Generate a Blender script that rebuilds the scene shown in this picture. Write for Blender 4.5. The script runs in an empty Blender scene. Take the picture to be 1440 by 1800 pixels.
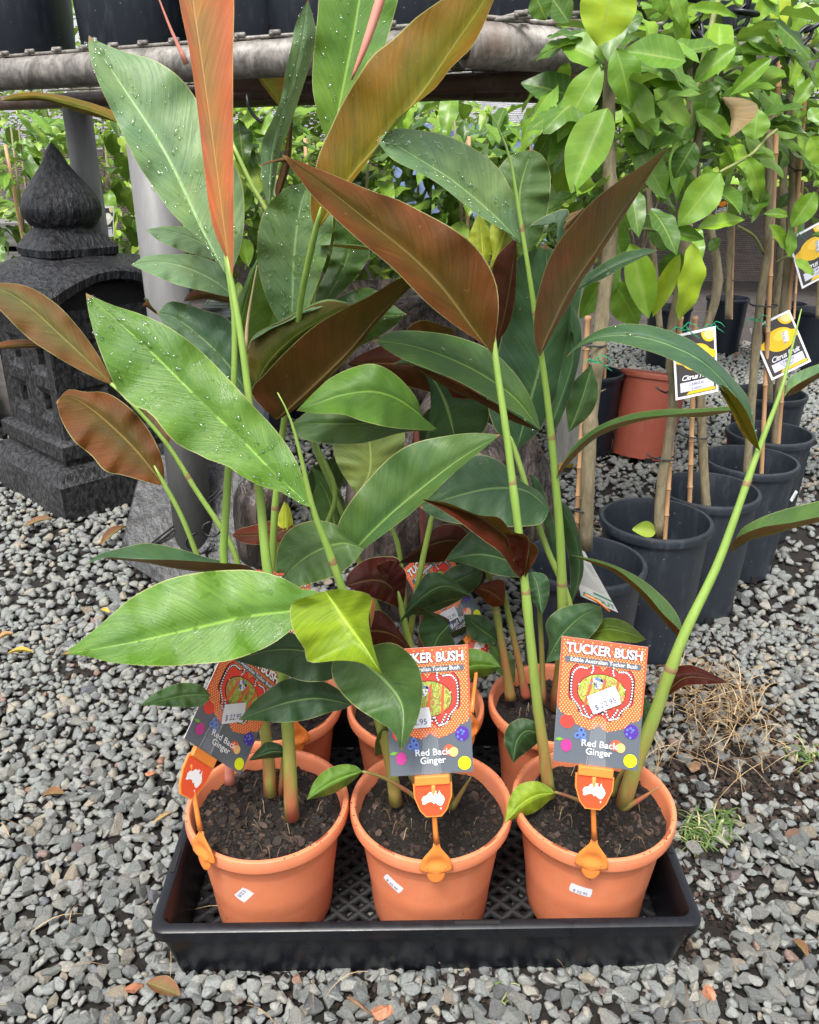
import bpy, bmesh, math, random
import numpy as np
from mathutils import Vector, Matrix, Euler, Quaternion

S = bpy.context.scene
COL = S.collection
R = math.radians
rng = random.Random(7)

# ------------------------------------------------------------------ camera, light, exposure
CAMH, PITCH, F = 0.86, R(23.0), 1443.0
cam_d = bpy.data.cameras.new("camera"); cam = bpy.data.objects.new("camera", cam_d); COL.objects.link(cam)
cam.location = (0, 0, CAMH); cam.rotation_euler = (math.pi / 2 - PITCH, 0, 0)
cam_d.sensor_fit = 'VERTICAL'; cam_d.sensor_height = 24; cam_d.lens = F / 1800 * 24
cam_d.clip_start = 0.02; cam_d.clip_end = 300
S.camera = cam

SUN_EL, SUN_AZ = R(62), R(200)          # high, veiled sun, behind the camera's left shoulder
w = bpy.data.worlds.new("World"); S.world = w; w.use_nodes = True
nt = w.node_tree; nt.nodes.clear()
sky = nt.nodes.new('ShaderNodeTexSky'); sky.sky_type = 'NISHITA'; sky.sun_disc = False
sky.sun_elevation = SUN_EL; sky.sun_rotation = SUN_AZ; sky.dust_density = 4; sky.air_density = 1.0; sky.ozone_density = 1
hs = nt.nodes.new('ShaderNodeHueSaturation'); hs.inputs['Saturation'].default_value = 0.22
bg = nt.nodes.new('ShaderNodeBackground'); bg.inputs['Strength'].default_value = 0.145
wo = nt.nodes.new('ShaderNodeOutputWorld')
nt.links.new(sky.outputs[0], hs.inputs['Color']); nt.links.new(hs.outputs[0], bg.inputs['Color']); nt.links.new(bg.outputs[0], wo.inputs[0])
sl = bpy.data.lights.new("sun", 'SUN'); sl.energy = 1.5; sl.angle = R(14); sl.color = (1, 0.97, 0.92)
sun = bpy.data.objects.new("sun", sl); COL.objects.link(sun)
sd = Vector((math.sin(SUN_AZ) * math.cos(SUN_EL), math.cos(SUN_AZ) * math.cos(SUN_EL), math.sin(SUN_EL)))
sun.rotation_euler = sd.to_track_quat('Z', 'Y').to_euler()
S.view_settings.view_transform = 'Standard'; S.view_settings.look = 'None'
S.view_settings.exposure = 1.12; S.view_settings.gamma = 1; S.view_settings.use_curve_mapping = False
S.cycles.use_denoising = True
S.cycles.max_bounces = 8; S.cycles.transparent_max_bounces = 12; S.cycles.caustics_reflective = False; S.cycles.caustics_refractive = False

# ------------------------------------------------------------------ helpers
CP, SP = math.cos(PITCH), math.sin(PITCH)
def P(px, py, Y):
    """world point at horizontal distance Y seen at photo position px, py"""
    u = (px - 720) / F; v = (py - 900) / F
    s = Y / (CP - SP * v)
    return Vector((u * s, Y, CAMH + (-SP - CP * v) * s))
def PG(px, py, z=0.0):
    """point on the level plane z seen at px, py"""
    u = (px - 720) / F; v = (py - 900) / F
    s = (z - CAMH) / (-SP - CP * v)
    return Vector((u * s, (CP - SP * v) * s, z))
def proj(p):
    d = Vector(p) - Vector((0, 0, CAMH))
    z = d.y * CP - d.z * SP
    return 720 + F * d.x / z, 900 + F * (-d.y * SP - d.z * CP) / z, z

def new(name, verts, faces, mats=None, parent=None, smooth=True, uvs=None, fm=None, local=False, kind=None):
    m = bpy.data.meshes.new(name)
    off = Vector((0, 0, 0)) if (local or parent is None) else WLOC(parent)
    m.from_pydata([tuple(Vector(v) - off) for v in verts], [], faces)
    if mats is not None:
        for k in (mats if isinstance(mats, (list, tuple)) else [mats]): m.materials.append(k)
    if fm: m.polygons.foreach_set('material_index', fm)
    if smooth: m.polygons.foreach_set('use_smooth', [True] * len(m.polygons))
    if uvs is not None:
        ul = m.uv_layers.new(name='UVMap')
        li = np.empty(len(m.loops), dtype=np.int32); m.loops.foreach_get('vertex_index', li)
        ul.data.foreach_set('uv', np.array(uvs, dtype=np.float32)[li].ravel())
    m.update()
    o = bpy.data.objects.new(name, m); COL.objects.link(o)
    if parent: o.parent = parent
    if kind: o['kind'] = kind
    return o
def WLOC(o):
    l = Vector(o.location)
    while o.parent: o = o.parent; l += Vector(o.location)
    return l
def link(name, mesh, parent, loc=(0, 0, 0), rot=(0, 0, 0), sc=(1, 1, 1)):
    o = bpy.data.objects.new(name, mesh); COL.objects.link(o); o.parent = parent
    o.location = loc; o.rotation_euler = rot; o.scale = sc
    return o
def thing(name, label, cat, loc=(0, 0, 0), rz=0, group=None):
    o = bpy.data.objects.new(name, None); COL.objects.link(o); o.location = loc; o.rotation_euler = (0, 0, rz)
    o.empty_display_size = 0.05
    o['label'] = label; o['category'] = cat
    if group: o['group'] = group
    return o
def tag(o, label, cat, group=None):
    o['label'] = label; o['category'] = cat
    if group: o['group'] = group
    return o
class MB:
    """collects simple solids into one mesh"""
    def __init__(s): s.v = []; s.f = []; s.m = []
    def add(s, vs, fs, mi=0):
        n = len(s.v); s.v += [tuple(v) for v in vs]; s.f += [tuple(i + n for i in f) for f in fs]; s.m += [mi] * len(fs)
    def box(s, c, d, rot=None, mi=0, taper=1.0):
        c = Vector(c); q = rot.to_matrix() if rot is not None else Matrix.Identity(3)
        vs = []
        for z in (-.5, .5):
            t = taper if z > 0 else 1
            for x, y in ((-.5, -.5), (.5, -.5), (.5, .5), (-.5, .5)):
                vs.append(c + q @ Vector((x * d[0] * t, y * d[1] * t, z * d[2])))
        s.add(vs, [(0, 3, 2, 1), (4, 5, 6, 7), (0, 1, 5, 4), (1, 2, 6, 5), (2, 3, 7, 6), (3, 0, 4, 7)], mi)
    def tube(s, pts, rad, n=10, mi=0, cap=True):
        pts = [Vector(p) for p in pts]; k = len(pts)
        if not isinstance(rad, (list, tuple)): rad = [rad] * k
        vs = []; up = None
        for i in range(k):
            t = (pts[min(i + 1, k - 1)] - pts[max(i - 1, 0)]).normalized()
            if up is None:
                up = Vector((0, 0, 1)) if abs(t.z) < .9 else Vector((1, 0, 0))
            a = t.cross(up)
            if a.length < 1e-6: a = t.cross(Vector((0, 1, 0)))
            a.normalize(); b = a.cross(t).normalized(); up = b
            for j in range(n):
                an = 2 * math.pi * j / n
                vs.append(pts[i] + (a * math.cos(an) + b * math.sin(an)) * rad[i])
        fs = [(i * n + j, i * n + (j + 1) % n, (i + 1) * n + (j + 1) % n, (i + 1) * n + j) for i in range(k - 1) for j in range(n)]
        if cap: fs += [tuple(range(n - 1, -1, -1)), tuple((k - 1) * n + j for j in range(n))]
        s.add(vs, fs, mi)
    def lathe(s, prof, c=(0, 0, 0), n=32, mi=0, close=False):
        c = Vector(c); vs = []
        for r, z in prof:
            for j in range(n):
                a = 2 * math.pi * j / n; vs.append(c + Vector((r * math.cos(a), r * math.sin(a), z)))
        k = len(prof)
        s.add(vs, [(i * n + j, i * n + (j + 1) % n, (i + 1) * n + (j + 1) % n, (i + 1) * n + j) for i in range(k - 1) for j in range(n)], mi)
    def build(s, name, mats, parent=None, smooth=True, local=False, kind=None):
        return new(name, s.v, s.f, mats, parent, smooth, fm=s.m, local=local, kind=kind)

def cr(pts, n):
    """Catmull-Rom through pts, n samples evenly by length"""
    pts = [np.array(p, float) for p in pts]
    if len(pts) == 2:
        return [pts[0] + (pts[1] - pts[0]) * i / (n - 1) for i in range(n)]
    q = [2 * pts[0] - pts[1]] + pts + [2 * pts[-1] - pts[-2]]
    dense = []
    for i in range(1, len(q) - 2):
        for k in range(12):
            t = k / 12
            a, b, c, d = q[i - 1], q[i], q[i + 1], q[i + 2]
            dense.append(.5 * (2 * b + (c - a) * t + (2 * a - 5 * b + 4 * c - d) * t * t + (3 * b - a - 3 * c + d) * t ** 3))
    dense.append(pts[-1]); D = np.array(dense)
    L = np.concatenate([[0], np.cumsum(np.linalg.norm(np.diff(D[:, :2], axis=0), axis=1))])
    tt = np.linspace(0, L[-1], n)
    return [np.array([np.interp(t, L, D[:, j]) for j in range(D.shape[1])]) for t in tt]

# ------------------------------------------------------------------ materials
def mat(name):
    m = bpy.data.materials.new(name); m.use_nodes = True
    n = m.node_tree.nodes; b = n['Principled BSDF']; return m, m.node_tree, b
def N(t, typ, **kw):
    n = t.nodes.new(typ)
    for k, v in kw.items():
        if k in n.inputs: n.inputs[k].default_value = v
        else: setattr(n, k, v)
    return n
def ramp(t, fac, stops, interp='LINEAR'):
    n = t.nodes.new('ShaderNodeValToRGB'); n.color_ramp.interpolation = interp
    e = n.color_ramp.elements
    while len(e) < len(stops): e.new(0.5)
    for k, (p, c) in enumerate(stops):
        e[k].position = p; e[k].color = (*c, 1) if len(c) == 3 else c
    t.links.new(fac, n.inputs[0]); return n
def mixc(t, fac, a, b, typ='MIX'):
    n = t.nodes.new('ShaderNodeMix'); n.data_type = 'RGBA'; n.blend_type = typ
    for sock, val in ((n.inputs[0], fac), (n.inputs[6], a), (n.inputs[7], b)):
        if isinstance(val, bpy.types.NodeSocket): t.links.new(val, sock)
        elif isinstance(val, (int, float)): sock.default_value = val
        else: sock.default_value = (*val, 1)
    return n.outputs[2]
def math_(t, op, a, b=0.0, c=None):
    n = t.nodes.new('ShaderNodeMath'); n.operation = op
    for sock, val in zip(n.inputs, (a, b, c)):
        if val is None: continue
        if isinstance(val, bpy.types.NodeSocket): t.links.new(val, sock)
        else: sock.default_value = val
    return n.outputs[0]
def coords(t, kind='Object', sc=(1, 1, 1)):
    tc = t.nodes.new('ShaderNodeTexCoord'); mp = t.nodes.new('ShaderNodeMapping'); mp.inputs['Scale'].default_value = sc
    t.links.new(tc.outputs[kind], mp.inputs[0]); return mp.outputs[0]
def noise(t, vec, scale, detail=3, rough=.55, dist=0):
    n = N(t, 'ShaderNodeTexNoise', Scale=scale, Detail=detail, Roughness=rough, Distortion=dist)
    if vec is not None: t.links.new(vec, n.inputs['Vector'])
    return n
def bump(t, b, h, strength=.3, dist=.002):
    n = N(t, 'ShaderNodeBump', Strength=strength, Distance=dist)
    t.links.new(h, n.inputs['Height']); t.links.new(n.outputs[0], b.inputs['Normal']); return n
def simple(name, col, rough=.5, nscale=0, namp=.3, bs=0, bd=.001, metal=0, coordsc=(1, 1, 1), spec=.5, dark=None):
    m, t, b = mat(name)
    b.inputs['Roughness'].default_value = rough; b.inputs['Metallic'].default_value = metal
    b.inputs['Specular IOR Level'].default_value = spec
    if nscale:
        v = coords(t, 'Object', coordsc); n = noise(t, v, nscale, 6, .65)
        d = dark or tuple(c * (1 - namp) for c in col); l = tuple(min(1, c * (1 + namp)) for c in col)
        rp = ramp(t, n.outputs[0], [(.3, d), (.7, l)]); t.links.new(rp.outputs[0], b.inputs['Base Color'])
        if bs: bump(t, b, n.outputs[0], bs, bd)
    else: b.inputs['Base Color'].default_value = (*col, 1)
    return m

_lm = {}
def ginger_mat(up, un, patch=0.0, rib=None):
    """two-sided ginger leaf: upper colour, underside colour, amount of darker wet patches"""
    key = (up, un, patch, rib)
    if key in _lm: return _lm[key]
    m, t, b = mat('ginger_leaf'); L = t.links
    uv = t.nodes.new('ShaderNodeUVMap'); sx = t.nodes.new('ShaderNodeSeparateXYZ'); L.new(uv.outputs[0], sx.inputs[0])
    a = math_(t, 'ABSOLUTE', math_(t, 'MULTIPLY_ADD', sx.outputs[0], 2.0, -1.0))     # 0 midrib .. 1 margin
    v = sx.outputs[1]
    c1 = math_(t, 'SUBTRACT', v, math_(t, 'MULTIPLY', a, 0.22))
    cb = t.nodes.new('ShaderNodeCombineXYZ'); L.new(c1, cb.inputs[0]); L.new(math_(t, 'MULTIPLY', sx.outputs[0], .03), cb.inputs[1])
    info = t.nodes.new('ShaderNodeObjectInfo'); L.new(info.outputs['Random'], cb.inputs[2])
    vein = noise(t, cb.outputs[0], 95, 4, .75); band = noise(t, cb.outputs[0], 9, 3, .6)
    big = noise(t, coords(t, 'Object'), 14, 4, .6, .3)
    geo = t.nodes.new('ShaderNodeNewGeometry')
    um = ramp(t, math_(t, 'ADD', math_(t, 'MULTIPLY', a, .55), math_(t, 'MULTIPLY', big.outputs[0], .5)), [(.25, tuple(min(1, c * k) for c, k in zip(un, (.86, 1.22, .95)))), (.66, tuple(c * k for c, k in zip(un, (1.08, .82, .88))))]).outputs[0]
    side = mixc(t, geo.outputs['Backfacing'], up, um)
    vr = ramp(t, vein.outputs[0], [(.3, (.66, .68, .70)), (.7, (1.26, 1.24, 1.12))]).outputs[0]
    col = mixc(t, .8, side, vr, 'MULTIPLY')
    br = ramp(t, band.outputs[0], [(.3, (.82, .85, .8)), (.7, (1.18, 1.12, 1.05))]).outputs[0]
    col = mixc(t, .9, col, br, 'MULTIPLY')
    hue = ramp(t, big.outputs[0], [(.35, (.82, .9, .95)), (.68, (1.3, 1.16, .8))]).outputs[0]
    col = mixc(t, .85, col, hue, 'MULTIPLY')
    ribc = rib or tuple(min(1, c * 1.5 + k) for c, k in zip(up, (.14, .17, .03)))
    ribu = tuple(min(1, c * 1.25 + k) for c, k in zip(un, (.10, .10, .03)))
    rc = mixc(t, geo.outputs['Backfacing'], ribc, ribu)
    wdt = math_(t, 'MULTIPLY_ADD', v, -.035, .052)
    rf = math_(t, 'SMOOTH_MIN', 1.0, math_(t, 'MAXIMUM', 0.0, math_(t, 'SUBTRACT', 1.3, math_(t, 'DIVIDE', a, wdt))), .1)
    col = mixc(t, math_(t, 'MULTIPLY', rf, .9), col, rc)
    edge = math_(t, 'GREATER_THAN', a, .978)
    col = mixc(t, math_(t, 'MULTIPLY', edge, .6), col, (.42, .42, .16))
    rough = ramp(t, vein.outputs[0], [(.3, (.42,) * 3), (.7, (.3,) * 3)]).outputs[0]
    if patch:
        pn = noise(t, coords(t, 'Object', (1, 1, 1)), 38, 3, .5, .6)
        pf = ramp(t, pn.outputs[0], [(.60 - patch, (0,) * 3), (.62 - patch, (1,) * 3)]).outputs[0]
        front = math_(t, 'SUBTRACT', 1.0, geo.outputs['Backfacing'])
        pf = math_(t, 'MULTIPLY', math_(t, 'MULTIPLY', pf, .75), front)
        col = mixc(t, pf, col, tuple(c * k for c, k in zip(up, (.75, .80, .3))))
        rough = mixc(t, pf, rough, (.12, .12, .12))
    sp = noise(t, coords(t, 'Object'), 210, 2, .5); spf = ramp(t, sp.outputs[0], [(.72, (0,) * 3), (.75, (.7,) * 3)]).outputs[0]
    col = mixc(t, spf, col, mixc(t, .5, col, (.30, .20, .08)))
    tipf = ramp(t, math_(t, 'ADD', v, math_(t, 'MULTIPLY', big.outputs[0], .03)), [(.985, (0,) * 3), (1.005, (.8,) * 3)]).outputs[0]
    col = mixc(t, tipf, col, (.30, .16, .06))
    rough = mixc(t, geo.outputs['Backfacing'], rough, (.5, .5, .5))
    L.new(col, b.inputs['Base Color']); L.new(rough, b.inputs['Roughness'])
    L.new(math_(t, 'MULTIPLY_ADD', geo.outputs['Backfacing'], -.22, .42), b.inputs['Specular IOR Level'])
    bump(t, b, vein.outputs[0], .55, .0014)
    tr = t.nodes.new('ShaderNodeBsdfTranslucent'); L.new(mixc(t, .35, col, (.24, .26, .02)), tr.inputs[0])
    ms = t.nodes.new('ShaderNodeMixShader'); ms.inputs[0].default_value = .20
    out = t.nodes['Material Output']; L.new(b.outputs[0], ms.inputs[1]); L.new(tr.outputs[0], ms.inputs[2]); L.new(ms.outputs[0], out.inputs[0])
    _lm[key] = m; return m

def citrus_mat(name, c_lo, c_hi, under):
    m, t, b = mat(name); L = t.links
    uv = t.nodes.new('ShaderNodeUVMap'); sx = t.nodes.new('ShaderNodeSeparateXYZ'); L.new(uv.outputs[0], sx.inputs[0])
    a = math_(t, 'ABSOLUTE', math_(t, 'MULTIPLY_ADD', sx.outputs[0], 2.0, -1.0)); v = sx.outputs[1]
    info = t.nodes.new('ShaderNodeObjectInfo')
    at = t.nodes.new('ShaderNodeAttribute'); at.attribute_name = 'tone'
    rnd = math_(t, 'FRACT', math_(t, 'ADD', info.outputs['Random'], at.outputs['Fac']))
    base = mixc(t, rnd, c_lo, c_hi)
    big = noise(t, coords(t, 'Object'), 3.0, 4, .6)
    hue = ramp(t, big.outputs[0], [(.35, (.75, .85, .9)), (.7, (1.35, 1.15, .8))]).outputs[0]
    col = mixc(t, .8, base, hue, 'MULTIPLY')
    sw = math_(t, 'SINE', math_(t, 'MULTIPLY', math_(t, 'SUBTRACT', v, math_(t, 'MULTIPLY', a, .16)), 52.0))
    vl = math_(t, 'POWER', math_(t, 'MULTIPLY_ADD', sw, .5, .5), 14.0)
    rf = math_(t, 'LESS_THAN', a, .055)
    fac = math_(t, 'MAXIMUM', math_(t, 'MULTIPLY', rf, .45), math_(t, 'MULTIPLY', vl, .17))
    col = mixc(t, fac, col, (.36, .46, .10))
    geo = t.nodes.new('ShaderNodeNewGeometry')
    col = mixc(t, geo.outputs['Backfacing'], col, mixc(t, .5, col, under))
    L.new(col, b.inputs['Base Color']); b.inputs['Roughness'].default_value = .38
    bump(t, b, vl, -.4, .002)
    tr = t.nodes.new('ShaderNodeBsdfTranslucent'); L.new(mixc(t, .4, col, (.3, .45, .03)), tr.inputs[0])
    ms = t.nodes.new('ShaderNodeMixShader'); ms.inputs[0].default_value = .25
    out = t.nodes['Material Output']; L.new(b.outputs[0], ms.inputs[1]); L.new(tr.outputs[0], ms.inputs[2]); L.new(ms.outputs[0], out.inputs[0])
    return m
M = {}
M['citrus'] = citrus_mat('citrus_leaf', (.10, .24, .022), (.25, .44, .04), (.2, .33, .10))
M['citrus_yellow'] = citrus_mat('citrus_leaf_yellow', (.36, .54, .035), (.46, .58, .05), (.35, .4, .10))
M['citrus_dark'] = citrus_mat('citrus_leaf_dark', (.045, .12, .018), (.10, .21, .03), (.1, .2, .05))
M['far_leaf'] = citrus_mat('far_leaf', (.12, .26, .03), (.38, .54, .09), (.2, .3, .08))

def stem_mat(name, c1, c2, red):
    m, t, b = mat(name); L = t.links
    v = coords(t, 'Object', (1, 1, .12)); n = noise(t, v, 130, 3)
    c = mixc(t, n.outputs[0], c1, c2)
    at = t.nodes.new('ShaderNodeAttribute'); at.attribute_name = 'UVMap'; sx = t.nodes.new('ShaderNodeSeparateXYZ'); L.new(at.outputs['Vector'], sx.inputs[0])
    n2 = noise(t, coords(t, 'Object', (1, 1, .2)), 55, 2)
    f = math_(t, 'MULTIPLY', ramp(t, sx.outputs[1], [(0, (1,) * 3), (.07, (.75,) * 3), (.22, (.15,) * 3), (.5, (0,) * 3)]).outputs[0],
              ramp(t, n2.outputs[0], [(.35, (.35,) * 3), (.6, (1,) * 3)]).outputs[0])
    L.new(mixc(t, f, c, red), b.inputs['Base Color']); b.inputs['Roughness'].default_value = .36
    bump(t, b, n.outputs[0], .2, .001)
    return m
M['stem'] = stem_mat('ginger_stem', (.16, .30, .045), (.32, .45, .10), (.40, .09, .06))
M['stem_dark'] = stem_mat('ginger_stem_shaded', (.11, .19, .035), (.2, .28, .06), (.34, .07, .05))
M['spike'] = stem_mat('ginger_spike', (.42, .45, .16), (.55, .52, .25), (.5, .3, .2))
M['spike_pink'] = stem_mat('ginger_spike_pink', (.55, .20, .16), (.66, .33, .24), (.6, .2, .15))
M['sheath'] = stem_mat('leaf_sheath', (.17, .24, .05), (.27, .22, .09), (.27, .16, .08))
M['spike_red'] = stem_mat('ginger_spike_red', (.15, .045, .04), (.24, .08, .06), (.3, .1, .06))

# plastic of the orange pots: slight scuffs, mould lines and dust
def plastic(name, col, rough, dust, dustcol, scale=9, spec=.5):
    m, t, b = mat(name); L = t.links
    v = coords(t, 'Object'); n = noise(t, v, scale, 5, .6); n2 = noise(t, coords(t, 'Object', (1, 1, .25)), 70, 5, .7); n3 = noise(t, v, 300, 2)
    c = mixc(t, ramp(t, n.outputs[0], [(.35, (0,) * 3), (.7, (1,) * 3)]).outputs[0], tuple(x * .88 for x in col), tuple(min(1, x * 1.08) for x in col))
    d = math_(t, 'MULTIPLY', ramp(t, n2.outputs[0], [(.52, (0,) * 3), (.78, (1,) * 3)]).outputs[0], dust)
    c = mixc(t, d, c, dustcol)
    n4 = noise(t, v, 28, 6, .8, 1.2); c = mixc(t, math_(t, 'MULTIPLY', ramp(t, n4.outputs[0], [(.60, (0,) * 3), (.70, (1,) * 3)]).outputs[0], dust * .8), c, tuple(x * .45 for x in dustcol))
    if dust > .4:
        n5 = noise(t, v, 130, 2, .4); c = mixc(t, ramp(t, n5.outputs[0], [(.745, (0,) * 3), (.77, (.4,) * 3)]).outputs[0], c, (.45, .46, .48))
    L.new(c, b.inputs['Base Color'])
    rr = ramp(t, n2.outputs[0], [(.3, (rough * .8,) * 3), (.7, (min(1, rough * 1.3),) * 3)]).outputs[0]
    L.new(rr, b.inputs['Roughness']); b.inputs['Specular IOR Level'].default_value = spec
    bump(t, b, n3.outputs[0], .08, .0006); return m
M['orange_pot'] = plastic('orange_pot_plastic', (.76, .235, .11), .42, .32, (.62, .32, .22))
M['clip'] = plastic('clip_orange_plastic', (.80, .24, .045), .35, .05, (.7, .4, .2))
M['red_pot'] = plastic('red_pot_plastic', (.36, .085, .05), .5, .3, (.4, .2, .15))
M['black_pot'] = plastic('black_pot_plastic', (.022, .028, .038), .38, .42, (.09, .10, .115))
M['black_pot_dark'] = plastic('black_pot_plastic_clean', (.010, .014, .023), .35, .2, (.05, .06, .07))
M['tray'] = plastic('tray_plastic', (.005, .006, .009), .31, .10, (.04, .043, .05), 14)
M['chain'] = simple('chain_plastic', (.012, .013, .02), .35)
M['tie'] = simple('green_tie', (.01, .25, .12), .4)
M['blacktie'] = simple('black_tie', (.03, .03, .035), .5)
M['white'] = simple('sticker_paper', (.78, .79, .82), .5, 60, .05)
M['ink'] = simple('printed_ink', (.05, .05, .14), .6)
M['ink_black'] = simple('black_ink', (.02, .02, .02), .6)
M['water'] = None
m, t, b = mat('water_drop'); t.nodes.remove(b)
gl = t.nodes.new('ShaderNodeBsdfGlossy'); gl.inputs['Roughness'].default_value = .03; tp_ = t.nodes.new('ShaderNodeBsdfTransparent'); tp_.inputs[0].default_value = (.88, .94, .82, 1)
fr = t.nodes.new('ShaderNodeFresnel'); fr.inputs[0].default_value = 1.45; ms_ = t.nodes.new('ShaderNodeMixShader')
gq = t.nodes.new('ShaderNodeNewGeometry'); t.links.new(math_(t, 'MULTIPLY', math_(t, 'MULTIPLY_ADD', fr.outputs[0], 1.6, .05), math_(t, 'SUBTRACT', 1.0, gq.outputs['Backfacing'])), ms_.inputs[0]); t.links.new(tp_.outputs[0], ms_.inputs[1]); t.links.new(gl.outputs[0], ms_.inputs[2]); t.links.new(ms_.outputs[0], t.nodes['Material Output'].inputs[0])
M['water'] = m

# soil
def soil_mat(name, c0, c1, c2):
    m, t, b = mat(name); L = t.links
    v = coords(t, 'Object'); n = noise(t, v, 160, 8, .75); n2 = noise(t, v, 22, 4)
    c = ramp(t, n.outputs[0], [(.32, c0), (.55, c1), (.75, c2)]).outputs[0]
    c = mixc(t, ramp(t, n2.outputs[0], [(.35, (0,) * 3), (.65, (.55,) * 3)]).outputs[0], c, tuple(x * .5 for x in c1))
    L.new(c, b.inputs['Base Color']); b.inputs['Roughness'].default_value = .85
    bump(t, b, n.outputs[0], 1.0, .006); return m
M['soil'] = soil_mat('potting_soil', (.003, .0025, .002), (.016, .011, .008), (.06, .04, .028))
M['ground'] = soil_mat('ground_soil', (.005, .004, .0035), (.022, .017, .014), (.07, .055, .045))
def chip_mat(name, a, b_, c):
    m, t, b = mat(name); L = t.links
    at = t.nodes.new('ShaderNodeAttribute'); at.attribute_name = 'tone'
    n = noise(t, coords(t, 'Object'), 250, 4, .7)
    r_ = ramp(t, at.outputs['Fac'], [(0, a), (.6, b_), (1, c)]).outputs[0]
    col = mixc(t, .7, r_, ramp(t, n.outputs[0], [(.3, (.5,) * 3), (.7, (1.3,) * 3)]).outputs[0], 'MULTIPLY')
    L.new(col, b.inputs['Base Color']); b.inputs['Roughness'].default_value = .75; bump(t, b, n.outputs[0], .5, .002); return m
M['chips'] = chip_mat('bark_chips', (.008, .0055, .004), (.024, .015, .010), (.08, .048, .032))
M['needles'] = chip_mat('dry_needles', (.16, .09, .04), (.38, .25, .12), (.6, .45, .26))
M['grass'] = chip_mat('grass_blades', (.06, .12, .02), (.13, .20, .05), (.5, .45, .24))
M['perlite'] = simple('perlite', (.6, .55, .42), .8)

# gravel stone: grey basalt and sandstone chips, some tan and rusty
def stone_mat(name, use_obj):
    m, t, b = mat(name); L = t.links
    if use_obj: f = t.nodes.new('ShaderNodeObjectInfo').outputs['Random']
    else:
        at = t.nodes.new('ShaderNodeAttribute'); at.attribute_name = 'tone'; f = at.outputs['Fac']
    c = ramp(t, f, [(0, (.135, .14, .14)), (.22, (.235, .242, .225)), (.45, (.185, .195, .19)), (.62, (.27, .265, .235)), (.80, (.21, .222, .21)),
                    (.90, (.30, .285, .24)), (.965, (.30, .25, .18)), (.985, (.14, .155, .18)), (.997, (.25, .14, .09))]).outputs[0]
    v = coords(t, 'Object' if use_obj else 'Object')
    sc = 1.6 if use_obj else 110
    n = noise(t, v, sc * 3.2, 7, .72); n2 = noise(t, v, sc, 3, .5, .4); n3 = N(t, 'ShaderNodeTexVoronoi', Scale=sc * 5); L.new(v, n3.inputs['Vector'])
    col = mixc(t, .95, c, ramp(t, n.outputs[0], [(.28, (.46, .47, .49)), (.5, (.87, .88, .89)), (.75, (1.30, 1.30, 1.28))]).outputs[0], 'MULTIPLY')
    col = mixc(t, ramp(t, n2.outputs[0], [(.55, (0,) * 3), (.72, (.45,) * 3)]).outputs[0], col, mixc(t, .5, c, (.23, .21, .16)))
    L.new(col, b.inputs['Base Color']); b.inputs['Roughness'].default_value = .62
    bump(t, b, n.outputs[0], .55, .05 if use_obj else .0016); return m
M['stone'] = stone_mat('gravel_stone', True); M['stones'] = stone_mat('gravel', False)

# galvanised pipe, rust, carved stone, timber
def pipe_mat(name, base, rust, ramt):
    m, t, b = mat(name); L = t.links
    v = coords(t, 'Object'); n = noise(t, v, 26, 6, .7, .8); n2 = noise(t, coords(t, 'Object', (1, 1, .3)), 140, 5, .7); n3 = noise(t, v, 7, 3)
    c = mixc(t, ramp(t, n.outputs[0], [(.36, (0,) * 3), (.64, (1,) * 3)]).outputs[0], tuple(x * .5 for x in base), tuple(min(1, x * 1.45) for x in base))
    c = mixc(t, .75, c, ramp(t, n2.outputs[0], [(.35, (.6,) * 3), (.65, (1.35,) * 3)]).outputs[0], 'MULTIPLY')
    c = mixc(t, ramp(t, n3.outputs[0], [(.62 - ramt, (0,) * 3), (.8 - ramt, (.85,) * 3)]).outputs[0], c, mixc(t, n2.outputs[0], rust, tuple(x * .4 for x in rust)))
    L.new(c, b.inputs['Base Color']); b.inputs['Roughness'].default_value = .5; b.inputs['Metallic'].default_value = .1
    bump(t, b, n2.outputs[0], .25, .002); return m
M['pipe'] = pipe_mat('weathered_galvanised_pipe', (.20, .185, .165), (.16, .09, .055), .09)
M['post'] = simple('grey_pipe_post', (.155, .155, .152), .5, 60, .16, .1, .001, coordsc=(1, 1, .25))
M['pipe_rust'] = pipe_mat('rusty_pipe', (.15, .11, .09), (.13, .06, .035), .25)
def carved(name, base, zdir=(1, 1, .12), sc=85, bs=.9):
    m, t, b = mat(name); L = t.links
    v = coords(t, 'Object', zdir); n = noise(t, v, sc, 4, .6, .2); n2 = noise(t, coords(t, 'Object'), 18, 5, .7)
    c = mixc(t, ramp(t, n.outputs[0], [(.40, (0,) * 3), (.62, (1,) * 3)]).outputs[0], tuple(x * .25 for x in base), tuple(x * 1.7 for x in base))
    c = mixc(t, .8, c, ramp(t, n2.outputs[0], [(.3, (.8,) * 3), (.7, (1.25, 1.22, 1.2))]).outputs[0], 'MULTIPLY')
    L.new(c, b.inputs['Base Color']); b.inputs['Roughness'].default_value = .45; bump(t, b, n.outputs[0], min(1, bs * 1.2), .02); return m
M['lantern_roof'] = carved('chiselled_black_stone', (.022, .023, .027))
M['lantern_body'] = carved('rough_grey_stone', (.027, .027, .029), (1, 1, .6), 95, .3)
M['slab'] = carved('dark_slab', (.019, .020, .022), (1, 1, .5), 60, .2)
M['slab_light'] = carved('light_grey_timber', (.26, .28, .31), (.15, 1, 1), 60, .6)
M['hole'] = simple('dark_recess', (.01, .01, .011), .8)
M['rock'] = carved('brown_rock', (.055, .042, .036), (1, 1, .35), 30, 1.0)
M['timber'] = simple('grey_timber_post', (.30, .295, .27), .8, 34, .35, .4, .004, coordsc=(1, 1, .15))
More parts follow.
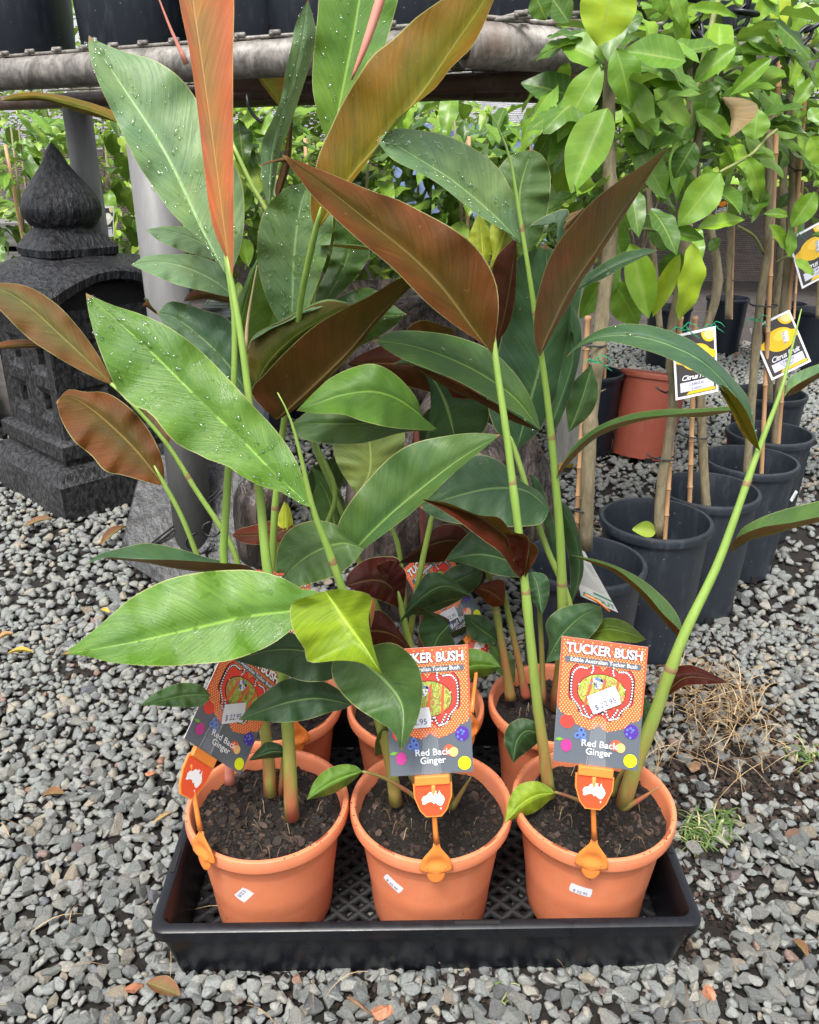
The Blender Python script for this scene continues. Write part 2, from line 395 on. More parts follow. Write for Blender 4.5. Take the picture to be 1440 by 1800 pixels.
M['bark'] = simple('citrus_bark', (.24, .20, .12), .8, 90, .45, .9, .004, coordsc=(1, 1, .25))
M['bark_green'] = simple('green_citrus_bark', (.22, .25, .08), .6, 60, .3, .4, .002, coordsc=(1, 1, .2))
M['bamboo'] = simple('bamboo_stake', (.55, .32, .16), .5, 60, .22, .15, .001, coordsc=(1, 1, .08))
M['bamboo_node'] = simple('bamboo_node', (.22, .13, .07), .6)
# woven shade cloth and weed mat
def cloth(name, c1, c2, sc, alpha=None):
    m, t, b = mat(name); L = t.links
    v = coords(t, 'Object'); wv = N(t, 'ShaderNodeTexWave', Scale=sc, Distortion=1.5); wv.bands_direction = 'Z'
    L.new(v, wv.inputs[0]); wv.inputs['Detail'].default_value = 3
    wx = N(t, 'ShaderNodeTexWave', Scale=sc * 1.3, Distortion=1.0); wx.bands_direction = 'X'; L.new(v, wx.inputs[0])
    n = noise(t, coords(t, 'Object', (1, 1, 6)), 8, 7, .75)
    f = math_(t, 'MULTIPLY', math_(t, 'ADD', wv.outputs['Fac'], wx.outputs['Fac']), .5)
    c = mixc(t, f, c1, c2); c = mixc(t, .9, c, ramp(t, n.outputs[0], [(.3, (.55,) * 3), (.7, (1.5,) * 3)]).outputs[0], 'MULTIPLY')
    L.new(c, b.inputs['Base Color']); b.inputs['Roughness'].default_value = .8
    bump(t, b, f, .5, .01)
    if alpha:
        al = ramp(t, f, [(.3, (alpha,) * 3), (.5, (1,) * 3)]).outputs[0]; L.new(al, b.inputs['Alpha'])
    return m
M['shade'] = cloth('brown_shade_cloth', (.055, .042, .04), (.20, .165, .155), 22)
M['net'] = cloth('lilac_netting', (.30, .29, .33), (.62, .61, .68), 26, .15)
M['weedmat'] = cloth('weed_mat', (.03, .025, .025), (.11, .09, .085), 18)
M['tarp'] = simple('blue_tarp', (.17, .24, .40), .4, 8, .6)
M['boards'] = simple('grey_boards', (.16, .15, .14), .8, 12, .4, .3, .005, coordsc=(.2, 1, 3))
# ================================================================== GROUND AND GRAVEL
nr = np.random.RandomState(5)
gv, gf = [], []
gx = np.concatenate([np.linspace(-40, -2.6, 8), np.linspace(-2.4, 2.4, 90), np.linspace(2.6, 40, 8)])
gy = np.concatenate([np.linspace(-6, .1, 6), np.linspace(.2, 4.4, 90), np.linspace(4.7, 60, 14)])
for j, y in enumerate(gy):
    for i, x in enumerate(gx):
        near = abs(x) < 2.4 and .2 <= y < 4.4
        gv.append((x, y, (-.006 + .004 * math.sin(x * 9) * math.sin(y * 11) + .0025 * math.sin(x * 31 + y * 17)) if near else -.006))
nx = len(gx)
gf = [(j * nx + i, j * nx + i + 1, (j + 1) * nx + i + 1, (j + 1) * nx + i) for j in range(len(gy) - 1) for i in range(nx - 1)]
ground = new('ground', gv, gf, M['ground'], kind='structure'); ground['label'] = 'dark damp soil under grey gravel'

def ico(sub):
    bm = bmesh.new(); bmesh.ops.create_icosphere(bm, subdivisions=sub, radius=1)
    bm.verts.ensure_lookup_table()
    v = np.array([x.co[:] for x in bm.verts]); f = np.array([[q.index for q in p.verts] for p in bm.faces]); bm.free(); return v, f
def rock(sub, seed):
    r_ = np.random.RandomState(seed); v, f = ico(sub); v = v * 1.25
    for k in range(r_.randint(13, 19)):
        n = r_.normal(size=3); n /= np.linalg.norm(n); d = r_.uniform(.52, .86)
        h = v @ n - d; v = v - np.outer(np.clip(h, 0, None), n)
    v *= np.array([1, r_.uniform(.62, .9), r_.uniform(.42, .68)]); v += r_.normal(size=v.shape) * .010
    return v, f
rocks_hi = [rock(3, 100 + k) for k in range(14)]; rocks_md = [rock(2, 200 + k) for k in range(12)]

def soil_patch(x, y):
    """0 = stones packed, 1 = bare soil"""
    s = 0
    for cx, cy, rx, ry, a in ((.50, .99, .13, .07, .85), (.385, .86, .06, .07, .7), (.36, .72, .05, .05, .6), (.52, 1.15, .10, .09, .6), (-.60, 1.29, .12, .04, .5),
                             (.05, 2.3, .5, .4, .5), (.9, 1.9, .3, .3, .6), (.48, .78, .08, .05, .45), (.70, 1.0, .1, .1, .5)):
        d = ((x - cx) / rx) ** 2 + ((y - cy) / ry) ** 2
        s = np.maximum(s, a * np.exp(-d))
    return s
def spots(y0, y1, sp, half):
    out = []
    y = y0
    while y < y1:
        X = half(y); n = int(2 * X / sp)
        xs = np.linspace(-X, X, n) + nr.uniform(-.5, .5, n) * sp * 1.1
        ys = y + nr.uniform(-.5, .5, n) * sp * 1.1
        out += list(zip(xs, ys)); y += sp * .9
    return out
tray_hit = lambda x, y: -.30 < x < .335 and .64 < y < 1.06
near = [s for s in spots(.38, 1.45, .0152, lambda y: .66 * y + .32)]
near2 = [s for s in spots(.38, 1.45, .0175, lambda y: .66 * y + .32)]     # a second, lower layer
mid_ = spots(1.45, 4.3, .0215, lambda y: .62 * y + .4)
stones = []      # x, y, z, size, kind, rot, tone
for li, lay in enumerate((near, near2, mid_)):
    for x, y in lay:
        keep = soil_patch(x, y)
        if nr.rand() < keep: continue
        base = .0106 if li < 2 else .0135
        sz = base * (.66 + nr.rand() ** 1.6 * .75) * (1 if nr.rand() > .04 else 1.3)
        if li == 1: sz *= .8
        z = (nr.uniform(.001, .006) if li != 1 else nr.uniform(-.005, -.001))
        if -.30 < x < .335 and 0.656 < y < .70: z = min(z, -.004 + (.70 - y) * .10)
        if -.30 < x < .335 and .69 < y < 1.06: z -= .012
        stones.append((x, y, z, sz, nr.randint(1000), nr.uniform(0, 6.28), nr.uniform(-.45, .45), nr.uniform(-.45, .45), nr.rand(), li))
def rotm(a, b, c):
    return np.array(Euler((b, c, a)).to_matrix())
# single stones: the 300 that show largest in the photograph
cands = []
for i, s in enumerate(stones):
    if s[9] == 1: continue
    px, py, z = proj((s[0], s[1], s[2]))
    if not (-5 < px < 1445 and 1000 < py < 1815): continue
    if tray_hit(s[0], s[1]): continue
    if 285 < px < 1215 and py < 1712: continue
    cands.append((s[3] / z, i))
cands.sort(reverse=True)
single = {i for _, i in cands[:300]}
rock_meshes = []
for k, (v, f) in enumerate(rocks_hi):
    m = bpy.data.meshes.new('stone'); m.from_pydata(v.tolist(), [], f.tolist()); m.materials.append(M['stone']); m.update(); rock_meshes.append(m)
for i in sorted(single):
    s = stones[i]
    o = link('stone', rock_meshes[s[4] % 14], ground, (s[0], s[1], s[2]), (s[6], s[7], s[5]), (s[3],) * 3)
V, FF, T = [], [], []; n0 = 0
for i, s in enumerate(stones):
    if i in single: continue
    hi = s[1] < .95 and s[9] == 0
    v, f = (rocks_hi[s[4] % 14] if hi else rocks_md[s[4] % 12])
    if s[1] > 2.3: v, f = far_r[s[4] % 8] if 'far_r' in globals() else (v, f)
    p = (v * s[3]) @ rotm(s[5], s[6], s[7]).T + np.array(s[:3])
    V.append(p); FF.append(f + n0); T.append(np.full(len(p), s[8])); n0 += len(p)
V = np.concatenate(V); FF = np.concatenate(FF); T = np.concatenate(T)
gm = bpy.data.meshes.new('gravel'); gm.vertices.add(len(V)); gm.vertices.foreach_set('co', V.ravel().astype(np.float32))
gm.loops.add(len(FF) * 3); gm.polygons.add(len(FF)); gm.loops.foreach_set('vertex_index', FF.ravel().astype(np.int32))
gm.polygons.foreach_set('loop_start', (np.arange(len(FF)) * 3).astype(np.int32)); gm.polygons.foreach_set('loop_total', np.full(len(FF), 3, np.int32))
gm.update(calc_edges=True); at = gm.attributes.new('tone', 'FLOAT', 'POINT'); at.data.foreach_set('value', T.astype(np.float32)); gm.materials.append(M['stones'])
go = bpy.data.objects.new('gravel', gm); COL.objects.link(go); go['kind'] = 'stuff'; go['label'] = 'grey crushed rock gravel around the pots'

def scatter_strips(name, items, m, kind='stuff', label=None, parent=None, flat=.25):
    """thin bent strips: (points, width, tone)"""
    vs, fs, tn = [], [], []
    for pts, wd, tone in items:
        k = len(pts); pts = [Vector(p) for p in pts]
        for i, p in enumerate(pts):
            t = (pts[min(i + 1, k - 1)] - pts[max(i - 1, 0)]).normalized()
            sd_ = t.cross(Vector((0, 0, 1)))
            if sd_.length < .05: sd_ = Vector((1, 0, 0))
            sd_.normalize(); up = sd_.cross(t)
            ww = wd * (1 - .75 * (i / (k - 1)) ** 2)
            n = len(vs) if i == 0 else n
            vs += [p - sd_ * ww, p + up * ww * flat * 2, p + sd_ * ww]; tn += [tone] * 3
            if i:
                a = n + (i - 1) * 3; b_ = a + 3
                fs += [(a, a + 1, b_ + 1, b_), (a + 1, a + 2, b_ + 2, b_ + 1)]
    o = new(name, vs, fs, m, parent, kind=kind)
    a = o.data.attributes.new('tone', 'FLOAT', 'POINT'); a.data.foreach_set('value', np.array(tn, dtype=np.float32))
    if label: o['label'] = label
    return o
def arcs(n, cx, cy, rx, ry, ln, wd, z=(.006, .03), ang=None, bend=.6, seg=5):
    it = []
    for _ in range(n):
        a = rng.uniform(0, 6.28); r_ = math.sqrt(rng.random()); x = cx + rx * r_ * math.cos(a); y = cy + ry * r_ * math.sin(a)
        d = rng.uniform(0, 6.28) if ang is None else rng.gauss(ang, .5); l = ln * rng.uniform(.5, 1.3); k = rng.uniform(-bend, bend)
        z0, z1 = rng.uniform(*z), rng.uniform(*z); pts = []
        for i in range(seg + 1):
            t = i / seg; pts.append((x, y, z0 + (z1 - z0) * t + .012 * math.sin(t * 3.14))); x += math.cos(d) * l / seg; y += math.sin(d) * l / seg; d += k / seg
        it.append((pts, wd * rng.uniform(.6, 1.3), rng.random()))
    return it
needles = arcs(210, .525, 1.16, .085, .085, .075, .00085, (.006, .038)) + arcs(60, .50, 1.02, .13, .06, .09, .0007) + arcs(70, .95, 1.25, .16, .14, .12, .0012) + \
          arcs(40, .25, 1.85, .3, .35, .14, .0012) + arcs(25, .0, .6, .7, .15, .05, .0006, (.006, .014)) + arcs(40, .8, .8, .3, .3, .06, .0008) + arcs(14, -.6, .8, .3, .3, .06, .0007)
scatter_strips('dry_needles', needles, M['needles'], label='pile of dry straw coloured needles on the gravel')
blades = []
for cx, cy, n, ln in ((.405, .875, 90, .036), (.435, .895, 50, .032), (.62, 1.04, 40, .045), (.115, .632, 8, .022), (1.1, 1.55, 40, .07), (.95, 2.2, 40, .09), (.80, .67, 10, .03)):
    for _ in range(n):
        x = cx + rng.gauss(0, .016); y = cy + rng.gauss(0, .012); d = rng.uniform(0, 6.28); l = ln * rng.uniform(.4, 1.2); el = rng.uniform(.3, 1.3); z = .003; pts = []
        for i in range(6):
            pts.append((x, y, max(z, .006))); x += math.cos(d) * math.cos(el) * l / 5; y += math.sin(d) * math.cos(el) * l / 5; z += math.sin(el) * l / 5; el -= .42
        blades.append((pts, .0015 * rng.uniform(.6, 1.2), rng.random() ** 1.5))
scatter_strips('grass', blades, M['grass'], label='small tufts of green grass growing through the gravel')
# bark crumbs and grit lying between the stones where the soil shows
def chips(name, items, m, parent=None, label=None):
    vs, fs, tn = [], [], []
    for (x, y, z), s, tone in items:
        q = Euler((rng.uniform(-.7, .7), rng.uniform(-.7, .7), rng.uniform(0, 6.28))).to_matrix()
        k = rng.choice((4, 5, 6)); n = len(vs); h = s * rng.uniform(.15, .35); el = rng.uniform(.45, 1)
        for zz in (-h, h):
            for j in range(k):
                a = 6.283 * j / k + rng.uniform(-.25, .25) * (zz < 0)
                vs.append(Vector((x, y, z)) + q @ Vector((s * math.cos(a), s * el * math.sin(a), zz)))
        tn += [tone] * 2 * k
        fs += [tuple(n + k + j for j in range(k)), tuple(n + k - 1 - j for j in range(k))] + [(n + j, n + (j + 1) % k, n + k + (j + 1) % k, n + k + j) for j in range(k)]
    o = new(name, vs, fs, m, parent, smooth=False, kind='stuff')
    a = o.data.attributes.new('tone', 'FLOAT', 'POINT'); a.data.foreach_set('value', np.array(tn, dtype=np.float32))
    if label: o['label'] = label
    return o
it = []
for cx, cy, rx, ry, n in ((.50, 1.0, .2, .13, 1500), (.0, .635, .22, .03, 350), (.37, .78, .07, .14, 700), (.6, .8, .25, .25, 600), (-.6, 1.29, .2, .1, 250), (.6, 1.3, .3, .3, 900), (.1, 1.9, .6, .6, 1200)):
    for _ in range(n):
        it.append(((cx + rng.gauss(0, rx * .6), cy + rng.gauss(0, ry * .6), rng.uniform(-.003, .004)), rng.uniform(.0012, .0045) * (1 if cy < 1 else 1.8), rng.random()))
chips('bark_debris', it, M['chips'], label='dark bark crumbs between the gravel stones')

# fallen leaves and bits of wood, each its own thing
def dead_leaf_mesh(L_, W_, curl, seed):
    r_ = random.Random(seed); vs, fs, uv = [], [], []; n, k = 12, 3
    for i in range(n + 1):
        t = i / n; wd = W_ * math.sin(math.pi * min(1, t * .95 + .03)) ** .8
        for j in range(-k, k + 1):
            s = j / k
            vs.append((L_ * (t - .5), wd * s * .5, abs(s) ** 1.5 * curl * wd + .15 * curl * L_ * math.sin(t * 3.1) + r_.uniform(-.0006, .0006))); uv.append((.5 + .5 * s, t))
    W = 2 * k + 1
    for i in range(n):
        for j in range(2 * k): a = i * W + j; fs.append((a, a + 1, a + 1 + W, a + W))
    return vs, fs, uv
M['dead_pale'] = ginger_mat((.62, .46, .30), (.6, .46, .34)); M['dead_tan'] = ginger_mat((.42, .27, .12), (.5, .34, .18)); M['dead_brown'] = ginger_mat((.17, .085, .045), (.24, .14, .08)); M['dead_yellow'] = ginger_mat((.62, .47, .05), (.6, .45, .1))
for nm, lb, ct, px, py, L_, W_, rz, mt, cu in (
    ('fallen_leaf', 'curled yellow leaf lying on the gravel near the left edge', 'leaf', 38, 1156, .046, .014, .15, 'dead_yellow', .5),
    ('fallen_leaf', 'cupped tan leaf on the gravel behind the yellow curled one', 'leaf', 12, 1128, .03, .016, .6, 'dead_tan', .5),
    ('fallen_leaf', 'small yellow leaf on the gravel beyond the tip of the largest lowest green leaf', 'leaf', 185, 1083, .03, .014, -.5, 'dead_yellow', .4),
    ('fallen_leaf', 'brown triangular dead leaf on the gravel left of the tray', 'leaf', 95, 1402, .034, .016, .1, 'dead_brown', .5),
    ('fallen_leaf', 'pale brown oval leaf on the gravel at the lower left of the tray', 'leaf', 288, 1742, .042, .022, -.3, 'dead_brown', .25),
    ('fallen_leaf', 'rusty leaf on the gravel below the carved lantern', 'leaf', 70, 925, .07, .028, .5, 'dead_brown', .3),
    ('fallen_leaf', 'long rusty leaf leaning beside the dark slab', 'leaf', 203, 948, .10, .028, 1.2, 'dead_brown', .4),
    ('fallen_leaf', 'bright yellow leaf on the gravel behind the ginger stems', 'leaf', 995, 830, .07, .035, .8, 'dead_yellow', .4),
    ('fallen_leaf', 'narrow straw leaf on the gravel left of the tray corner', 'leaf', 285, 1440, .032, .006, .9, 'dead_tan', .3),
    ('fallen_leaf', 'orange brown leaf on the gravel by the terracotta pot', 'leaf', 1190, 640, .10, .05, .2, 'dead_brown', .5),
    ('fallen_leaf', 'small rust leaf on the gravel at the bottom right', 'leaf', 1405, 1670, .024, .012, 1.9, 'dead_brown', .5)):
    g = PG(px, py, .01); vs, fs, uv = dead_leaf_mesh(L_, W_, cu, px)
    o = new(nm, vs, fs, M[mt], uvs=uv, local=True); o.location = (g.x, g.y, .013 if g.y < 1.2 else .02); o.rotation_euler = (rng.uniform(-.15, .15), rng.uniform(-.15, .15), rz); tag(o, lb, ct, 'fallen leaves on the gravel')
M['wood'] = simple('wood_chip', (.20, .115, .06), .8, 120, .5, .6, .003, coordsc=(.3, 1, 1))
M['rust_stone'] = simple('rusty_stone', (.42, .17, .09), .7, 160, .45, .6, .003)
def odd(nm, lb, ct, px, py, dims, rz, mt, sub=2, z=.012, seed=1):
    v, f = rock(sub + 1, seed); g = PG(px, py, .01)
    o = new(nm, (v * np.array(dims)).tolist(), [tuple(q) for q in f.tolist()], M[mt], smooth=False, local=True); o.location = (g.x, g.y, z); o.rotation_euler = (.1, .1, rz); tag(o, lb, ct)
odd('wood_chip', 'splintered brown wood chip on gravel below the tray', 'wood chip', 630, 1768, (.017, .004, .006), -.6, 'wood', seed=3)
odd('rusty_stone', 'large rust orange stone at the bottom edge below the tray', 'stone', 670, 1783, (.016, .016, .014), .4, 'rust_stone', seed=4)
odd('rusty_stone', 'pink and brown stone near the bottom left on gravel', 'stone', 236, 1738, (.012, .010, .011), .6, 'rust_stone', seed=5)
odd('rusty_stone', 'rust red upright stone on gravel at lower right', 'stone', 1246, 1744, (.007, .013, .012), .1, 'rust_stone', seed=6)
odd('rusty_stone', 'dark brown nugget in the soil right of the tray', 'stone', 1222, 1350, (.012, .010, .012), .1, 'wood', seed=8)
odd('rusty_stone', 'orange tan stone left of the tray near the rim', 'stone', 265, 1362, (.009, .008, .009), .1, 'rust_stone', seed=9)

# ================================================================== BACKGROUND STRUCTURES
# weed mat strip beyond the gravel
wm = new('weed_mat', [(-6, 4.35, .002), (6, 4.15, .002), (6, 6.75, .002), (-6, 6.75, .002)], [(0, 1, 2, 3)], M['weedmat'], kind='structure')
# shade cloth fence behind everything
fe = thing('shade_cloth_fence', 'brown and lilac mesh shade cloth fence at the very back', 'fence', (0, 6.7, 0))
def sheet(name, x0, x1, z0, z1, y, m, parent, amp=.03, nx=60, nz=10, thick=.004):
    vs, fs = [], []
    for k in range(nz + 1):
        for i in range(nx + 1):
            x = x0 + (x1 - x0) * i / nx; z = z0 + (z1 - z0) * k / nz
            vs.append((x, y + amp * math.sin(x * 2.3 + z * 3) + amp * .5 * math.sin(x * 6.1 + z), z))
    W = nx + 1
    fs = [(k * W + i, k * W + i + 1, (k + 1) * W + i + 1, (k + 1) * W + i) for k in range(nz) for i in range(nx)]
    return new(name, vs, fs, m, parent)
sheet('cloth_panel', -6.5, 6.5, 0, .95, 6.7, M['shade'], fe)
sheet('netting', -6.5, 6.5, .96, 2.6, 6.72, M['net'], fe)
for x in (-5.5, -3.1, -.7, 1.7, 4.1, 6.2):
    b_ = MB(); b_.tube([(x, 6.78, 0), (x, 6.78, 2.7)], .035, 10); b_.build('fence_post', M['post'], fe)
b_ = MB()
for sx in (0,):
    vs = []
    for k in range(6):
        for i in range(17): vs.append((-.1 + 1.1 * i / 16, 5.2 + .05 * math.sin(i * 1.3 + k), .42 + .13 * k))
    b_.add(vs, [(k * 17 + i, k * 17 + i + 1, (k + 1) * 17 + i + 1, (k + 1) * 17 + i) for k in range(5) for i in range(16)])
tp = b_.build('blue_tarpaulin', M['tarp']); tag(tp, 'crumpled blue tarpaulin glimpsed through the leaves at the back', 'tarpaulin')
st = thing('stacked_boards', 'stack of weathered grey boards behind the lantern on the left', 'boards', (-2.3, 4.1, 0))
for k in range(5):
    b_ = MB(); b_.box((-2.3 + .02 * (k % 2), 4.1, .06 + k * .125), (1.5, .5, .10), Euler((0, 0, .1 + .03 * k))); b_.build('board', M['boards'], st, smooth=False)

# ---- steel pipe benches: left one with its corner near the middle, right one behind the citrus
HB = CAMH + .17
def plane_at(px, py, h):
    u = (px - 720) / F; v = (py - 900) / F; s = (h - CAMH) / (-SP - CP * v)
    return Vector((u * s, (CP - SP * v) * s, h))
bench = thing('plant_bench', 'pipe framed plant bench carrying big black pots, left of the bright citrus', 'plant bench', (-.48, 1.66, 0))
A0, A1 = plane_at(-260, 150, HB), plane_at(815, 84, HB)
b_ = MB(); b_.tube([A0, A0.lerp(A1, .5) + Vector((0, 0, .003)), A1], .030, 20); b_.build('front_rail', M['pipe'], bench)
Rr = A1 - A0; Rr.z = 0; Rr.normalize(); back = Vector((-Rr.y, Rr.x, 0))
b_ = MB(); b_.tube([A0 + back * .72, A1 + back * .72 + Rr * .25], .026, 14); b_.build('rear_rail', M['pipe_rust'], bench)
b_ = MB(); b_.tube([A0 + back * .36 + Vector((0, 0, -.02)), A1 + back * .36 + Vector((0, 0, -.02)) + Rr * .1], .018, 12); b_.build('centre_rail', M['pipe_rust'], bench)
# wire mesh top: long wires and knuckled cross wires
b_ = MB(); up = Vector((0, 0, .036))
for k in range(11):
    o0 = back * (.0 + k * .075) + up
    b_.tube([A0 + o0 - Rr * .1, A1 + o0 + Rr * .22], .0035, 6)
b_.build('long_wires', M['pipe'], bench)
b_ = MB(); Ln = (A1 - A0).length + .2
for k in range(int(Ln / .075)):
    o0 = A0 + Rr * (k * .075) + Vector((0, 0, .042))
    b_.tube([o0 - back * .012 - Vector((0, 0, .004)), o0 + back * .78], .0034, 6)
b_.build('cross_wires', M['pipe'], bench)
b_ = MB()
for k in range(int(Ln / .075)):
    c = A0 + Rr * (k * .075) + Vector((0, 0, .041)); b_.tube([c - Rr * .004 - back * .006, c + Rr * .016 - back * .004], .0042, 8)
b_.build('weld_knuckles', M['pipe'], bench, kind='stuff')
b_ = MB(); b_.tube([(-.478, 1.66, -.01), (-.478, 1.66, HB - .03)], .043, 24); b_.build('post', M['post'], bench)
b_ = MB(); b_.tube([(-.86, 2.36, -.01), (-.86, 2.36, HB - .03)], .036, 20); b_.build('post', M['post'], bench)

bench2 = thing('plant_bench', 'pipe framed bench running away behind the citrus stems on the right', 'plant bench', (1.5, 2.2, 0))
B0, B1 = plane_at(800, 76, HB), plane_at(1560, 128, HB)
R2 = (B1 - B0); R2.z = 0; R2.normalize(); bk2 = Vector((-R2.y, R2.x, 0))
b_ = MB(); b_.tube([B0 + R2 * .02, B0.lerp(B1, .5), B1 + R2 * .5], .033, 20); b_.build('front_rail', M['pipe'], bench2)
b_ = MB(); b_.tube([B0 + R2 * .005 + Vector((0, 0, -.008)), B0 + R2 * .035 + Vector((0, 0, -.006))], [.016, .012], 10); b_.build('pipe_end', M['pipe_rust'], bench2)
b_ = MB(); b_.tube([B0 + bk2 * .7 - R2 * .2, B1 + bk2 * .7], .028, 14); b_.build('rear_rail', M['pipe_rust'], bench2)
b_ = MB()
for k in range(10): b_.tube([B0 + bk2 * (.0 + k * .075) + Vector((0, 0, .038)) + R2 * (.0), B1 + bk2 * (k * .075) + Vector((0, 0, .038)) + R2 * .4], .0038, 6)
b_.build('long_wires', M['pipe'], bench2)
b_ = MB()
for k in range(int((B1 - B0).length / .09)):
    o0 = B0 + R2 * (k * .09 + .02) + Vector((0, 0, .045)); b_.tube([o0 - bk2 * .03, o0 + bk2 * .7], .0042, 6)
b_.build('cross_wires', M['pipe'], bench2)
b_ = MB(); b_.tube([B1 + R2 * .2 - Vector((0, 0, HB)), B1 + R2 * .2 - Vector((0, 0, .03))], .04, 16); b_.build('post', M['post'], bench2)

# big black pots standing on the benches
def big_pot(c, r_top, h, lb, parent=None, seed=0):
    t = thing('black_pot', lb, 'pot', c, group='big black pots standing on the bench')
    b_ = MB(); rb = r_top * .86
    b_.lathe([(0, .004), (rb * .96, .0), (rb, .006), (rb + (r_top - rb) * .5, h * .5), (r_top, h), (r_top + .012, h), (r_top + .012, h + .03), (r_top - .002, h + .03), (r_top - .006, h), (rb - .004, .02), (0, .02)], n=40)
    b_.build('pot_wall', M['black_pot'], t, local=True)
    b_ = MB(); b_.lathe([(0, h * .9), (r_top * .6, h * .905), (r_top - .006, h * .89)], n=24); b_.build('soil', M['soil'], t, local=True)
    return t
labs = ['big black pot at the far left of the bench, mostly out of frame', 'big scratched black pot at the left of the bench above the lantern', 'big black pot behind the upright orange leaf',
        'big black pot on the bench behind the tall narrow green leaf', 'big black pot behind the bronze leaf at the top', 'big black pot on the bench just left of the bright citrus leaf']
for k, px in enumerate((-75, 148, 350, 495, 655, 845)):
    y = 96 - (px - 100) * .06
    g = plane_at(px, y - 6, HB + .045) + back * .17
    big_pot((g.x, g.y, HB + .046), .145 if k < 2 else .135, .36, labs[k])
for k, px in enumerate((1010, 1230, 1420)):
    g = plane_at(px, 70 + (px - 900) * .05, HB + .05) + bk2 * .25
    big_pot((g.x, g.y, HB + .05), .14, .34, ['big black pot on the right bench hidden by the large bright citrus leaf', 'big black pot on the right bench behind the tied citrus stems', 'big black pot on the right bench at the picture edge'][k])

# ---- carved stone lantern
lt = thing('stone_lantern', 'black chiselled stone lantern with onion finial and square windows', 'lantern', (-.90, 2.26, 0))
C0 = Vector((-.90, 2.26, 0)); ROT = R(47)
def sq_loft(name, prof, m, n=10, arch=0, rnd=None, parent=lt, noise_amp=.0):
    """loft of square rings: (half width, z, roundness 0 square..1 circle, arch lift in mid face)"""
    r_ = random.Random(3); vs = []; K = n * 4
    for hw, z, ro, ar in prof:
        for j in range(K):
            a = 2 * math.pi * j / K + math.pi / 4
            c, s = math.cos(a), math.sin(a); sqr = 1 / max(abs(c), abs(s))
            rr = hw * ((1 - ro) * sqr + ro * 1.06)
            f = 1 - min(abs(c), abs(s)) / max(abs(c), abs(s))       # 1 mid face, 0 corner
            x, y = rr * c, rr * s
            zz = z + ar * max(0, math.sin(max(0, (f - .12)) / .88 * math.pi / 2)) ** 1
            x += r_.uniform(-1, 1) * noise_amp; y += r_.uniform(-1, 1) * noise_amp
            ca, sa = math.cos(ROT), math.sin(ROT)
            vs.append(C0 + Vector((x * ca - y * sa, x * sa + y * ca, zz)))
    fs = [(i * K + j, i * K + (j + 1) % K, (i + 1) * K + (j + 1) % K, (i + 1) * K + j) for i in range(len(prof) - 1) for j in range(K)]
    o = new(name, vs, fs, m, parent)
    try: o.data.set_sharp_from_angle(angle=R(38))
    except Exception: pass
    return o
sq_loft('plinth', [(.0, 0, 0, 0), (.222, 0, 0, 0), (.222, .095, 0, 0), (.216, .102, 0, 0), (.205, .125, 0, 0), (.176, .135, 0, 0), (.176, .148, 0, 0), (.186, .152, 0, 0), (.186, .188, 0, 0), (.176, .196, 0, 0), (.160, .198, 0, 0)], M['lantern_body'], 8, noise_amp=.0012)
# body walls with two by two window openings in each face
def lantern_face(k):
    a = ROT + k * math.pi / 2; nrm = Vector((math.cos(a), math.sin(a), 0)); tx = Vector((-nrm.y, nrm.x, 0)); H0, H1, hw = .196, .52, .162
    xs = [-hw, -.115, -.095, -.035, -.015, .015, .035, .095, .115, hw]
    b_ = MB()
    wins = [(-.115, -.025), (.025, .115)]; rows = [(.235, .325), (.355, .445)]
    cuts_x = sorted({-hw, hw, *[w_ for p_ in wins for w_ in p_]}); cuts_z = sorted({H0, H1, *[w_ for p_ in rows for w_ in p_]})
    def pt(x, z, d=0): return C0 + nrm * (hw * (1 - .03 * (z - H0) / .3) - d) + tx * x + Vector((0, 0, z))
    for i in range(len(cuts_x) - 1):
        for j in range(len(cuts_z) - 1):
            x0, x1, z0, z1 = cuts_x[i], cuts_x[i + 1], cuts_z[j], cuts_z[j + 1]
            if (x0, x1) in wins and (z0, z1) in rows:
                # stepped frame and reveal
                m1 = .010; m2 = .022
                for (ia, oa, d0, d1) in ((0, m1, 0, .008), (m1, m2, .008, .012), (m2, m2 + .001, .012, .045)):
                    o_ = [(x0 + ia, z0 + ia), (x1 - ia, z0 + ia), (x1 - ia, z1 - ia), (x0 + ia, z1 - ia)]; n_ = [(x0 + oa, z0 + oa), (x1 - oa, z0 + oa), (x1 - oa, z1 - oa), (x0 + oa, z1 - oa)]
                    for q in range(4):
                        r2_ = (q + 1) % 4
                        b_.add([pt(*o_[q], d0), pt(*o_[r2_], d0), pt(*n_[r2_], d1), pt(*n_[q], d1)], [(0, 1, 2, 3)])
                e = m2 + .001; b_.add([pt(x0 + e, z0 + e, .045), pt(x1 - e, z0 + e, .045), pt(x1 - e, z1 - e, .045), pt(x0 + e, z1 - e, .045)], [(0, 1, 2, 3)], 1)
            else: b_.add([pt(x0, z0), pt(x1, z0), pt(x1, z1), pt(x0, z1)], [(0, 1, 2, 3)])
    b_.build('window_wall', [M['lantern_body'], M['hole']], lt, smooth=False)
for k in range(4): lantern_face(k)
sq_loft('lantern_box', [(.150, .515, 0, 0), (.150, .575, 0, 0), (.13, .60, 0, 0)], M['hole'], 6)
sq_loft('roof', [(.14, .54, 0, .06), (.205, .520, 0, .075), (.224, .518, 0, .078), (.228, .545, 0, .070), (.218, .568, .05, .055), (.190, .592, .12, .035), (.150, .612, .25, .02), (.112, .632, .4, .01), (.098, .638, .5, 0),
                 (.096, .639, .55, 0)], M['lantern_roof'], 12, noise_amp=.0014)
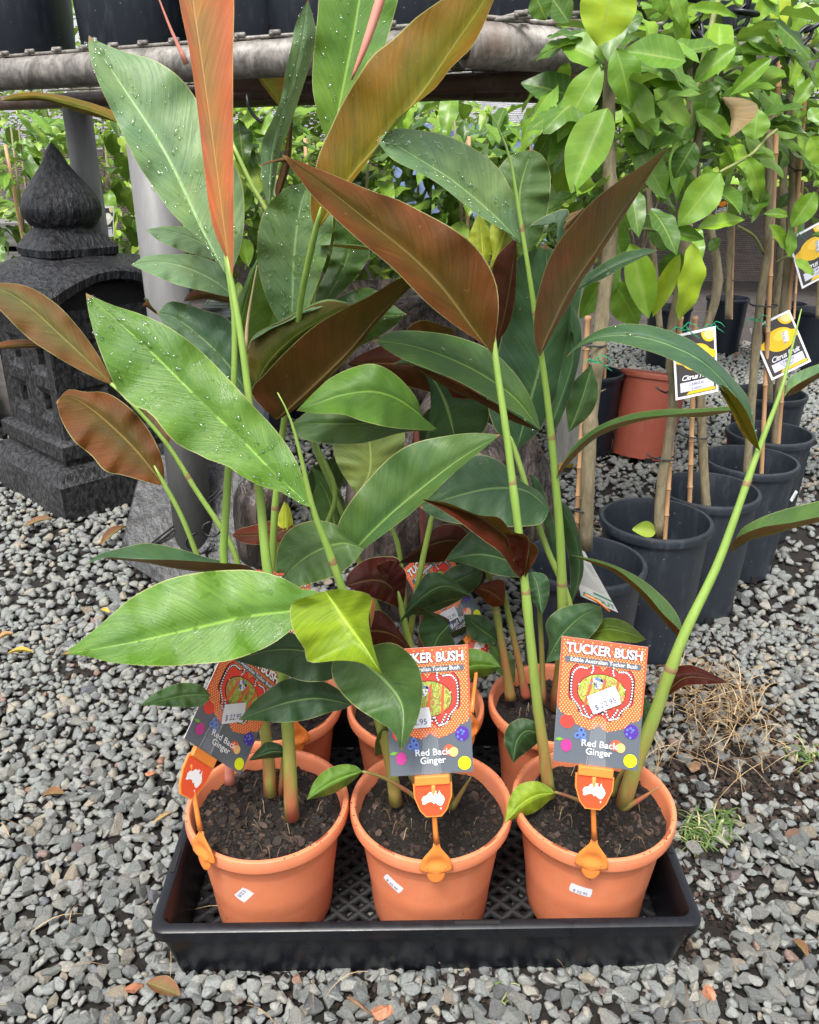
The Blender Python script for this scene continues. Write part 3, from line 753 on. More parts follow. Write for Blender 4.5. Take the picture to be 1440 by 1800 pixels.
sq_loft('collar', [(.092, .634, .5, 0), (.104, .642, .45, 0), (.107, .660, .45, 0), (.101, .666, .45, 0), (.086, .690, .6, 0), (.072, .706, .9, 0), (.068, .712, 1, 0)], M['lantern_roof'], 10, noise_amp=.001)
b_ = MB(); b_.lathe([(.068, .708), (.082, .715), (.096, .735), (.099, .756), (.093, .778), (.075, .806), (.053, .832), (.033, .858), (.020, .885), (.006, .905), (.0005, .910)], (C0.x, C0.y, 0), 40)
b_.build('onion_finial', M['lantern_roof'], lt)

# second dark lantern block at the very left edge, a leaning carved slab, a black stone behind the post
t = thing('stone_block', 'dark stone base cut off by the left picture edge', 'stone block', (-1.75, 2.75, 0))
b_ = MB()
b_.box((-1.72, 2.75, .09), (.5, .5, .18), Euler((0, 0, .5)))
b_.box((-1.72, 2.75, .2), (.42, .42, .05), Euler((0, 0, .5)))
b_.box((-1.72, 2.75, .40), (.36, .36, .36), Euler((0, 0, .5)))
b_.build('carved_block', M['lantern_roof'], t, smooth=False)
def prism_px(name, pts, Y, th, m, parent, tilt=None):
    """slab with a real thickness: outline in the picture at distances Y (one each) pushed back by th"""
    f_ = [P(x, y, yy) for (x, y), yy in zip(pts, Y)]; bk_ = [p + Vector((0, th, 0)) for p in f_]; n = len(pts)
    b_ = MB(); b_.add(f_ + bk_, [tuple(range(n)), tuple(range(2 * n - 1, n - 1, -1))] + [(i, n + i, n + (i + 1) % n, (i + 1) % n) for i in range(n)])
    o = b_.build(name, m, parent, smooth=False)
    bv = o.modifiers.new('bevel', 'BEVEL'); bv.width = .004; bv.segments = 2
    return o
t = thing('leaning_slab', 'dark carved stone slab leaning behind the grey post', 'stone slab', tuple(PG(330, 1050)))
prism_px('slab', [(252, 800), (430, 800), (470, 1082), (330, 1058), (212, 985), (214, 950)], [1.75, 1.75, 1.52, 1.55, 1.62, 1.64], .05, M['slab'], t)
b_ = MB()
for dx in (0, 10):
    b_.tube([P(385 + dx, 862, 1.655), P(258 + dx, 962, 1.628)], .0022, 6)
b_.build('groove_line', M['hole'], t)
b_ = MB()
for cx, cy, r_ in ((348, 955, 22), (372, 930, 16), (380, 972, 18), (345, 985, 14)):
    pts = [P(cx + r_ * math.cos(a), cy + r_ * .8 * math.sin(a), 1.612 + (960 - cy) * .0003) for a in np.linspace(0, 4.6, 12)]; b_.tube(pts, .0025, 6)
b_.build('carved_scroll', M['slab'], t)
t = thing('black_stone_panel', 'black polished stone panel standing just right of the grey post', 'stone panel', tuple(PG(450, 990)))
prism_px('panel', [(405, 620), (478, 620), (470, 800), (440, 985), (395, 985)], [1.85, 1.85, 1.75, 1.68, 1.68], .30, M['black_pot_dark'], t)
t = thing('timber_block', 'weathered pale grey timber top behind the post', 'timber block', tuple(PG(380, 700)))
b_ = MB(); g = PG(385, 545, .42); b_.box((g.x + .03, g.y + .12, .39), (.20, .22, .07), Euler((0, 0, .12)), 0); b_.box((g.x + .03, g.y + .12, .18), (.15, .15, .36), Euler((0, 0, .12)), 1)
b_.build('block', [M['slab_light'], M['slab']], t, smooth=False)

# brown eroded boulder / root stump behind the middle plants
def lump(name, c, dims, m, lb, cat, seed, squash=1):
    v, f = ico(4); r_ = np.random.RandomState(seed); d = np.zeros(len(v))
    for k in range(14):
        n = r_.normal(size=3); n /= np.linalg.norm(n); fr = r_.uniform(2, 9); d += np.sin(v @ n * fr + r_.rand() * 6) / fr * .35
    v = v * (1 + d)[:, None] * np.array(dims); v[:, 2] = np.maximum(v[:, 2], -dims[2] * .8)
    o = new(name, (v).tolist(), [tuple(q) for q in f.tolist()], m, local=True); o.location = c; tag(o, lb, cat); return o
lump('tree_stump', tuple(P(775, 905, 1.42)), (.17, .16, .24), M['rock'], 'brown eroded stump behind the middle ginger stems', 'stump', 2)
lump('boulder', tuple(P(455, 900, 1.5)), (.055, .06, .12), M['rock'], 'small brown boulder low behind the left ginger stems', 'boulder', 5)
u = thing('stone_urn', 'brown fluted stone urn behind the large bronze leaf', 'urn', (-.05, 2.35, 0))
b_ = MB(); vs = []; K = 48
for r_, z in ((.0, 0), (.15, 0), (.15, .05), (.09, .08), (.11, .14), (.2, .22), (.235, .32), (.225, .42), (.19, .5), (.21, .53), (.2, .54), (.17, .5), (.0, .48)):
    for j in range(K):
        a = 6.283 * j / K; rr = r_ * (1 + (.035 * math.cos(a * 16) if .1 < z < .48 else 0)); vs.append((-.05 + rr * math.cos(a), 2.35 + rr * math.sin(a), z))
b_.add(vs, [(i * K + j, i * K + (j + 1) % K, (i + 1) * K + (j + 1) % K, (i + 1) * K + j) for i in range(12) for j in range(K)])
b_.build('urn_body', M['rock'], u)
# grey timber post to the right of the ginger
tpst = thing('timber_post', 'square pale grey post standing behind the right ginger', 'post', tuple(PG(992, 820)))
g = PG(992, 818); b_ = MB(); b_.box((g.x, g.y + .035, .30), (.072, .072, .62), Euler((0, 0, .1)), 0); o = b_.build('post_shaft', M['timber'], tpst, smooth=False)
bv = o.modifiers.new('bevel', 'BEVEL'); bv.width = .003
# ================================================================== TRAY
def rounded_rect(hx, hy, r_, n=6):
    pts = []
    for cx, cy, a0 in ((hx - r_, hy - r_, 0), (-hx + r_, hy - r_, 90), (-hx + r_, -hy + r_, 180), (hx - r_, -hy + r_, 270)):
        for k in range(n + 1):
            a = R(a0 + 90 * k / n); pts.append((cx + r_ * math.cos(a), cy + r_ * math.sin(a)))
    return pts
TX, TY = .017, .862; TRY, TRX = .212, .306; TYAW = R(.9); TH = .088
tray = thing('nursery_tray', 'shallow black plastic tray holding six orange pots', 'tray', (TX, TY, 0), TYAW)
b_ = MB(); prof = [(-.022, .004), (-.019, .0), (-.009, .055), (-.008, .070), (-.001, .071), (.0, .080), (0, .086), (-.003, TH), (-.011, TH), (-.0145, .083), (-.0155, .060), (-.0225, .010), (-.025, .008)]
rings = [[(x, y, z) for x, y in rounded_rect(TRX + o_, TRY + o_, max(.006, .016 + o_ * .3))] for o_, z in prof]
K = len(rings[0]); vs = [p for r_ in rings for p in r_]
b_.add(vs, [(i * K + j, i * K + (j + 1) % K, (i + 1) * K + (j + 1) % K, (i + 1) * K + j) for i in range(len(rings) - 1) for j in range(K)])
o = b_.build('tray_wall', M['tray'], tray, local=True)
try: o.data.set_sharp_from_angle(angle=R(40))
except Exception: pass
b_ = MB(); hx, hy = TRX - .024, TRY - .024      # open lattice floor, bars thickened to darken the tray inside
for k in range(-22, 23):
    for sg in (1, -1):
        a = Vector((k * .027, 0, .008)); d = Vector((1, sg * .9, 0)).normalized()
        ts = []
        for lim, comp in ((hx, 0), (hy, 1)):
            for s_ in (-1, 1):
                if abs(d[comp]) > 1e-6:
                    t_ = (s_ * lim - a[comp]) / d[comp]; p = a + d * t_
                    if abs(p.x) <= hx + 1e-6 and abs(p.y) <= hy + 1e-6: ts.append(t_)
        if len(ts) >= 2:
            b_.tube([a + d * min(ts), a + d * max(ts)], .0052, 5)
b_.build('lattice_floor', simple('matt_black_plastic', (.006, .006, .007), .7), tray, local=True)
for p_, q_ in (((.055, -TRY + .006, TH + .0006), (.05, .005, .001)), ((-TRX + .006, -TRY + .1, TH + .0006), (.005, .036, .001)), ((TRX - .006, -TRY + .12, TH + .0006), (.005, .036, .001))):
    b_ = MB(); b_.box(p_, q_); b_.build('rim_slot', M['hole'], tray, local=True, smooth=False)

# ================================================================== ORANGE POTS
POT_R, POT_H = .096, .158
prof = [(.0, .006), (.066, .004), (.0685, .0), (.070, .004), (.0715, .02), (.0748, .06), (.0782, .092), (.0812, .112), (.0850, .128), (.0893, .1385), (.0915, .1415), (.0930, .1420), (.0948, .1432), (.0956, .148), (.0954, .1545), (.0944, .1578), (.0930, .1585), (.0900, .1585), (.0886, .1572), (.0876, .150), (.084, .128), (.069, .012), (0, .012)]
b_ = MB(); b_.lathe(prof, n=72); pot0 = b_.build('pot_mesh', M['orange_pot'], None, local=True); pot_mesh = pot0.data; bpy.data.objects.remove(pot0)
try: pot_mesh.set_sharp_from_angle(angle=R(42))
except Exception: pass
txt_cache = {}
def text_mesh(s, size=1.0, bold=0.0, shear=0.0, spacing=1.0):
    """flat triangulated lettering centred on x: verts, faces"""
    key = (s, size, bold, shear, spacing)
    if key in txt_cache: return txt_cache[key]
    c = bpy.data.curves.new('lettering', 'FONT'); c.body = s; c.size = size; c.offset = bold; c.shear = shear; c.space_character = spacing; c.align_x = 'CENTER'; c.resolution_u = 3
    o = bpy.data.objects.new('lettering', c); COL.objects.link(o)
    bpy.context.view_layer.update()
    m = o.evaluated_get(bpy.context.evaluated_depsgraph_get()).to_mesh()
    r_ = ([tuple(v.co) for v in m.vertices], [tuple(p.vertices) for p in m.polygons])
    bpy.data.objects.remove(o); bpy.data.curves.remove(c); txt_cache[key] = r_; return r_

def sticker(parent, name, cpos, nrm, up, w_, h_, text='$ 22.95', rot=0, curve_r=None):
    """price sticker with nibbled ends, wrapped on a cylinder wall when curve_r is given (centre on parent's axis)"""
    right = up.cross(nrm).normalized(); up = nrm.cross(right).normalized()
    cr_, sr_ = math.cos(rot), math.sin(rot)
    def at(x, y, d):
        x, y = x * cr_ - y * sr_, x * sr_ + y * cr_
        if curve_r:
            a = x / curve_r; return cpos + right * (math.sin(a) * curve_r) + up * y + nrm * (d - curve_r * (1 - math.cos(a)))
        return cpos + right * x + up * y + nrm * d
    n = 10; vs, fs = [], []
    for i in range(n + 1):
        x = -w_ / 2 + w_ * i / n
        for k in range(5):
            y = -h_ / 2 + h_ * k / 4; xx = x + (.04 * w_ * (1 - abs(k - 2) / 2) * (1 if i == n else -1) if i in (0, n) else 0); vs.append(at(xx, y, .0006))
    fs = [(i * 5 + k, (i + 1) * 5 + k, (i + 1) * 5 + k + 1, i * 5 + k + 1) for i in range(n) for k in range(4)]
    b_ = MB(); b_.add(vs, fs, 0)
    tv, tf = text_mesh(text, h_ * .42, .0); b_.add([at(x * .9, y - h_ * .34, .0009) for x, y, _ in tv], tf, 1)
    return b_.build(name, [M['white'], M['ink']], parent, local=True, smooth=False)

soil_seed = [10]
def soil_disc(parent, r_, z, name='soil', amp=.006, chipn=700, cs=.003):
    soil_seed[0] += 1; s = soil_seed[0]; vs, fs = [], []; nr_, na = 22, 64
    vs.append((0, 0, z + .004))
    for i in range(1, nr_ + 1):
        for j in range(na):
            a = 6.283 * j / na; q = r_ * i / nr_; x, y = q * math.cos(a), q * math.sin(a)
            h = amp * (math.sin(x * 70 + s) * math.sin(y * 63 + s * 2) * .5 + .35 * math.sin(x * 190 + y * 150 + s)) + amp * .6 * (1 - (i / nr_) ** 2) + rng.uniform(-.0009, .0009)
            vs.append((x, y, z + h))
    fs = [(0, 1 + j, 1 + (j + 1) % na) for j in range(na)] + [(1 + (i - 1) * na + j, 1 + i * na + j, 1 + i * na + (j + 1) % na, 1 + (i - 1) * na + (j + 1) % na) for i in range(1, nr_) for j in range(na)]
    o = new(name, vs, fs, M['soil'], parent, local=True)
    it = []
    for _ in range(chipn):
        a = rng.uniform(0, 6.283); q = r_ * .97 * math.sqrt(rng.random()); x, y = q * math.cos(a), q * math.sin(a)
        h = amp * (math.sin(x * 70 + s) * math.sin(y * 63 + s * 2) * .5 + .35 * math.sin(x * 190 + y * 150 + s)) + amp * .6 * (1 - (q / r_) ** 2)
        sz = cs * (.25 + 1.1 * rng.random() ** 3); it.append(((x, y, z + h + sz * .1), sz, rng.random() ** 1.3))
    vsave = WLOC(parent)
    it2 = [((vsave.x + p[0], vsave.y + p[1], vsave.z + p[2]), s_, tn) for p, s_, tn in it]
    chips('bark_chips', it2, M['chips'], parent)
    fib = [([(vsave.x + p[0], vsave.y + p[1], vsave.z + p[2] + .001) for p in pts], wd, tn) for pts, wd, tn in arcs(26, 0, 0, r_ * .75, r_ * .75, .016, .00025, (z + .003, z + .007), bend=2.2)]
    scatter_strips('root_fibres', fib, M['needles'], parent=parent)

# ================================================================== GINGER LEAVES AND STEMS
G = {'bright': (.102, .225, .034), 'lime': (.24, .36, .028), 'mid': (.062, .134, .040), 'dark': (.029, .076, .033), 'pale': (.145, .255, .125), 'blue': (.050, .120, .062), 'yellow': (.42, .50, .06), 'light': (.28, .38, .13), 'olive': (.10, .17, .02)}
U = {'bronze': (.140, .104, .008), 'brown': (.080, .034, .014), 'orange': (.47, .180, .088), 'maroon': (.050, .008, .008), 'red': (.082, .019, .012), 'pinkbrown': (.158, .086, .056), 'olive': (.078, .076, .010), 'rust': (.112, .050, .012), 'olivebrown': (.118, .080, .027)}
drop_v, drop_f = ico(1)
def droplets(leaf, faces_pts, n, seed, s0=.0010):
    r_ = random.Random(seed); b_ = MB(); vs, fs = [], []
    off = 0; V_, F_ = [], []
    for _ in range(n):
        c, nm, ax = r_.choice(faces_pts)
        j = Vector((r_.uniform(-1, 1), r_.uniform(-1, 1), r_.uniform(-1, 1))) * .004
        c = c + j - nm * j.dot(nm)
        s = s0 * (.35 + 2.4 * r_.random() ** 6); el = r_.uniform(1, 2.6)
        bx = nm.cross(ax).normalized(); a = r_.uniform(-.9, .9); e1 = ax * math.cos(a) + bx * math.sin(a); e2 = nm.cross(e1)
        Mx = np.array([[e1.x * s * el, e2.x * s, nm.x * s * .42], [e1.y * s * el, e2.y * s, nm.y * s * .42], [e1.z * s * el, e2.z * s, nm.z * s * .42]])
        V_.append(drop_v @ Mx.T + np.array(c)); F_.append(drop_f + off); off += len(drop_v)
    o = new('water_drops', np.concatenate(V_).tolist(), [tuple(x) for x in np.concatenate(F_).tolist()], M['water'], None, kind='stuff')
    return o
lseed = [0]
def leaf(parent, A, Mi, B, Y, d=(.012, .012), show='U', up='mid', un='brown', patch=0.0, drops=0, wave=1.0, n=30, label=None, arch=0.0, rib=None):
    """A, B: margins, Mi: midrib from base to tip, all as seen in the photograph; Y: distances of base, tip (or base, middle, tip);
    d: how much farther (+) or nearer (-) each margin lies than the midrib"""
    lseed[0] += 1; sd_ = lseed[0]; r_ = random.Random(sd_)
    if len(Y) == 2: Y = (Y[0], (Y[0] + Y[1]) / 2 + arch, Y[1])
    m = cr(Mi, n); a = cr([Mi[0]] + A + [Mi[-1]], n); b = cr([Mi[0]] + B + [Mi[-1]], n)
    ks = 6; rows = []; uvs = []; ph = r_.uniform(0, 6)
    for i in range(n):
        t = i / (n - 1)
        yy = Y[0] * (1 - t) * (1 - 2 * t) + 4 * Y[1] * t * (1 - t) + Y[2] * t * (2 * t - 1) if True else 0
        env = math.sin(math.pi * min(1, max(0, t))) ** .7
        row = []
        for side, e, dd in ((-1, a, d[0]), (1, b, d[1])):
            seq = range(ks, 0, -1) if side < 0 else range(0, ks + 1)
            for k in seq:
                s = k / ks; q = m[i] * (1 - s) + e[i] * s
                dep = dd * env * (s ** 1.4) + .0022 * env * math.sin(min(1, s * 5) * 1.57) * (1 if dd >= 0 else -1) * 0 \
                      + wave * .0055 * env * s * s * math.sin(t * 21 + ph + side) + wave * .0022 * env * s * math.sin(t * 47 + ph * 2 + side * 2)
                groove = .0028 * env * math.exp(-(s * 9) ** 2)
                row.append(P(q[0], q[1], yy + dep + groove)); uvs.append((.5 + .5 * side * s, t))
        rows.append(row)
    W_ = 2 * ks + 1; vs = [p for r2 in rows for p in r2]
    fs = [(i * W_ + j, i * W_ + j + 1, (i + 1) * W_ + j + 1, (i + 1) * W_ + j) for i in range(n - 1) for j in range(W_ - 1)]
    camp = Vector((0, 0, CAMH)); sc = [0, 0]
    for f in fs:
        p0, p1, p2, p3 = (vs[k] for k in f); nn = (p2 - p0).cross(p3 - p1); cc = (p0 + p2) / 2 - camp
        sc[0 if (f[0] % W_) < ks else 1] += -nn.dot(cc.normalized())
    big = sc[0] if abs(sc[0]) > abs(sc[1]) else sc[1]
    if (big > 0) != (show == 'U'): fs = [tuple(reversed(f)) for f in fs]
    o = new('leaf', vs, fs, ginger_mat(G[up] if isinstance(up, str) else up, U[un] if isinstance(un, str) else un, patch, rib), parent, uvs=uvs)
    if label: o['label'] = label
    if drops:
        fp = []
        for i in range(1, n - 1):
            for j in range(1, W_ - 2):
                p0, p1, p3 = vs[i * W_ + j], vs[i * W_ + j + 1], vs[(i + 1) * W_ + j]
                nn = (p1 - p0).cross(p3 - p0)
                if nn.length < 1e-9: continue
                nn.normalize()
                if nn.dot(p0 - camp) > 0: nn = -nn
                hv = math.sin(i * .9 + sd_) * math.sin(j * 1.1 + i * .35)
                if hv > -.25: fp.append((p0, nn, (p3 - p0).normalized()))
        dr = droplets(o, fp, drops, sd_); dr.name = 'water_drops'
        off = WLOC(parent); dr.data.transform(Matrix.Translation(-off)); dr.parent = o
    return o

def stem(parent, pts, rad, m='stem', name='stem', n=14, nodes=(), seg=30, label=None):
    """pts: (px, py, Y); rad in metres, first to last"""
    q = cr([(*p,) for p in pts], seg); W = [P(*c) for c in q]
    rr = [rad[0] + (rad[-1] - rad[0]) * i / (seg - 1) for i in range(seg)] if len(rad) == 2 else [float(np.interp(i / (seg - 1), np.linspace(0, 1, len(rad)), rad)) for i in range(seg)]
    if name == 'stem': rr = [x * (.65 + .28 * math.exp(-7 * i / seg)) for i, x in enumerate(rr)]
    for nd in nodes:
        k = int(nd * (seg - 1)); rr[k] *= 1.12
    if rad[-1] > .0035 and name == 'stem':       # run out to a slim petiole where the blade starts
        e_ = (W[-1] - W[-2]).normalized(); W += [W[-1] + e_ * .012, W[-1] + e_ * .026]; rr[-1] *= .9; rr += [rr[-1] * .75, rr[-1] * .30]; seg += 2
    b_ = MB(); b_.tube(W, rr, n)
    L = [0]
    for i in range(1, seg): L.append(L[-1] + (W[i] - W[i - 1]).length)
    uv = [(j / n, L[i] / .6) for i in range(seg) for j in range(n)]
    o = new(name, b_.v, b_.f, M[m], parent, uvs=uv)
    for nd in nodes:
        k = min(seg - 3, int(nd * (seg - 1))); p0, p1 = W[k], W[k + 1]; e_ = (p1 - p0).normalized(); sh = MB(); sd2 = e_.cross(Vector((0, -1, 0))).normalized()
        sh.tube([p0 - e_ * .004, p0 - e_ * .0005, p0 + e_ * .0012 + sd2 * .0003, p0 + e_ * .0045 + sd2 * .0012], [rr[k] * .99, rr[k] * 1.06, rr[k] * 1.03, rr[k] * .88], n, cap=False)
        new('leaf_sheath', sh.v, sh.f, M['sheath'], parent)
    if label: o['label'] = label
    return o

potc = {'FL': (-.167, .757), 'FM': (.0255, .757), 'FR': (.217, .760), 'RL': (-.190, .955), 'RM': (.0085, .948), 'RR': (.206, .952)}
labels = {'FL': 'ginger in orange pot at the front left of the tray, with the upright orange leaf', 'FM': 'ginger in the middle front orange pot, broad drooping leaf over its tag',
          'FR': 'ginger in the front right orange pot, one stem leaning far right', 'RL': 'ginger in the rear left orange pot, brown leaves reaching over the lantern',
          'RM': 'ginger in the rear middle orange pot, dark red leaves among its stems', 'RR': 'ginger in the rear right orange pot beside the dark citrus pots'}
GP = {}
for k, (x, y) in potc.items():
    t = thing('potted_ginger', labels[k], 'potted plant', (x, y, .011), group='red back gingers in orange pots'); GP[k] = t
    p = link('pot', pot_mesh, t, rot=(0, 0, rng.uniform(0, 6)))
    if k == 'FL': SLM = simple('slot_shade', (.30, .07, .03), .6)
    for a in (-.85 + rng.uniform(-.1, .1), 1.9, 4.0):        # rim slots as flat strips, shade painted into their darker colour
        sl_ = MB(); ar = [a + q * .03 for q in range(8)]
        sl_.add([(r_ * math.cos(an), r_ * math.sin(an), .1590) for an in ar for r_ in (.0899, .0922)], [(2 * q, 2 * q + 1, 2 * q + 3, 2 * q + 2) for q in range(7)])
        sl_.build('rim_slot', SLM, t, local=True, smooth=False)
    soil_disc(t, .0862, .135, chipn=1300 if k[0] == 'F' else 400, cs=.0052 if k == 'FL' else .0038)
def pot_sticker(k, ang, z, rot, txt='$ 22.95'):
    r_ = float(np.interp(z, [.06, .092, .112], [.0748, .0782, .0812])) + .0006; a = ang; nrm = Vector((math.sin(a), -math.cos(a), -.12)).normalized()
    sticker(GP[k], 'price_sticker', Vector((math.sin(a) * r_, -math.cos(a) * r_, z)), nrm, Vector((0, 0, 1)), .0235, .0145, txt, rot, r_)
pot_sticker('FL', -.24, .094, -2.2); pot_sticker('FM', -.58, .100, -.55); pot_sticker('FR', -.31, .096, -.12)

FL, FM, FR, RL, RM, RR = (GP[k] for k in ('FL', 'FM', 'FR', 'RL', 'RM', 'RR'))
# ---- stems
stem(FL, [(513, 1437, .735), (506, 1280, .74), (490, 1120, .755), (470, 1000, .765), (458, 880, .775), (440, 720, .785), (425, 600, .79), (408, 500, .80)], [.0095, .0088, .0062, .0046], nodes=(.42, .72), label='thick green stem with a red base')
stem(FL, [(476, 1396, .775), (467, 1290, .785), (435, 1130, .81), (402, 1030, .82), (393, 975, .825), (397, 900, .83), (402, 820, .835), (411, 680, .85), (412, 560, .855), (402, 486, .86)], [.0092, .0075, .006, .004], 'stem', nodes=(.38,))
stem(FL, [(494, 1396, .775), (499, 1320, .775), (508, 1240, .775)], [.0045, .003], 'stem_dark', seg=8)
stem(FL, [(404, 1374, .79), (402, 1335, .79), (395, 1290, .80)], [.0078, .006], 'spike_pink', seg=8)
stem(FM, [(696, 1412, .765), (686, 1340, .765), (660, 1240, .76), (630, 1120, .755), (600, 1030, .75), (575, 960, .745), (550, 893, .74), (526, 790, .735), (508, 730, .735), (488, 690, .735)], [.009, .0085, .0075, .0068, .005, .003, .0008], nodes=(.35, .62))
stem(FM, [(742, 1412, .775), (728, 1370, .775), (700, 1330, .78), (690, 1260, .79)], [.007, .005], 'stem_dark', seg=10)
stem(FM, [(788, 1415, .775), (786, 1370, .775), (780, 1300, .785), (772, 1210, .79)], [.0085, .007], 'stem', seg=10)
stem(FM, [(795, 1420, .765), (812, 1392, .762), (829, 1364, .76)], [.005, .004, .0008], 'stem_dark', seg=8)
stem(FM, [(742, 1412, .755), (715, 1390, .75), (670, 1365, .745), (637, 1356, .74)], [.003, .0016], 'stem_dark', seg=10, name='petiole')
stem(FR, [(966, 1398, .77), (956, 1320, .77), (945, 1240, .775), (935, 1150, .78), (922, 1020, .79), (905, 880, .80), (890, 760, .81), (874, 650, .82), (868, 600, .825)], [.0085, .0078, .0064, .005], nodes=(.42, .66))
stem(FR, [(1096, 1416, .77), (1115, 1350, .77), (1150, 1260, .77), (1178, 1180, .77), (1205, 1110, .775), (1258, 1000, .79), (1290, 915, .80), (1330, 800, .815), (1372, 690, .83), (1390, 620, .84), (1409, 543, .85)], [.0112, .0108, .0092, .0076, .0064, .0050, .0029, .0008], nodes=(.3, .66), label='long stem leaning right past the citrus pots')
stem(FR, [(1094, 1422, .765), (1120, 1408, .76), (1160, 1382, .757)], [.006, .004, .0008], 'stem_dark', seg=8)
stem(FR, [(1030, 1412, .76), (1000, 1400, .755), (975, 1392, .752)], [.0025, .0016], 'stem_dark', seg=8, name='petiole')
stem(FR, [(1075, 1400, .79), (1092, 1360, .79), (1110, 1340, .79)], [.006, .004, .001], 'stem_dark', seg=8)
stem(RR, [(975, 1245, .95), (985, 1170, .945), (988, 1060, .94), (985, 950, .935), (975, 830, .925), (962, 700, .915), (945, 580, .905), (930, 480, .90), (912, 370, .90), (897, 280, .90), (875, 222, .90), (858, 190, .90)], [.0090, .0084, .0080, .0064, .0052, .0040, .0026, .0008], nodes=(.22, .48, .66, .8), label='tallest stem ending in a thin pale spike')
stem(RR, [(898, 1228, .96), (885, 1150, .97), (870, 1060, .98), (850, 960, .985), (845, 930, .985)], [.009, .006], 'stem_dark', nodes=(.5,))
stem(RR, [(925, 1225, .97), (905, 1130, .98), (885, 1040, .985)], [.008, .006], 'stem_dark')
stem(RR, [(1008, 1250, .95), (1010, 1180, .96), (1000, 1060, .97), (960, 960, .985), (930, 870, .99), (905, 790, 1.0)], [.0085, .0075, .006, .0055], 'stem')
stem(RR, [(955, 1235, .95), (953, 1160, .955), (948, 1060, .96)], [.006, .005], 'stem_dark', seg=10)
stem(RM, [(755, 1235, .94), (735, 1180, .935), (715, 1110, .93), (706, 1068, .925)], [.008, .0068], 'stem')
stem(RM, [(710, 1220, .95), (722, 1110, .95), (738, 1010, .95), (757, 920, .95), (762, 905, .95)], [.0065, .0055], 'stem')
stem(RM, [(700, 1210, .95), (680, 1110, .955), (662, 1060, .955)], [.005, .004], 'stem')
stem(RM, [(700, 1230, .96), (712, 1100, .98), (700, 960, 1.0), (668, 900, 1.0)], [.0062, .005], 'stem')
stem(RM, [(690, 1230, .97), (660, 1080, 1.0), (600, 900, 1.02), (552, 785, 1.03)], [.0062, .0052], 'stem_dark')
stem(RM, [(735, 1235, .96), (745, 1000, 1.0), (735, 800, 1.02), (715, 680, 1.03), (650, 570, 1.03), (615, 490, 1.03), (592, 448, 1.03)], [.006, .0055, .006, .0065, .0035, .0006], 'spike_red', label='dark red rolled shoot')
stem(RL, [(480, 1290, .95), (479, 1180, .955), (478, 1060, .955), (482, 920, .96), (497, 760, .955), (520, 600, .93), (532, 510, .90), (555, 405, .87)], [.0082, .0072, .0056, .0052], nodes=(.45,))
stem(RL, [(455, 1285, .96), (440, 1130, .97), (418, 990, .975), (390, 930, .98), (345, 862, .985), (293, 780, .99), (225, 702, .99), (195, 674, .99)], [.0075, .0066, .005, .0032], nodes=(.72,))
stem(RL, [(440, 1280, .95), (400, 1120, .945), (345, 972, .94), (318, 905, .94), (289, 851, .94)], [.0065, .0056, .0045])
stem(RL, [(500, 1290, .955), (510, 1150, .98), (560, 960, 1.0), (590, 870, 1.0), (560, 790, 1.0)], [.006, .005], 'stem_dark')
stem(RL, [(432, 620, .86), (436, 560, .86), (452, 466, .86)], [.003, .0007], 'spike', seg=8)
stem(FL, [(328, 112, .86), (300, 50, .86), (272, -22, .86)], [.0030, .0007], 'spike_pink', seg=8)
stem(RL, [(618, 140, .93), (640, 85, .93), (662, 20, .935), (690, -70, .94), (705, -130, .94)], [.001, .0055, .0075, .006, .002], 'spike_pink', seg=16)
stem(RL, [(520, 610, 1.0), (480, 400, 1.02), (445, 330, 1.03), (405, 245, 1.04)], [.005, .0035], 'stem', seg=14)
stem(RR, [(870, 600, .98), (862, 540, .98), (850, 480, .98)], [.004, .003], 'stem', seg=8)

# ---- leaves: front left plant
leaf(FL, [(395, 480), (360, 430), (325, 398), (292, 362), (265, 322), (240, 285), (222, 250), (202, 205), (182, 165), (168, 130), (156, 90)],
     [(402, 490), (355, 405), (292, 272), (215, 152), (156, 62)],
     [(422, 440), (430, 380), (425, 320), (400, 262), (370, 215), (336, 160), (312, 132), (270, 105), (222, 92), (175, 74)], (.86, .93), (-.02, .02), up='pale', un='brown', patch=.0, drops=720, wave=1.2, label='large pale green leaf covered in water drops')
leaf(FL, [(404, 470), (391, 440), (372, 390), (358, 290), (347, 190), (333, 90), (313, -20), (318, -150)],
     [(408, 522), (402, 460), (391, 375), (380, 290), (366, 190), (352, 90), (337, -20), (335, -130), (345, -230)],
     [(410, 470), (411, 430), (411, 340), (410, 240), (410, 100), (411, -20), (395, -150)], (.80, .84), (.012, -.012), show='D', up='olive', un='orange', wave=.5, rib=(.6, .5, .05), label='upright orange red young leaf')
leaf(FM, [(520, 882), (500, 867), (460, 855), (425, 837), (395, 816), (375, 812), (345, 797), (318, 785), (300, 770), (285, 752), (262, 724), (235, 714), (214, 695), (200, 675), (175, 615), (157, 555)],
     [(547, 892), (482, 832), (430, 778), (380, 731), (330, 682), (270, 622), (220, 576), (151, 515)],
     [(543, 880), (536, 850), (520, 808), (490, 762), (450, 718), (400, 664), (350, 614), (300, 577), (250, 553), (200, 537), (170, 524)], (.735, .80), (-.022, .018), up='bright', un='brown', patch=.06, drops=520, wave=1.5, label='biggest bright green leaf, wet, tip to the upper left')
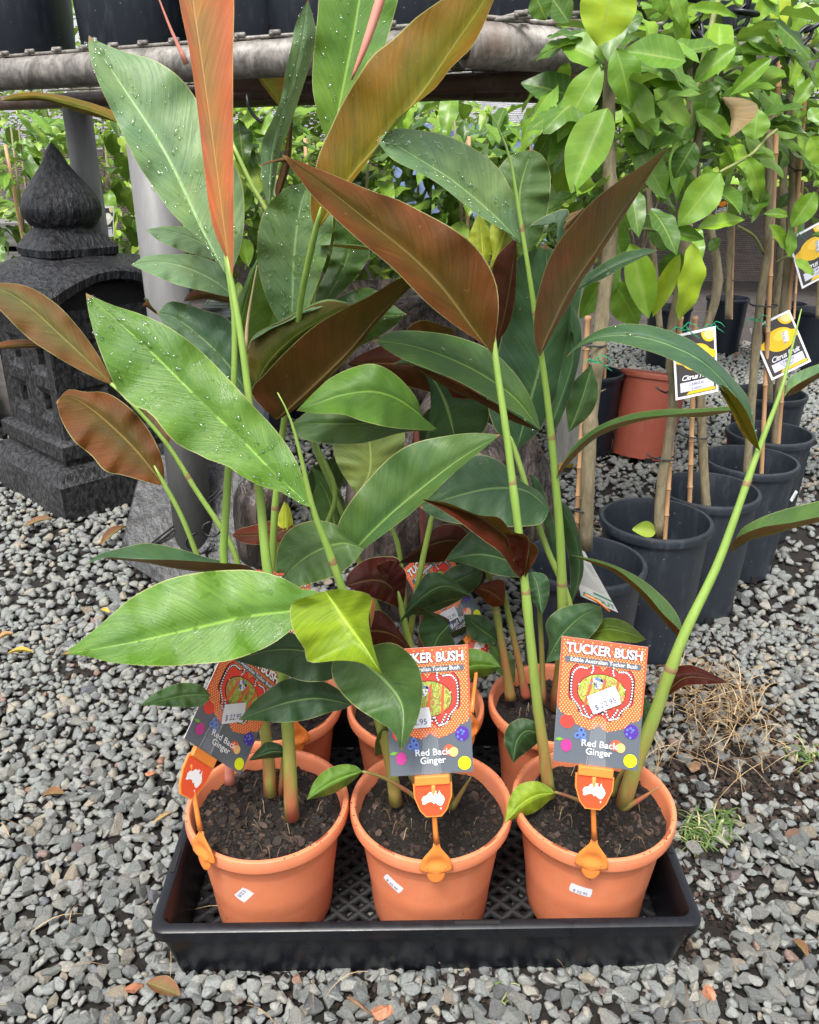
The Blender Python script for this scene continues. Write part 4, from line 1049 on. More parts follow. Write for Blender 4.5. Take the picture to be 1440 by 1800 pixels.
leaf(FL, [(560, 1040), (530, 1035), (500, 1017), (450, 1003), (400, 1002), (345, 1007), (290, 1020), (232, 1050), (190, 1086), (150, 1120)],
     [(598, 1068), (560, 1066), (510, 1075), (430, 1085), (330, 1108), (230, 1130), (150, 1144), (110, 1150)],
     [(560, 1085), (520, 1102), (490, 1125), (450, 1146), (400, 1162), (350, 1167), (280, 1171), (200, 1165), (150, 1153)], (.70, .62), (.03, -.022), up='bright', un='brown', patch=.02, wave=1.2, label='large flat green leaf low on the left', drops=6)
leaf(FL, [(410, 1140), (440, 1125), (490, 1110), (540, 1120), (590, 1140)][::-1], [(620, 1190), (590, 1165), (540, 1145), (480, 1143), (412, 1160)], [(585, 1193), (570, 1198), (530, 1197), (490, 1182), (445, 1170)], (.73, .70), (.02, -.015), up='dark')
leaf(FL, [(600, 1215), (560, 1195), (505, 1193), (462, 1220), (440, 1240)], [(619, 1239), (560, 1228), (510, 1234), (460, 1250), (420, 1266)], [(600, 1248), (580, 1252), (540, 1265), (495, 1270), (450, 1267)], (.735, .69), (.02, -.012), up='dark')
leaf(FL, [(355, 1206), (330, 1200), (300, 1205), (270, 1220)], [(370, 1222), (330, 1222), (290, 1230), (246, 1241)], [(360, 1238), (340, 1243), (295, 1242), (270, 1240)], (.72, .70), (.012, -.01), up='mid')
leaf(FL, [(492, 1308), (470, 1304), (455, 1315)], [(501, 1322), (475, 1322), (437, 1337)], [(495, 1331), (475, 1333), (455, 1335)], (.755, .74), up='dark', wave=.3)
leaf(FL, [(400, 988), (368, 981), (320, 966), (280, 957), (250, 955), (215, 963), (180, 972), (163, 982)], [(452, 1004), (400, 1003), (350, 1005), (300, 998), (255, 989), (205, 984), (175, 982), (152, 993)],
     [(430, 993), (392, 990), (340, 986), (300, 984), (250, 983), (215, 981), (185, 980)], (.80, .82), (.05, -.025), up='blue', un='red', show='U', wave=.8)
# front middle plant
leaf(FM, [(545, 1047), (512, 1062), (514, 1105), (535, 1140), (543, 1164), (600, 1161), (640, 1167)], [(572, 1039), (590, 1065), (610, 1095), (640, 1135), (673, 1188)], [(602, 1036), (652, 1047), (648, 1085), (655, 1130), (665, 1165)], (.70, .655), (-.03, -.035), up='lime', un='orange', wave=1.6, label='yellow green curled leaf')
leaf(FM, [(652, 1070), (646, 1090)], [(652, 1105), (650, 1082), (645, 1045)], [(658, 1080), (658, 1056)], (.678, .672), (.0, .01), show='D', un='orange', up='lime', wave=0, n=10)
leaf(FM, [(585, 1165), (585, 1192), (602, 1220), (630, 1246), (665, 1268), (690, 1286)], [(605, 1140), (640, 1165), (680, 1200), (708, 1245), (705, 1319)], [(640, 1138), (690, 1130), (728, 1158), (743, 1200), (738, 1252), (722, 1290)], (.715, .64), (-.012, -.015), up='mid', label='broad green leaf drooping over the middle tag', drops=3)
leaf(FM, [(625, 1346), (600, 1344), (572, 1354), (552, 1375)], [(637, 1356), (605, 1366), (572, 1382), (539, 1406)], [(632, 1362), (618, 1375), (590, 1393), (560, 1402)], (.745, .72), up='bright', wave=.5)
leaf(FM, [(505, 1000), (485, 1008), (490, 962), (510, 930), (550, 915), (590, 922), (612, 945)][::-1], [(640, 965), (600, 955), (545, 975), (500, 1012), (483, 1030)], [(620, 990), (595, 1010), (560, 1022), (520, 1033), (500, 1034)], (.82, .80), (.02, -.015), up='mid')
# front right plant
leaf(FR, [(966, 1384), (942, 1373), (912, 1380), (895, 1405)], [(976, 1394), (945, 1398), (915, 1415), (887, 1447)], [(965, 1408), (940, 1428), (908, 1438)], (.75, .72), up='lime', wave=.5)
leaf(FR, [(945, 1272), (917, 1263), (893, 1276), (887, 1305)], [(950, 1290), (925, 1285), (908, 1305), (902, 1342)], [(946, 1305), (926, 1322), (912, 1332)], (.775, .755), up='dark', wave=.4)
leaf(FR, [(1290, 742), (1324, 740), (1318, 705), (1300, 678), (1262, 636), (1218, 600), (1160, 576), (1100, 569), (1050, 581), (1012, 608)][1:], [(1337, 792), (1325, 750), (1290, 693), (1240, 640), (1180, 608), (1110, 590), (1050, 594), (1013, 612), (995, 629)],
     [(1322, 770), (1300, 725), (1272, 686), (1238, 662), (1180, 632), (1120, 611), (1065, 600), (1025, 606)], (.82, .86), (.03, -.02), up='blue', un='rust', arch=-.02, wave=1.0, label='long arching leaf at the right', drops=25)
leaf(FR, [(1330, 770), (1318, 735), (1300, 705), (1275, 680)], [(1337, 793), (1322, 775), (1300, 735), (1262, 676)], [(1327, 785), (1305, 762), (1285, 722), (1270, 695)], (.812, .80), (-.012, -.004), show='D', un='bronze', wave=.4)
leaf(FR, [(990, 812), (1012, 780), (1050, 750), (1100, 730), (1160, 720), (1230, 718), (1290, 714)], [(978, 842), (1000, 815), (1040, 776), (1080, 755), (1130, 740), (1180, 733), (1235, 733), (1303, 720)],
     [(985, 822), (1008, 793), (1045, 762), (1085, 744), (1130, 734), (1180, 729), (1240, 724)], (.92, .94), (.04, -.02), up='mid', un='pinkbrown', wave=.6)
leaf(FR, [(1300, 935), (1315, 922), (1350, 905), (1400, 890), (1470, 878)], [(1283, 972), (1320, 950), (1365, 938), (1410, 925), (1500, 905)], [(1292, 948), (1335, 928), (1395, 918), (1460, 905)], (.80, .84), (.04, -.02), up='mid', un='rust', wave=.6)
leaf(FR, [(1385, 668), (1402, 655), (1430, 643), (1480, 630)], [(1378, 699), (1405, 688), (1445, 662), (1520, 630)], [(1392, 682), (1430, 660), (1480, 638)], (.83, .86), (.04, -.02), up='pale', un='red', drops=40)
leaf(FR, [(1196, 1092), (1180, 1065), (1158, 1042), (1128, 1018), (1090, 998), (1050, 984)], [(1200, 1128), (1170, 1095), (1145, 1068), (1115, 1035), (1075, 1004), (1040, 990), (1002, 975)], [(1195, 1108), (1165, 1078), (1140, 1048), (1112, 1022), (1075, 997)], (.775, .86), (.035, -.015), up='mid', un='red', wave=.6)
leaf(FR, [(1167, 1195), (1185, 1174), (1215, 1169), (1250, 1183)], [(1170, 1227), (1185, 1205), (1215, 1190), (1282, 1200)], [(1182, 1219), (1208, 1205), (1240, 1203)], (.77, .74), (.02, -.01), show='D', up='dark', un='maroon', wave=.5)
leaf(FR, [(1128, 1290), (1122, 1260), (1124, 1235)], [(1150, 1288), (1140, 1262), (1130, 1222)], [(1152, 1270), (1145, 1240)], (.79, .80), up='dark', wave=.3)
leaf(FR, [(944, 730), (928, 690), (900, 650), (860, 614), (800, 591), (740, 582), (690, 583)], [(950, 756), (905, 700), (850, 660), (790, 630), (720, 607), (657, 599)], [(915, 730), (868, 705), (800, 668), (750, 648), (700, 627)], (.89, .83), (.03, -.03), up='mid', un='red', wave=.9, drops=10, label='dark green glossy leaf arching left')
leaf(FR, [(915, 735), (868, 708), (800, 672), (750, 650)], [(950, 758), (905, 735), (820, 690), (720, 640)], [(900, 740), (850, 712), (790, 684), (750, 660)], (.895, .85), (-.0, .02), show='D', up='dark', un='red', wave=.4)
leaf(FR, [(930, 948), (900, 934), (878, 910), (840, 905), (790, 885), (760, 880)], [(920, 1021), (908, 970), (880, 935), (830, 903), (740, 877)], [(944, 970), (941, 1000)][::-1] + [(932, 955), (905, 940)] if False else [(903, 1005), (880, 972), (850, 950), (800, 912), (765, 890)], (.79, .74), (-.02, -.03), show='D', up='dark', un='red', wave=1.0, label='dark red underside of a twisted leaf')
leaf(FR, [(945, 975), (943, 960), (920, 945), (900, 935)], [(920, 1021), (925, 990), (915, 960), (890, 935)], [(908, 1000), (900, 975), (893, 950)], (.789, .765), (-.01, .0), show='D', un='red', up='dark', wave=.6)
leaf(FR, [(928, 640), (900, 600), (873, 545), (868, 500), (842, 440), (800, 404), (740, 371), (700, 351), (650, 334), (590, 309), (545, 290)][1:] if False else [(870, 600), (877, 540), (870, 490), (842, 440), (800, 404), (740, 371), (700, 351), (650, 334), (590, 309), (545, 291)],
     [(866, 622), (832, 580), (778, 507), (722, 450), (652, 393), (580, 335), (530, 296), (495, 271)], [(850, 606), (800, 572), (750, 532), (690, 471), (640, 430), (590, 385), (550, 345), (525, 312)], (.82, .76), (.02, -.025), show='D', up='dark', un='rust', wave=1.0, rib=(.4, .3, .1), label='big rust brown leaf with a curled thin tip')
leaf(FR, [(504, 277), (482, 281), (466, 286)], [(520, 290), (495, 282), (458, 293)], [(500, 286), (478, 285)], (.762, .755), show='D', un='rust', up='olive', wave=0, n=10)
# rear right plant
leaf(RR, [(912, 400), (905, 352), (880, 300), (840, 265), (790, 240), (740, 229), (692, 227)], [(915, 428), (880, 390), (840, 354), (790, 314), (740, 282), (695, 255), (662, 246)], [(903, 415), (870, 396), (828, 369), (780, 330), (742, 306), (690, 280)], (.90, .84), (.03, -.02), up='pale', un='brown', drops=496, label='wet blue green leaf reaching left')
leaf(RR, [(940, 600), (939, 560), (946, 515), (962, 462), (982, 425), (1008, 392), (1040, 355), (1085, 320), (1130, 290)], [(949, 628), (958, 600), (972, 570), (996, 520), (1022, 480), (1056, 430), (1092, 375), (1132, 318), (1176, 257)], [(958, 612), (980, 570), (1002, 535), (1026, 488), (1062, 436), (1096, 382), (1134, 322)], (.90, .86), (-.03, .012), show='D', up='mid', un='pinkbrown', wave=.8, label='tall pinkish brown leaf with a sharp tip')
leaf(RR, [(1012, 488), (1040, 462), (1072, 420), (1083, 392)][::-1] and [(1025, 490), (1052, 450), (1082, 398)], [(1005, 508), (1035, 455), (1068, 405), (1092, 372)], [(1008, 495), (1030, 450), (1060, 408)], (.915, .90), show='D', un='bronze', up='dark', wave=.3)
leaf(RR, [(932, 400), (958, 380), (1000, 370)], [(985, 436), (975, 415), (990, 395), (1028, 366)][::-1], [(982, 432), (1000, 420)][::-1], (.94, .93), show='D', un='pinkbrown', up='dark', wave=.3)
leaf(RR, [(900, 785), (868, 750), (856, 690), (875, 620), (893, 540), (905, 460)], [(908, 790), (930, 715), (950, 640), (962, 560), (962, 480), (960, 430)], [(945, 760), (975, 700), (1000, 630), (1018, 545), (1020, 480)], (1.0, .98), (.02, .02), up='blue', un='red', wave=.8, drops=20)
leaf(RR, [(1020, 492), (1050, 470), (1090, 446), (1130, 437)], [(1010, 512), (1045, 487), (1090, 462), (1156, 440)], [(1025, 505), (1060, 490), (1110, 462)], (.93, .95), (.02, -.02), up='dark', un='red', drops=25)
leaf(RR, [(882, 400), (868, 360), (865, 320), (885, 285), (905, 270)], [(925, 440), (915, 390), (915, 330), (935, 262)], [(950, 420), (963, 370), (968, 310), (955, 275)], (.97, .99), up='mid', un='brown', drops=15)
leaf(RR, [(835, 455), (820, 430), (832, 395)], [(850, 478), (848, 430), (842, 370)], [(862, 450), (862, 410)], (1.0, 1.0), up='yellow', un='brown', wave=.3)
leaf(RR, [(865, 450), (858, 420), (870, 385)], [(856, 482), (882, 425), (898, 372)], [(880, 458), (902, 415)], (1.0, 1.0), up='yellow', un='brown', wave=.3)
leaf(RR, [(872, 590), (862, 520), (868, 462), (890, 432)], [(874, 602), (890, 540), (900, 480), (908, 420)], [(893, 575), (905, 530), (908, 470)], (.97, .96), show='D', un='red', up='mid', wave=.4)
leaf(RR, [(958, 878), (945, 862), (920, 848), (880, 812), (840, 799), (800, 818), (770, 850), (752, 875)], [(966, 896), (925, 862), (870, 858), (810, 870), (738, 892)], [(962, 905), (948, 922), (900, 926), (850, 925), (800, 920), (765, 910)], (.955, .90), (.03, -.02), up='blue', un='red', wave=.9, drops=10, label='big dark blue green leaf behind the stems')
leaf(RR, [(922, 1000), (895, 968), (850, 928), (830, 932), (800, 962)], [(935, 1012), (890, 985), (840, 975), (782, 986)], [(915, 1015), (870, 1010), (820, 992)], (.95, .91), (.02, -.02), up='dark', un='red')
leaf(RR, [(885, 1020), (850, 1025), (835, 1035)], [(888, 1060), (860, 1040), (828, 1030)], [(880, 1065), (865, 1066), (845, 1050)], (.96, .94), show='D', un='red', up='dark', wave=.5)
leaf(RR, [(930, 1008), (925, 1035), (940, 1062)], [(935, 1005), (945, 1030), (953, 1081)], [(958, 1010), (966, 1030), (962, 1060)], (.945, .925), up='blue', wave=.4)
leaf(RR, [(965, 1130), (960, 1095), (985, 1070), (1030, 1060)], [(960, 1165), (985, 1120), (1020, 1085), (1057, 1066)], [(990, 1155), (1035, 1122), (1058, 1092)], (.90, .88), (.02, -.01), up='blue', wave=.5, drops=3)
leaf(RR, [(1055, 1092), (1075, 1086), (1105, 1096)], [(1030, 1120), (1065, 1106), (1100, 1112), (1136, 1124)], [(1050, 1128), (1090, 1127), (1118, 1130)], (.90, .86), (.02, -.02), up='olive', un='rust', wave=.4)
leaf(RR, [(1003, 1040), (1000, 980), (985, 920), (985, 880)], [(1000, 1075), (1018, 1010), (1010, 940), (978, 872)], [(1025, 1010), (1022, 960), (1005, 900)], (.98, .98), up='dark', wave=.5)
leaf(RR, [(960, 920), (945, 880), (935, 840)], [(985, 1010), (965, 950), (950, 900), (930, 830)], [(985, 960), (968, 900), (950, 850)], (.99, .99), up='dark', wave=.5)
leaf(RR, [(1010, 540), (1000, 600)], [(960, 770), (990, 690), (1008, 620), (1000, 520)][::1], [(985, 740), (1015, 650), (1022, 580)], (1.0, .98), up='blue', wave=.5)
leaf(RR, [(790, 1015), (760, 1005), (740, 1020)], [(700, 1098), (730, 1060), (780, 1030), (830, 1048)][::-1], [(735, 1075), (780, 1058)][::-1], (.93, .92), up='dark', wave=.5)
# rear middle plant
leaf(RM, [(745, 748), (735, 705), (700, 662), (660, 640), (620, 646), (580, 665), (552, 690)], [(768, 754), (722, 716), (690, 697), (650, 688), (600, 695), (558, 709), (521, 722)], [(745, 756), (690, 752), (640, 741), (600, 728), (560, 727)], (.92, .86), (.03, -.03), up='bright', un='red', wave=.9, label='glossy green leaf in the middle, tip to the left')
leaf(RM, [(720, 735), (640, 720), (560, 715)], [(765, 758), (700, 745), (610, 745), (512, 745)], [(735, 757), (700, 762), (660, 774), (620, 781), (560, 778), (522, 766)], (.94, .90), (.02, -.02), up='mid', un='red')
leaf(RM, [(600, 830), (588, 800), (590, 770)], [(628, 870), (650, 830), (650, 780), (640, 740)], [(660, 845), (700, 815), (712, 770), (700, 745)], (1.0, 1.0), up='light', un='brown', wave=.8)
leaf(RM, [(592, 975), (592, 930), (612, 888), (650, 840), (690, 800), (730, 778), (780, 767), (830, 761)], [(596, 1000), (640, 950), (692, 900), (750, 852), (812, 805), (880, 764)], [(625, 975), (660, 950), (700, 920), (722, 903), (760, 868), (800, 830), (840, 797)], (.84, .80), (.025, -.02), up='mid', un='rust', wave=1.0, label='long green leaf across the middle pointing right', drops=2)
leaf(RM, [(585, 990), (600, 972), (625, 962)], [(597, 1008), (610, 985), (632, 968), (650, 950)], [(605, 995), (628, 980)], (.835, .83), show='D', un='rust', wave=.3)
leaf(RM, [(612, 1010), (640, 985), (680, 978), (704, 990)], [(707, 1072), (690, 1035), (660, 1020), (608, 1030)][::-1], [(640, 1045), (680, 1060)], (.90, .93), (.02, -.01), show='D', up='dark', un='maroon', wave=1.3, label='dark maroon leaf underside')
leaf(RM, [(713, 1040), (713, 1005), (690, 985)], [(707, 1073), (690, 1035), (665, 990)], [(680, 1055), (655, 1015)], (.925, .915), show='D', up='dark', un='maroon', wave=.6)
leaf(RM, [(740, 840), (760, 690), (735, 640)], [(800, 770), (780, 700), (745, 650), (690, 640)], [(850, 760), (858, 700), (810, 650), (740, 620)], (1.02, 1.0), up='dark', un='red', wave=.6)
leaf(RM, [(640, 620), (700, 600), (760, 610)], [(610, 640), (690, 640), (770, 655), (850, 700)], [(650, 660), (720, 680), (800, 700)], (1.03, 1.0), show='D', up='dark', un='red', wave=.5)
leaf(RM, [(735, 1110), (745, 1080)], [(755, 1160), (770, 1120), (790, 1090), (740, 1070)][:3] + [(728, 1065)], [(800, 1140), (780, 1100)], (.92, .92), up='dark', wave=.3)
leaf(RM, [(735, 960), (770, 925), (810, 925)], [(700, 990), (740, 965), (790, 950), (835, 960)], [(740, 990), (790, 985)], (.98, .99), show='D', up='dark', un='maroon', wave=.5)
leaf(RM, [(745, 1050), (790, 1000), (830, 990)], [(722, 1080), (760, 1045), (810, 1018), (852, 1000)], [(750, 1080), (800, 1060), (840, 1030)], (.93, .95), up='dark', un='maroon', wave=.5)
leaf(RM, [(620, 1090), (650, 1075), (680, 1080)], [(600, 1130), (640, 1110), (690, 1115), (730, 1150)], [(630, 1150), (680, 1165)], (.90, .90), show='D', up='dark', un='maroon', wave=.5)
leaf(RM, [(800, 1150), (830, 1140), (862, 1150)], [(800, 1185), (835, 1170), (880, 1172)], [(830, 1192), (862, 1186)], (.93, .93), up='bright', un='red', wave=.4)
# rear left plant
leaf(RL, [(548, 385), (545, 355), (550, 320), (561, 270), (578, 232), (602, 180), (632, 130), (656, 96), (692, 68), (732, 30), (762, 9), (800, -20), (840, -70)],
     [(556, 406), (588, 358), (622, 304), (680, 240), (742, 164), (800, 78), (852, 0), (910, -110)], [(568, 394), (600, 345), (642, 290), (682, 230), (702, 205), (742, 174), (770, 150), (792, 120), (830, 82), (852, 40), (872, -10), (900, -70)],
     (.87, .84), (.02, -.02), show='D', up='olive', un='bronze', wave=.9, label='big bronze leaf sweeping up to the top')
leaf(RL, [(478, 545), (458, 490), (452, 430), (464, 372), (498, 335), (530, 322)], [(505, 585), (514, 540), (516, 470), (522, 400), (532, 350), (546, 317)], [(535, 555), (556, 505), (575, 450), (585, 400), (582, 368), (562, 330)], (.95, .98), (-.012, -.012), up='pale', un='brown', drops=496, patch=.06, label='wet green leaf in the centre with long drops')
leaf(RL, [(555, 520), (580, 460), (590, 400)], [(560, 548), (600, 480), (615, 420), (590, 372)], [(600, 515), (635, 475), (650, 440), (625, 400)], (1.0, 1.02), up='mid', un='brown', drops=40, patch=.04)
leaf(RL, [(640, 432), (600, 428), (575, 430)], [(660, 440), (620, 438), (590, 434), (558, 432)], [(640, 434), (615, 431), (590, 430)], (.96, .95), (.03, -.01), up='mid', un='rust', wave=.4)
leaf(RL, [(462, 330), (459, 285), (462, 246), (480, 208), (495, 170), (501, 130), (512, 82), (520, 42)], [(474, 362), (475, 310), (482, 250), (500, 190), (518, 130), (532, 70), (542, -2)], [(483, 325), (493, 265), (512, 215), (527, 170), (540, 130), (551, 92), (557, 60)], (1.06, 1.10), (-.01, .03), up='pale', un='brown', drops=336, label='narrow upright grey green leaf near the top')
leaf(RL, [(484, 330), (495, 290), (505, 240)], [(486, 350), (500, 300), (508, 240), (515, 205)], [(498, 330), (510, 290), (514, 240)], (1.065, 1.08), show='D', up='mid', un='brown', wave=.2, n=14)
leaf(RL, [(571, 238), (556, 190), (549, 150), (551, 100), (558, 30), (565, -40), (590, -110)], [(586, 268), (592, 210), (606, 140), (622, 60), (632, 0), (645, -80), (660, -150)], [(625, 225), (655, 160), (675, 90), (692, 30), (705, -30), (700, -90)], (.97, 1.0), (-.01, -.01), up='bright', un='brown', drops=336, wave=.7, label='wet yellow green leaf at the top centre')
leaf(RL, [(452, 688), (438, 650), (437, 608), (455, 583), (500, 562), (530, 545), (575, 529)], [(443, 694), (470, 640), (520, 590), (570, 560), (617, 535)], [(470, 670), (530, 610), (590, 565)], (.90, .92), (.01, .03), show='D', up='mid', un='olive', wave=.6)
leaf(RL, [(452, 585), (500, 560), (530, 543), (575, 526)], [(440, 603), (470, 580), (505, 566), (535, 548), (580, 533), (618, 533)], [(445, 597), (500, 568), (580, 535)], (.905, .925), (.03, .0), up='pale', un='olive', wave=.4)
leaf(RL, [(440, 690), (465, 658), (500, 620), (550, 575), (600, 545), (652, 519), (700, 490), (742, 478)], [(484, 738), (505, 722), (545, 685), (612, 620), (655, 568), (702, 518), (735, 490), (789, 467)], [(495, 735), (512, 724), (550, 692), (616, 626), (660, 572), (706, 521), (740, 492)], (.86, .82), (-.02, .01), show='D', up='mid', un='brown', wave=.9, label='dark brown leaf with a long point to the right')
leaf(RL, [(560, 560), (600, 520), (650, 506), (690, 535)], [(545, 650), (600, 590), (650, 560), (716, 553)], [(570, 645), (620, 616), (680, 583)], (1.0, 1.02), up='mid', un='brown', drops=60, patch=.05)
leaf(RL, [(430, 500), (412, 560)][::-1], [(440, 700), (420, 600), (440, 500), (465, 430)], [(470, 600), (490, 540), (480, 470)], (1.0, 1.0), up='bright', un='brown', wave=.6)
leaf(RL, [(435, 640), (450, 580), (480, 540)], [(430, 700), (465, 620), (500, 560), (520, 500)], [(480, 660), (520, 600), (530, 540)], (1.02, 1.0), up='bright', un='brown', wave=.6)
leaf(RL, [(420, 600), (400, 560), (360, 545), (310, 530), (290, 534), (279, 550)], [(440, 700), (400, 640), (350, 590), (310, 560), (275, 548)], [(400, 670), (340, 630), (300, 590)], (.93, .95), (.02, -.01), up='blue', un='brown', drops=50, patch=.03)
leaf(RL, [(395, 473), (350, 450), (300, 447), (255, 451)], [(412, 520), (370, 490), (320, 468), (270, 460), (231, 466)], [(398, 521), (360, 512), (310, 500), (262, 480)], (.93, .96), (.02, -.02), up='pale', un='rust', drops=30)
leaf(RL, [(385, 420), (340, 402), (295, 397)], [(400, 460), (350, 425), (300, 407), (257, 404)], [(372, 455), (320, 440), (282, 425)], (.97, 1.0), (.02, -.01), up='pale', un='rust', drops=20)
leaf(RL, [(400, 515), (360, 510), (335, 513)], [(410, 530), (365, 520), (322, 530)], [(395, 532), (360, 526)], (.965, .97), show='D', un='rust', wave=.3)
leaf(RL, [(252, 525), (258, 527)][:1] + [(259, 526)], [(290, 560), (268, 540), (260, 525)], [(272, 550), (255, 538), (249, 540)], (1.0, 1.0), show='D', un='rust', wave=.2, n=10)
leaf(RL, [(190, 655), (170, 620), (140, 578), (100, 535), (50, 504), (0, 497), (-30, 500)], [(197, 676), (152, 632), (102, 585), (50, 538), (5, 510), (-70, 480)], [(180, 670), (130, 645), (80, 615), (45, 590), (0, 545), (-30, 515)], (.99, 1.03), (.02, -.02), show='D', up='mid', un='olivebrown', wave=.7, label='olive brown leaf reaching out of the left edge')
leaf(RL, [(60, 598), (30, 597), (0, 602)], [(88, 611), (45, 607), (-30, 615)], [(60, 612), (20, 613)], (1.04, 1.06), show='D', un='rust', wave=.3)
leaf(RL, [(289, 835), (287, 815), (275, 780), (250, 740), (220, 710), (185, 690), (150, 689), (120, 685)], [(288, 852), (240, 792), (200, 752), (160, 718), (125, 698), (99, 706)], [(280, 853), (250, 845), (215, 835), (185, 828), (160, 800), (130, 775), (108, 738)], (.94, .98), (.02, -.02), show='D', up='lime', un='rust', wave=1.3, label='brown crinkled leaf in front of the lantern')
leaf(RL, [(290, 775), (278, 750), (255, 728)], [(293, 785), (275, 755), (245, 715)], [(300, 770), (290, 740), (265, 715)], (1.0, 1.02), show='D', un='pinkbrown', wave=.3, n=12)
leaf(RL, [(205, 200), (170, 184), (135, 174), (110, 168), (60, 161), (20, 166)], [(240, 240), (205, 214), (160, 194), (110, 180), (60, 170), (0, 177)], [(212, 218), (170, 206), (130, 195), (80, 178), (30, 178)], (.98, 1.05), show='D', un='bronze', up='lime', wave=.5, label='narrow orange olive leaf at the top left')
leaf(RL, [(480, 915), (440, 925), (420, 930)], [(520, 925), (470, 940), (407, 941)], [(500, 950), (465, 957), (430, 955)], (1.0, .98), (.02, -.01), show='D', un='red', wave=.4)
leaf(RL, [(485, 990), (478, 940)], [(470, 1010), (500, 940), (500, 880)], [(515, 960), (512, 900)], (.99, 1.0), up='yellow', un='brown', wave=.3)
leaf(RL, [(565, 980), (545, 900), (555, 850)], [(600, 1010), (590, 930), (575, 870), (545, 820)], [(625, 960), (610, 890), (580, 840)], (1.02, 1.02), up='mid', un='brown', wave=.6)
# soil crumbs spilled on the rims and grit splashed on the walls of the front pots
for k in ('FL', 'FM', 'FR'):
    c_ = WLOC(GP[k]); it = []
    for _ in range(46):
        a = rng.uniform(0, 6.283); r_ = rng.uniform(.0885, .0945); it.append(((c_.x + r_ * math.cos(a), c_.y + r_ * math.sin(a), c_.z + .1590), rng.uniform(.0004, .0011), rng.random()))
    for _ in range(20):
        a = rng.uniform(-2.8, -.3); z = rng.uniform(.03, .12); r_ = float(np.interp(z, [.02, .06, .092, .112, .13], [.0715, .0748, .0782, .0812, .0862])); it.append(((c_.x + r_ * math.cos(a), c_.y + r_ * math.sin(a), c_.z + z), rng.uniform(.0003, .0008), rng.random()))
    chips('soil_crumbs', it, M['chips'], GP[k])
# filler leaves low among the stems
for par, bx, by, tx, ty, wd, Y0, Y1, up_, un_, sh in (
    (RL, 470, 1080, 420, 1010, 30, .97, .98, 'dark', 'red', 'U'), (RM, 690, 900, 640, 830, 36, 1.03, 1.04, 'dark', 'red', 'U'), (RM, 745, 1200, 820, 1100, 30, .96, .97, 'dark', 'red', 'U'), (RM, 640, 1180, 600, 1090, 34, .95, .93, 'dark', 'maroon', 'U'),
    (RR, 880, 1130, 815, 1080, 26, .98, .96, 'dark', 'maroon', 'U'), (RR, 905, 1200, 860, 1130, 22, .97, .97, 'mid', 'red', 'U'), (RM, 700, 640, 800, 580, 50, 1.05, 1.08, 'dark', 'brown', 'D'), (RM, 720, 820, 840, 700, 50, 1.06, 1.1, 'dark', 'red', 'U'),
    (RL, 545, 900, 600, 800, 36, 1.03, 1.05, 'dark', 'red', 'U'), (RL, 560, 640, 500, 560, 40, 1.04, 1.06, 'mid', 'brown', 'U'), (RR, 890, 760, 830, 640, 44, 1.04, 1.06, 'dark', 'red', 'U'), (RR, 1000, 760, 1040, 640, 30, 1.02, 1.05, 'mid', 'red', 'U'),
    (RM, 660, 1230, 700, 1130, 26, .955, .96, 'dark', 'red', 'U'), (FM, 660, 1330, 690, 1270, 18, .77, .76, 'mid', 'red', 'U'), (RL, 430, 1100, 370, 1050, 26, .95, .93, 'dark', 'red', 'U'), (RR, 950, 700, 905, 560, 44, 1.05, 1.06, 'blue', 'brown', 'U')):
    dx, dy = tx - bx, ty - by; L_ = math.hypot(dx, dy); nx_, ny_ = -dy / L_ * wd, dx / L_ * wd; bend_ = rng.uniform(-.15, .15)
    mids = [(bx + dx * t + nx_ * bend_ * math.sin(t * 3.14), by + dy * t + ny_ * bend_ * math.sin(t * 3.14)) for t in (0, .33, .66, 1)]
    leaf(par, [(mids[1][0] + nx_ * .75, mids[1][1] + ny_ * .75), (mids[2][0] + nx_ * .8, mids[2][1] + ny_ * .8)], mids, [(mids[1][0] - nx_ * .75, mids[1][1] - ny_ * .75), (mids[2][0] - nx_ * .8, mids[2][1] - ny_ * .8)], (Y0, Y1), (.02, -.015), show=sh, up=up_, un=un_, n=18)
# ================================================================== PLANT TAGS
def pic_mat():
    m, t, b = mat('printed_plant_photo'); L = t.links
    v = coords(t, 'Object', (1, 1, .5)); n = noise(t, v, 160, 3, .6, 2.5); n2 = noise(t, coords(t, 'Object', (1, 1, .3)), 90, 2, .5, 1)
    c = ramp(t, n.outputs[0], [(.3, (.03, .10, .02)), (.42, (.35, .42, .05)), (.5, (.55, .6, .16)), (.56, (.12, .2, .04)), (.64, (.6, .2, .10)), (.75, (.75, .35, .25))]).outputs[0]
    c = mixc(t, ramp(t, n2.outputs[0], [(.55, (0,) * 3), (.6, (.8,) * 3)]).outputs[0], c, (.52, .16, .07))
    L.new(c, b.inputs['Base Color']); b.inputs['Roughness'].default_value = .3; return m
def pr(name, c, r_=.22):
    m = simple(name, c, r_); m.node_tree.nodes['Principled BSDF'].inputs['Coat Weight'].default_value = .5; m.node_tree.nodes['Principled BSDF'].inputs['Coat Roughness'].default_value = .25; return m
TAGM = [pr('tag_grey', (.12, .14, .165)), pr('tag_orange', (.80, .125, .055)), pr('tag_red', (.78, .065, .05)), pr('tag_yellow_dot', (.92, .50, .18)), pr('tag_white', (.85, .85, .85)), pr('tag_dark_line', (.03, .015, .03)),
        pic_mat(), pr('tag_berry_blue', (.12, .22, .6)), pr('tag_purple', (.10, .04, .35)), pr('tag_pink', (.50, .05, .25)), pr('tag_lime', (.75, .82, .02)), pr('tag_green', (.18, .45, .05)), pr('tag_peach', (.85, .5, .2)), pr('tag_ink', (.06, .05, .16)), pr('tag_board_edge', (.7, .7, .7))]
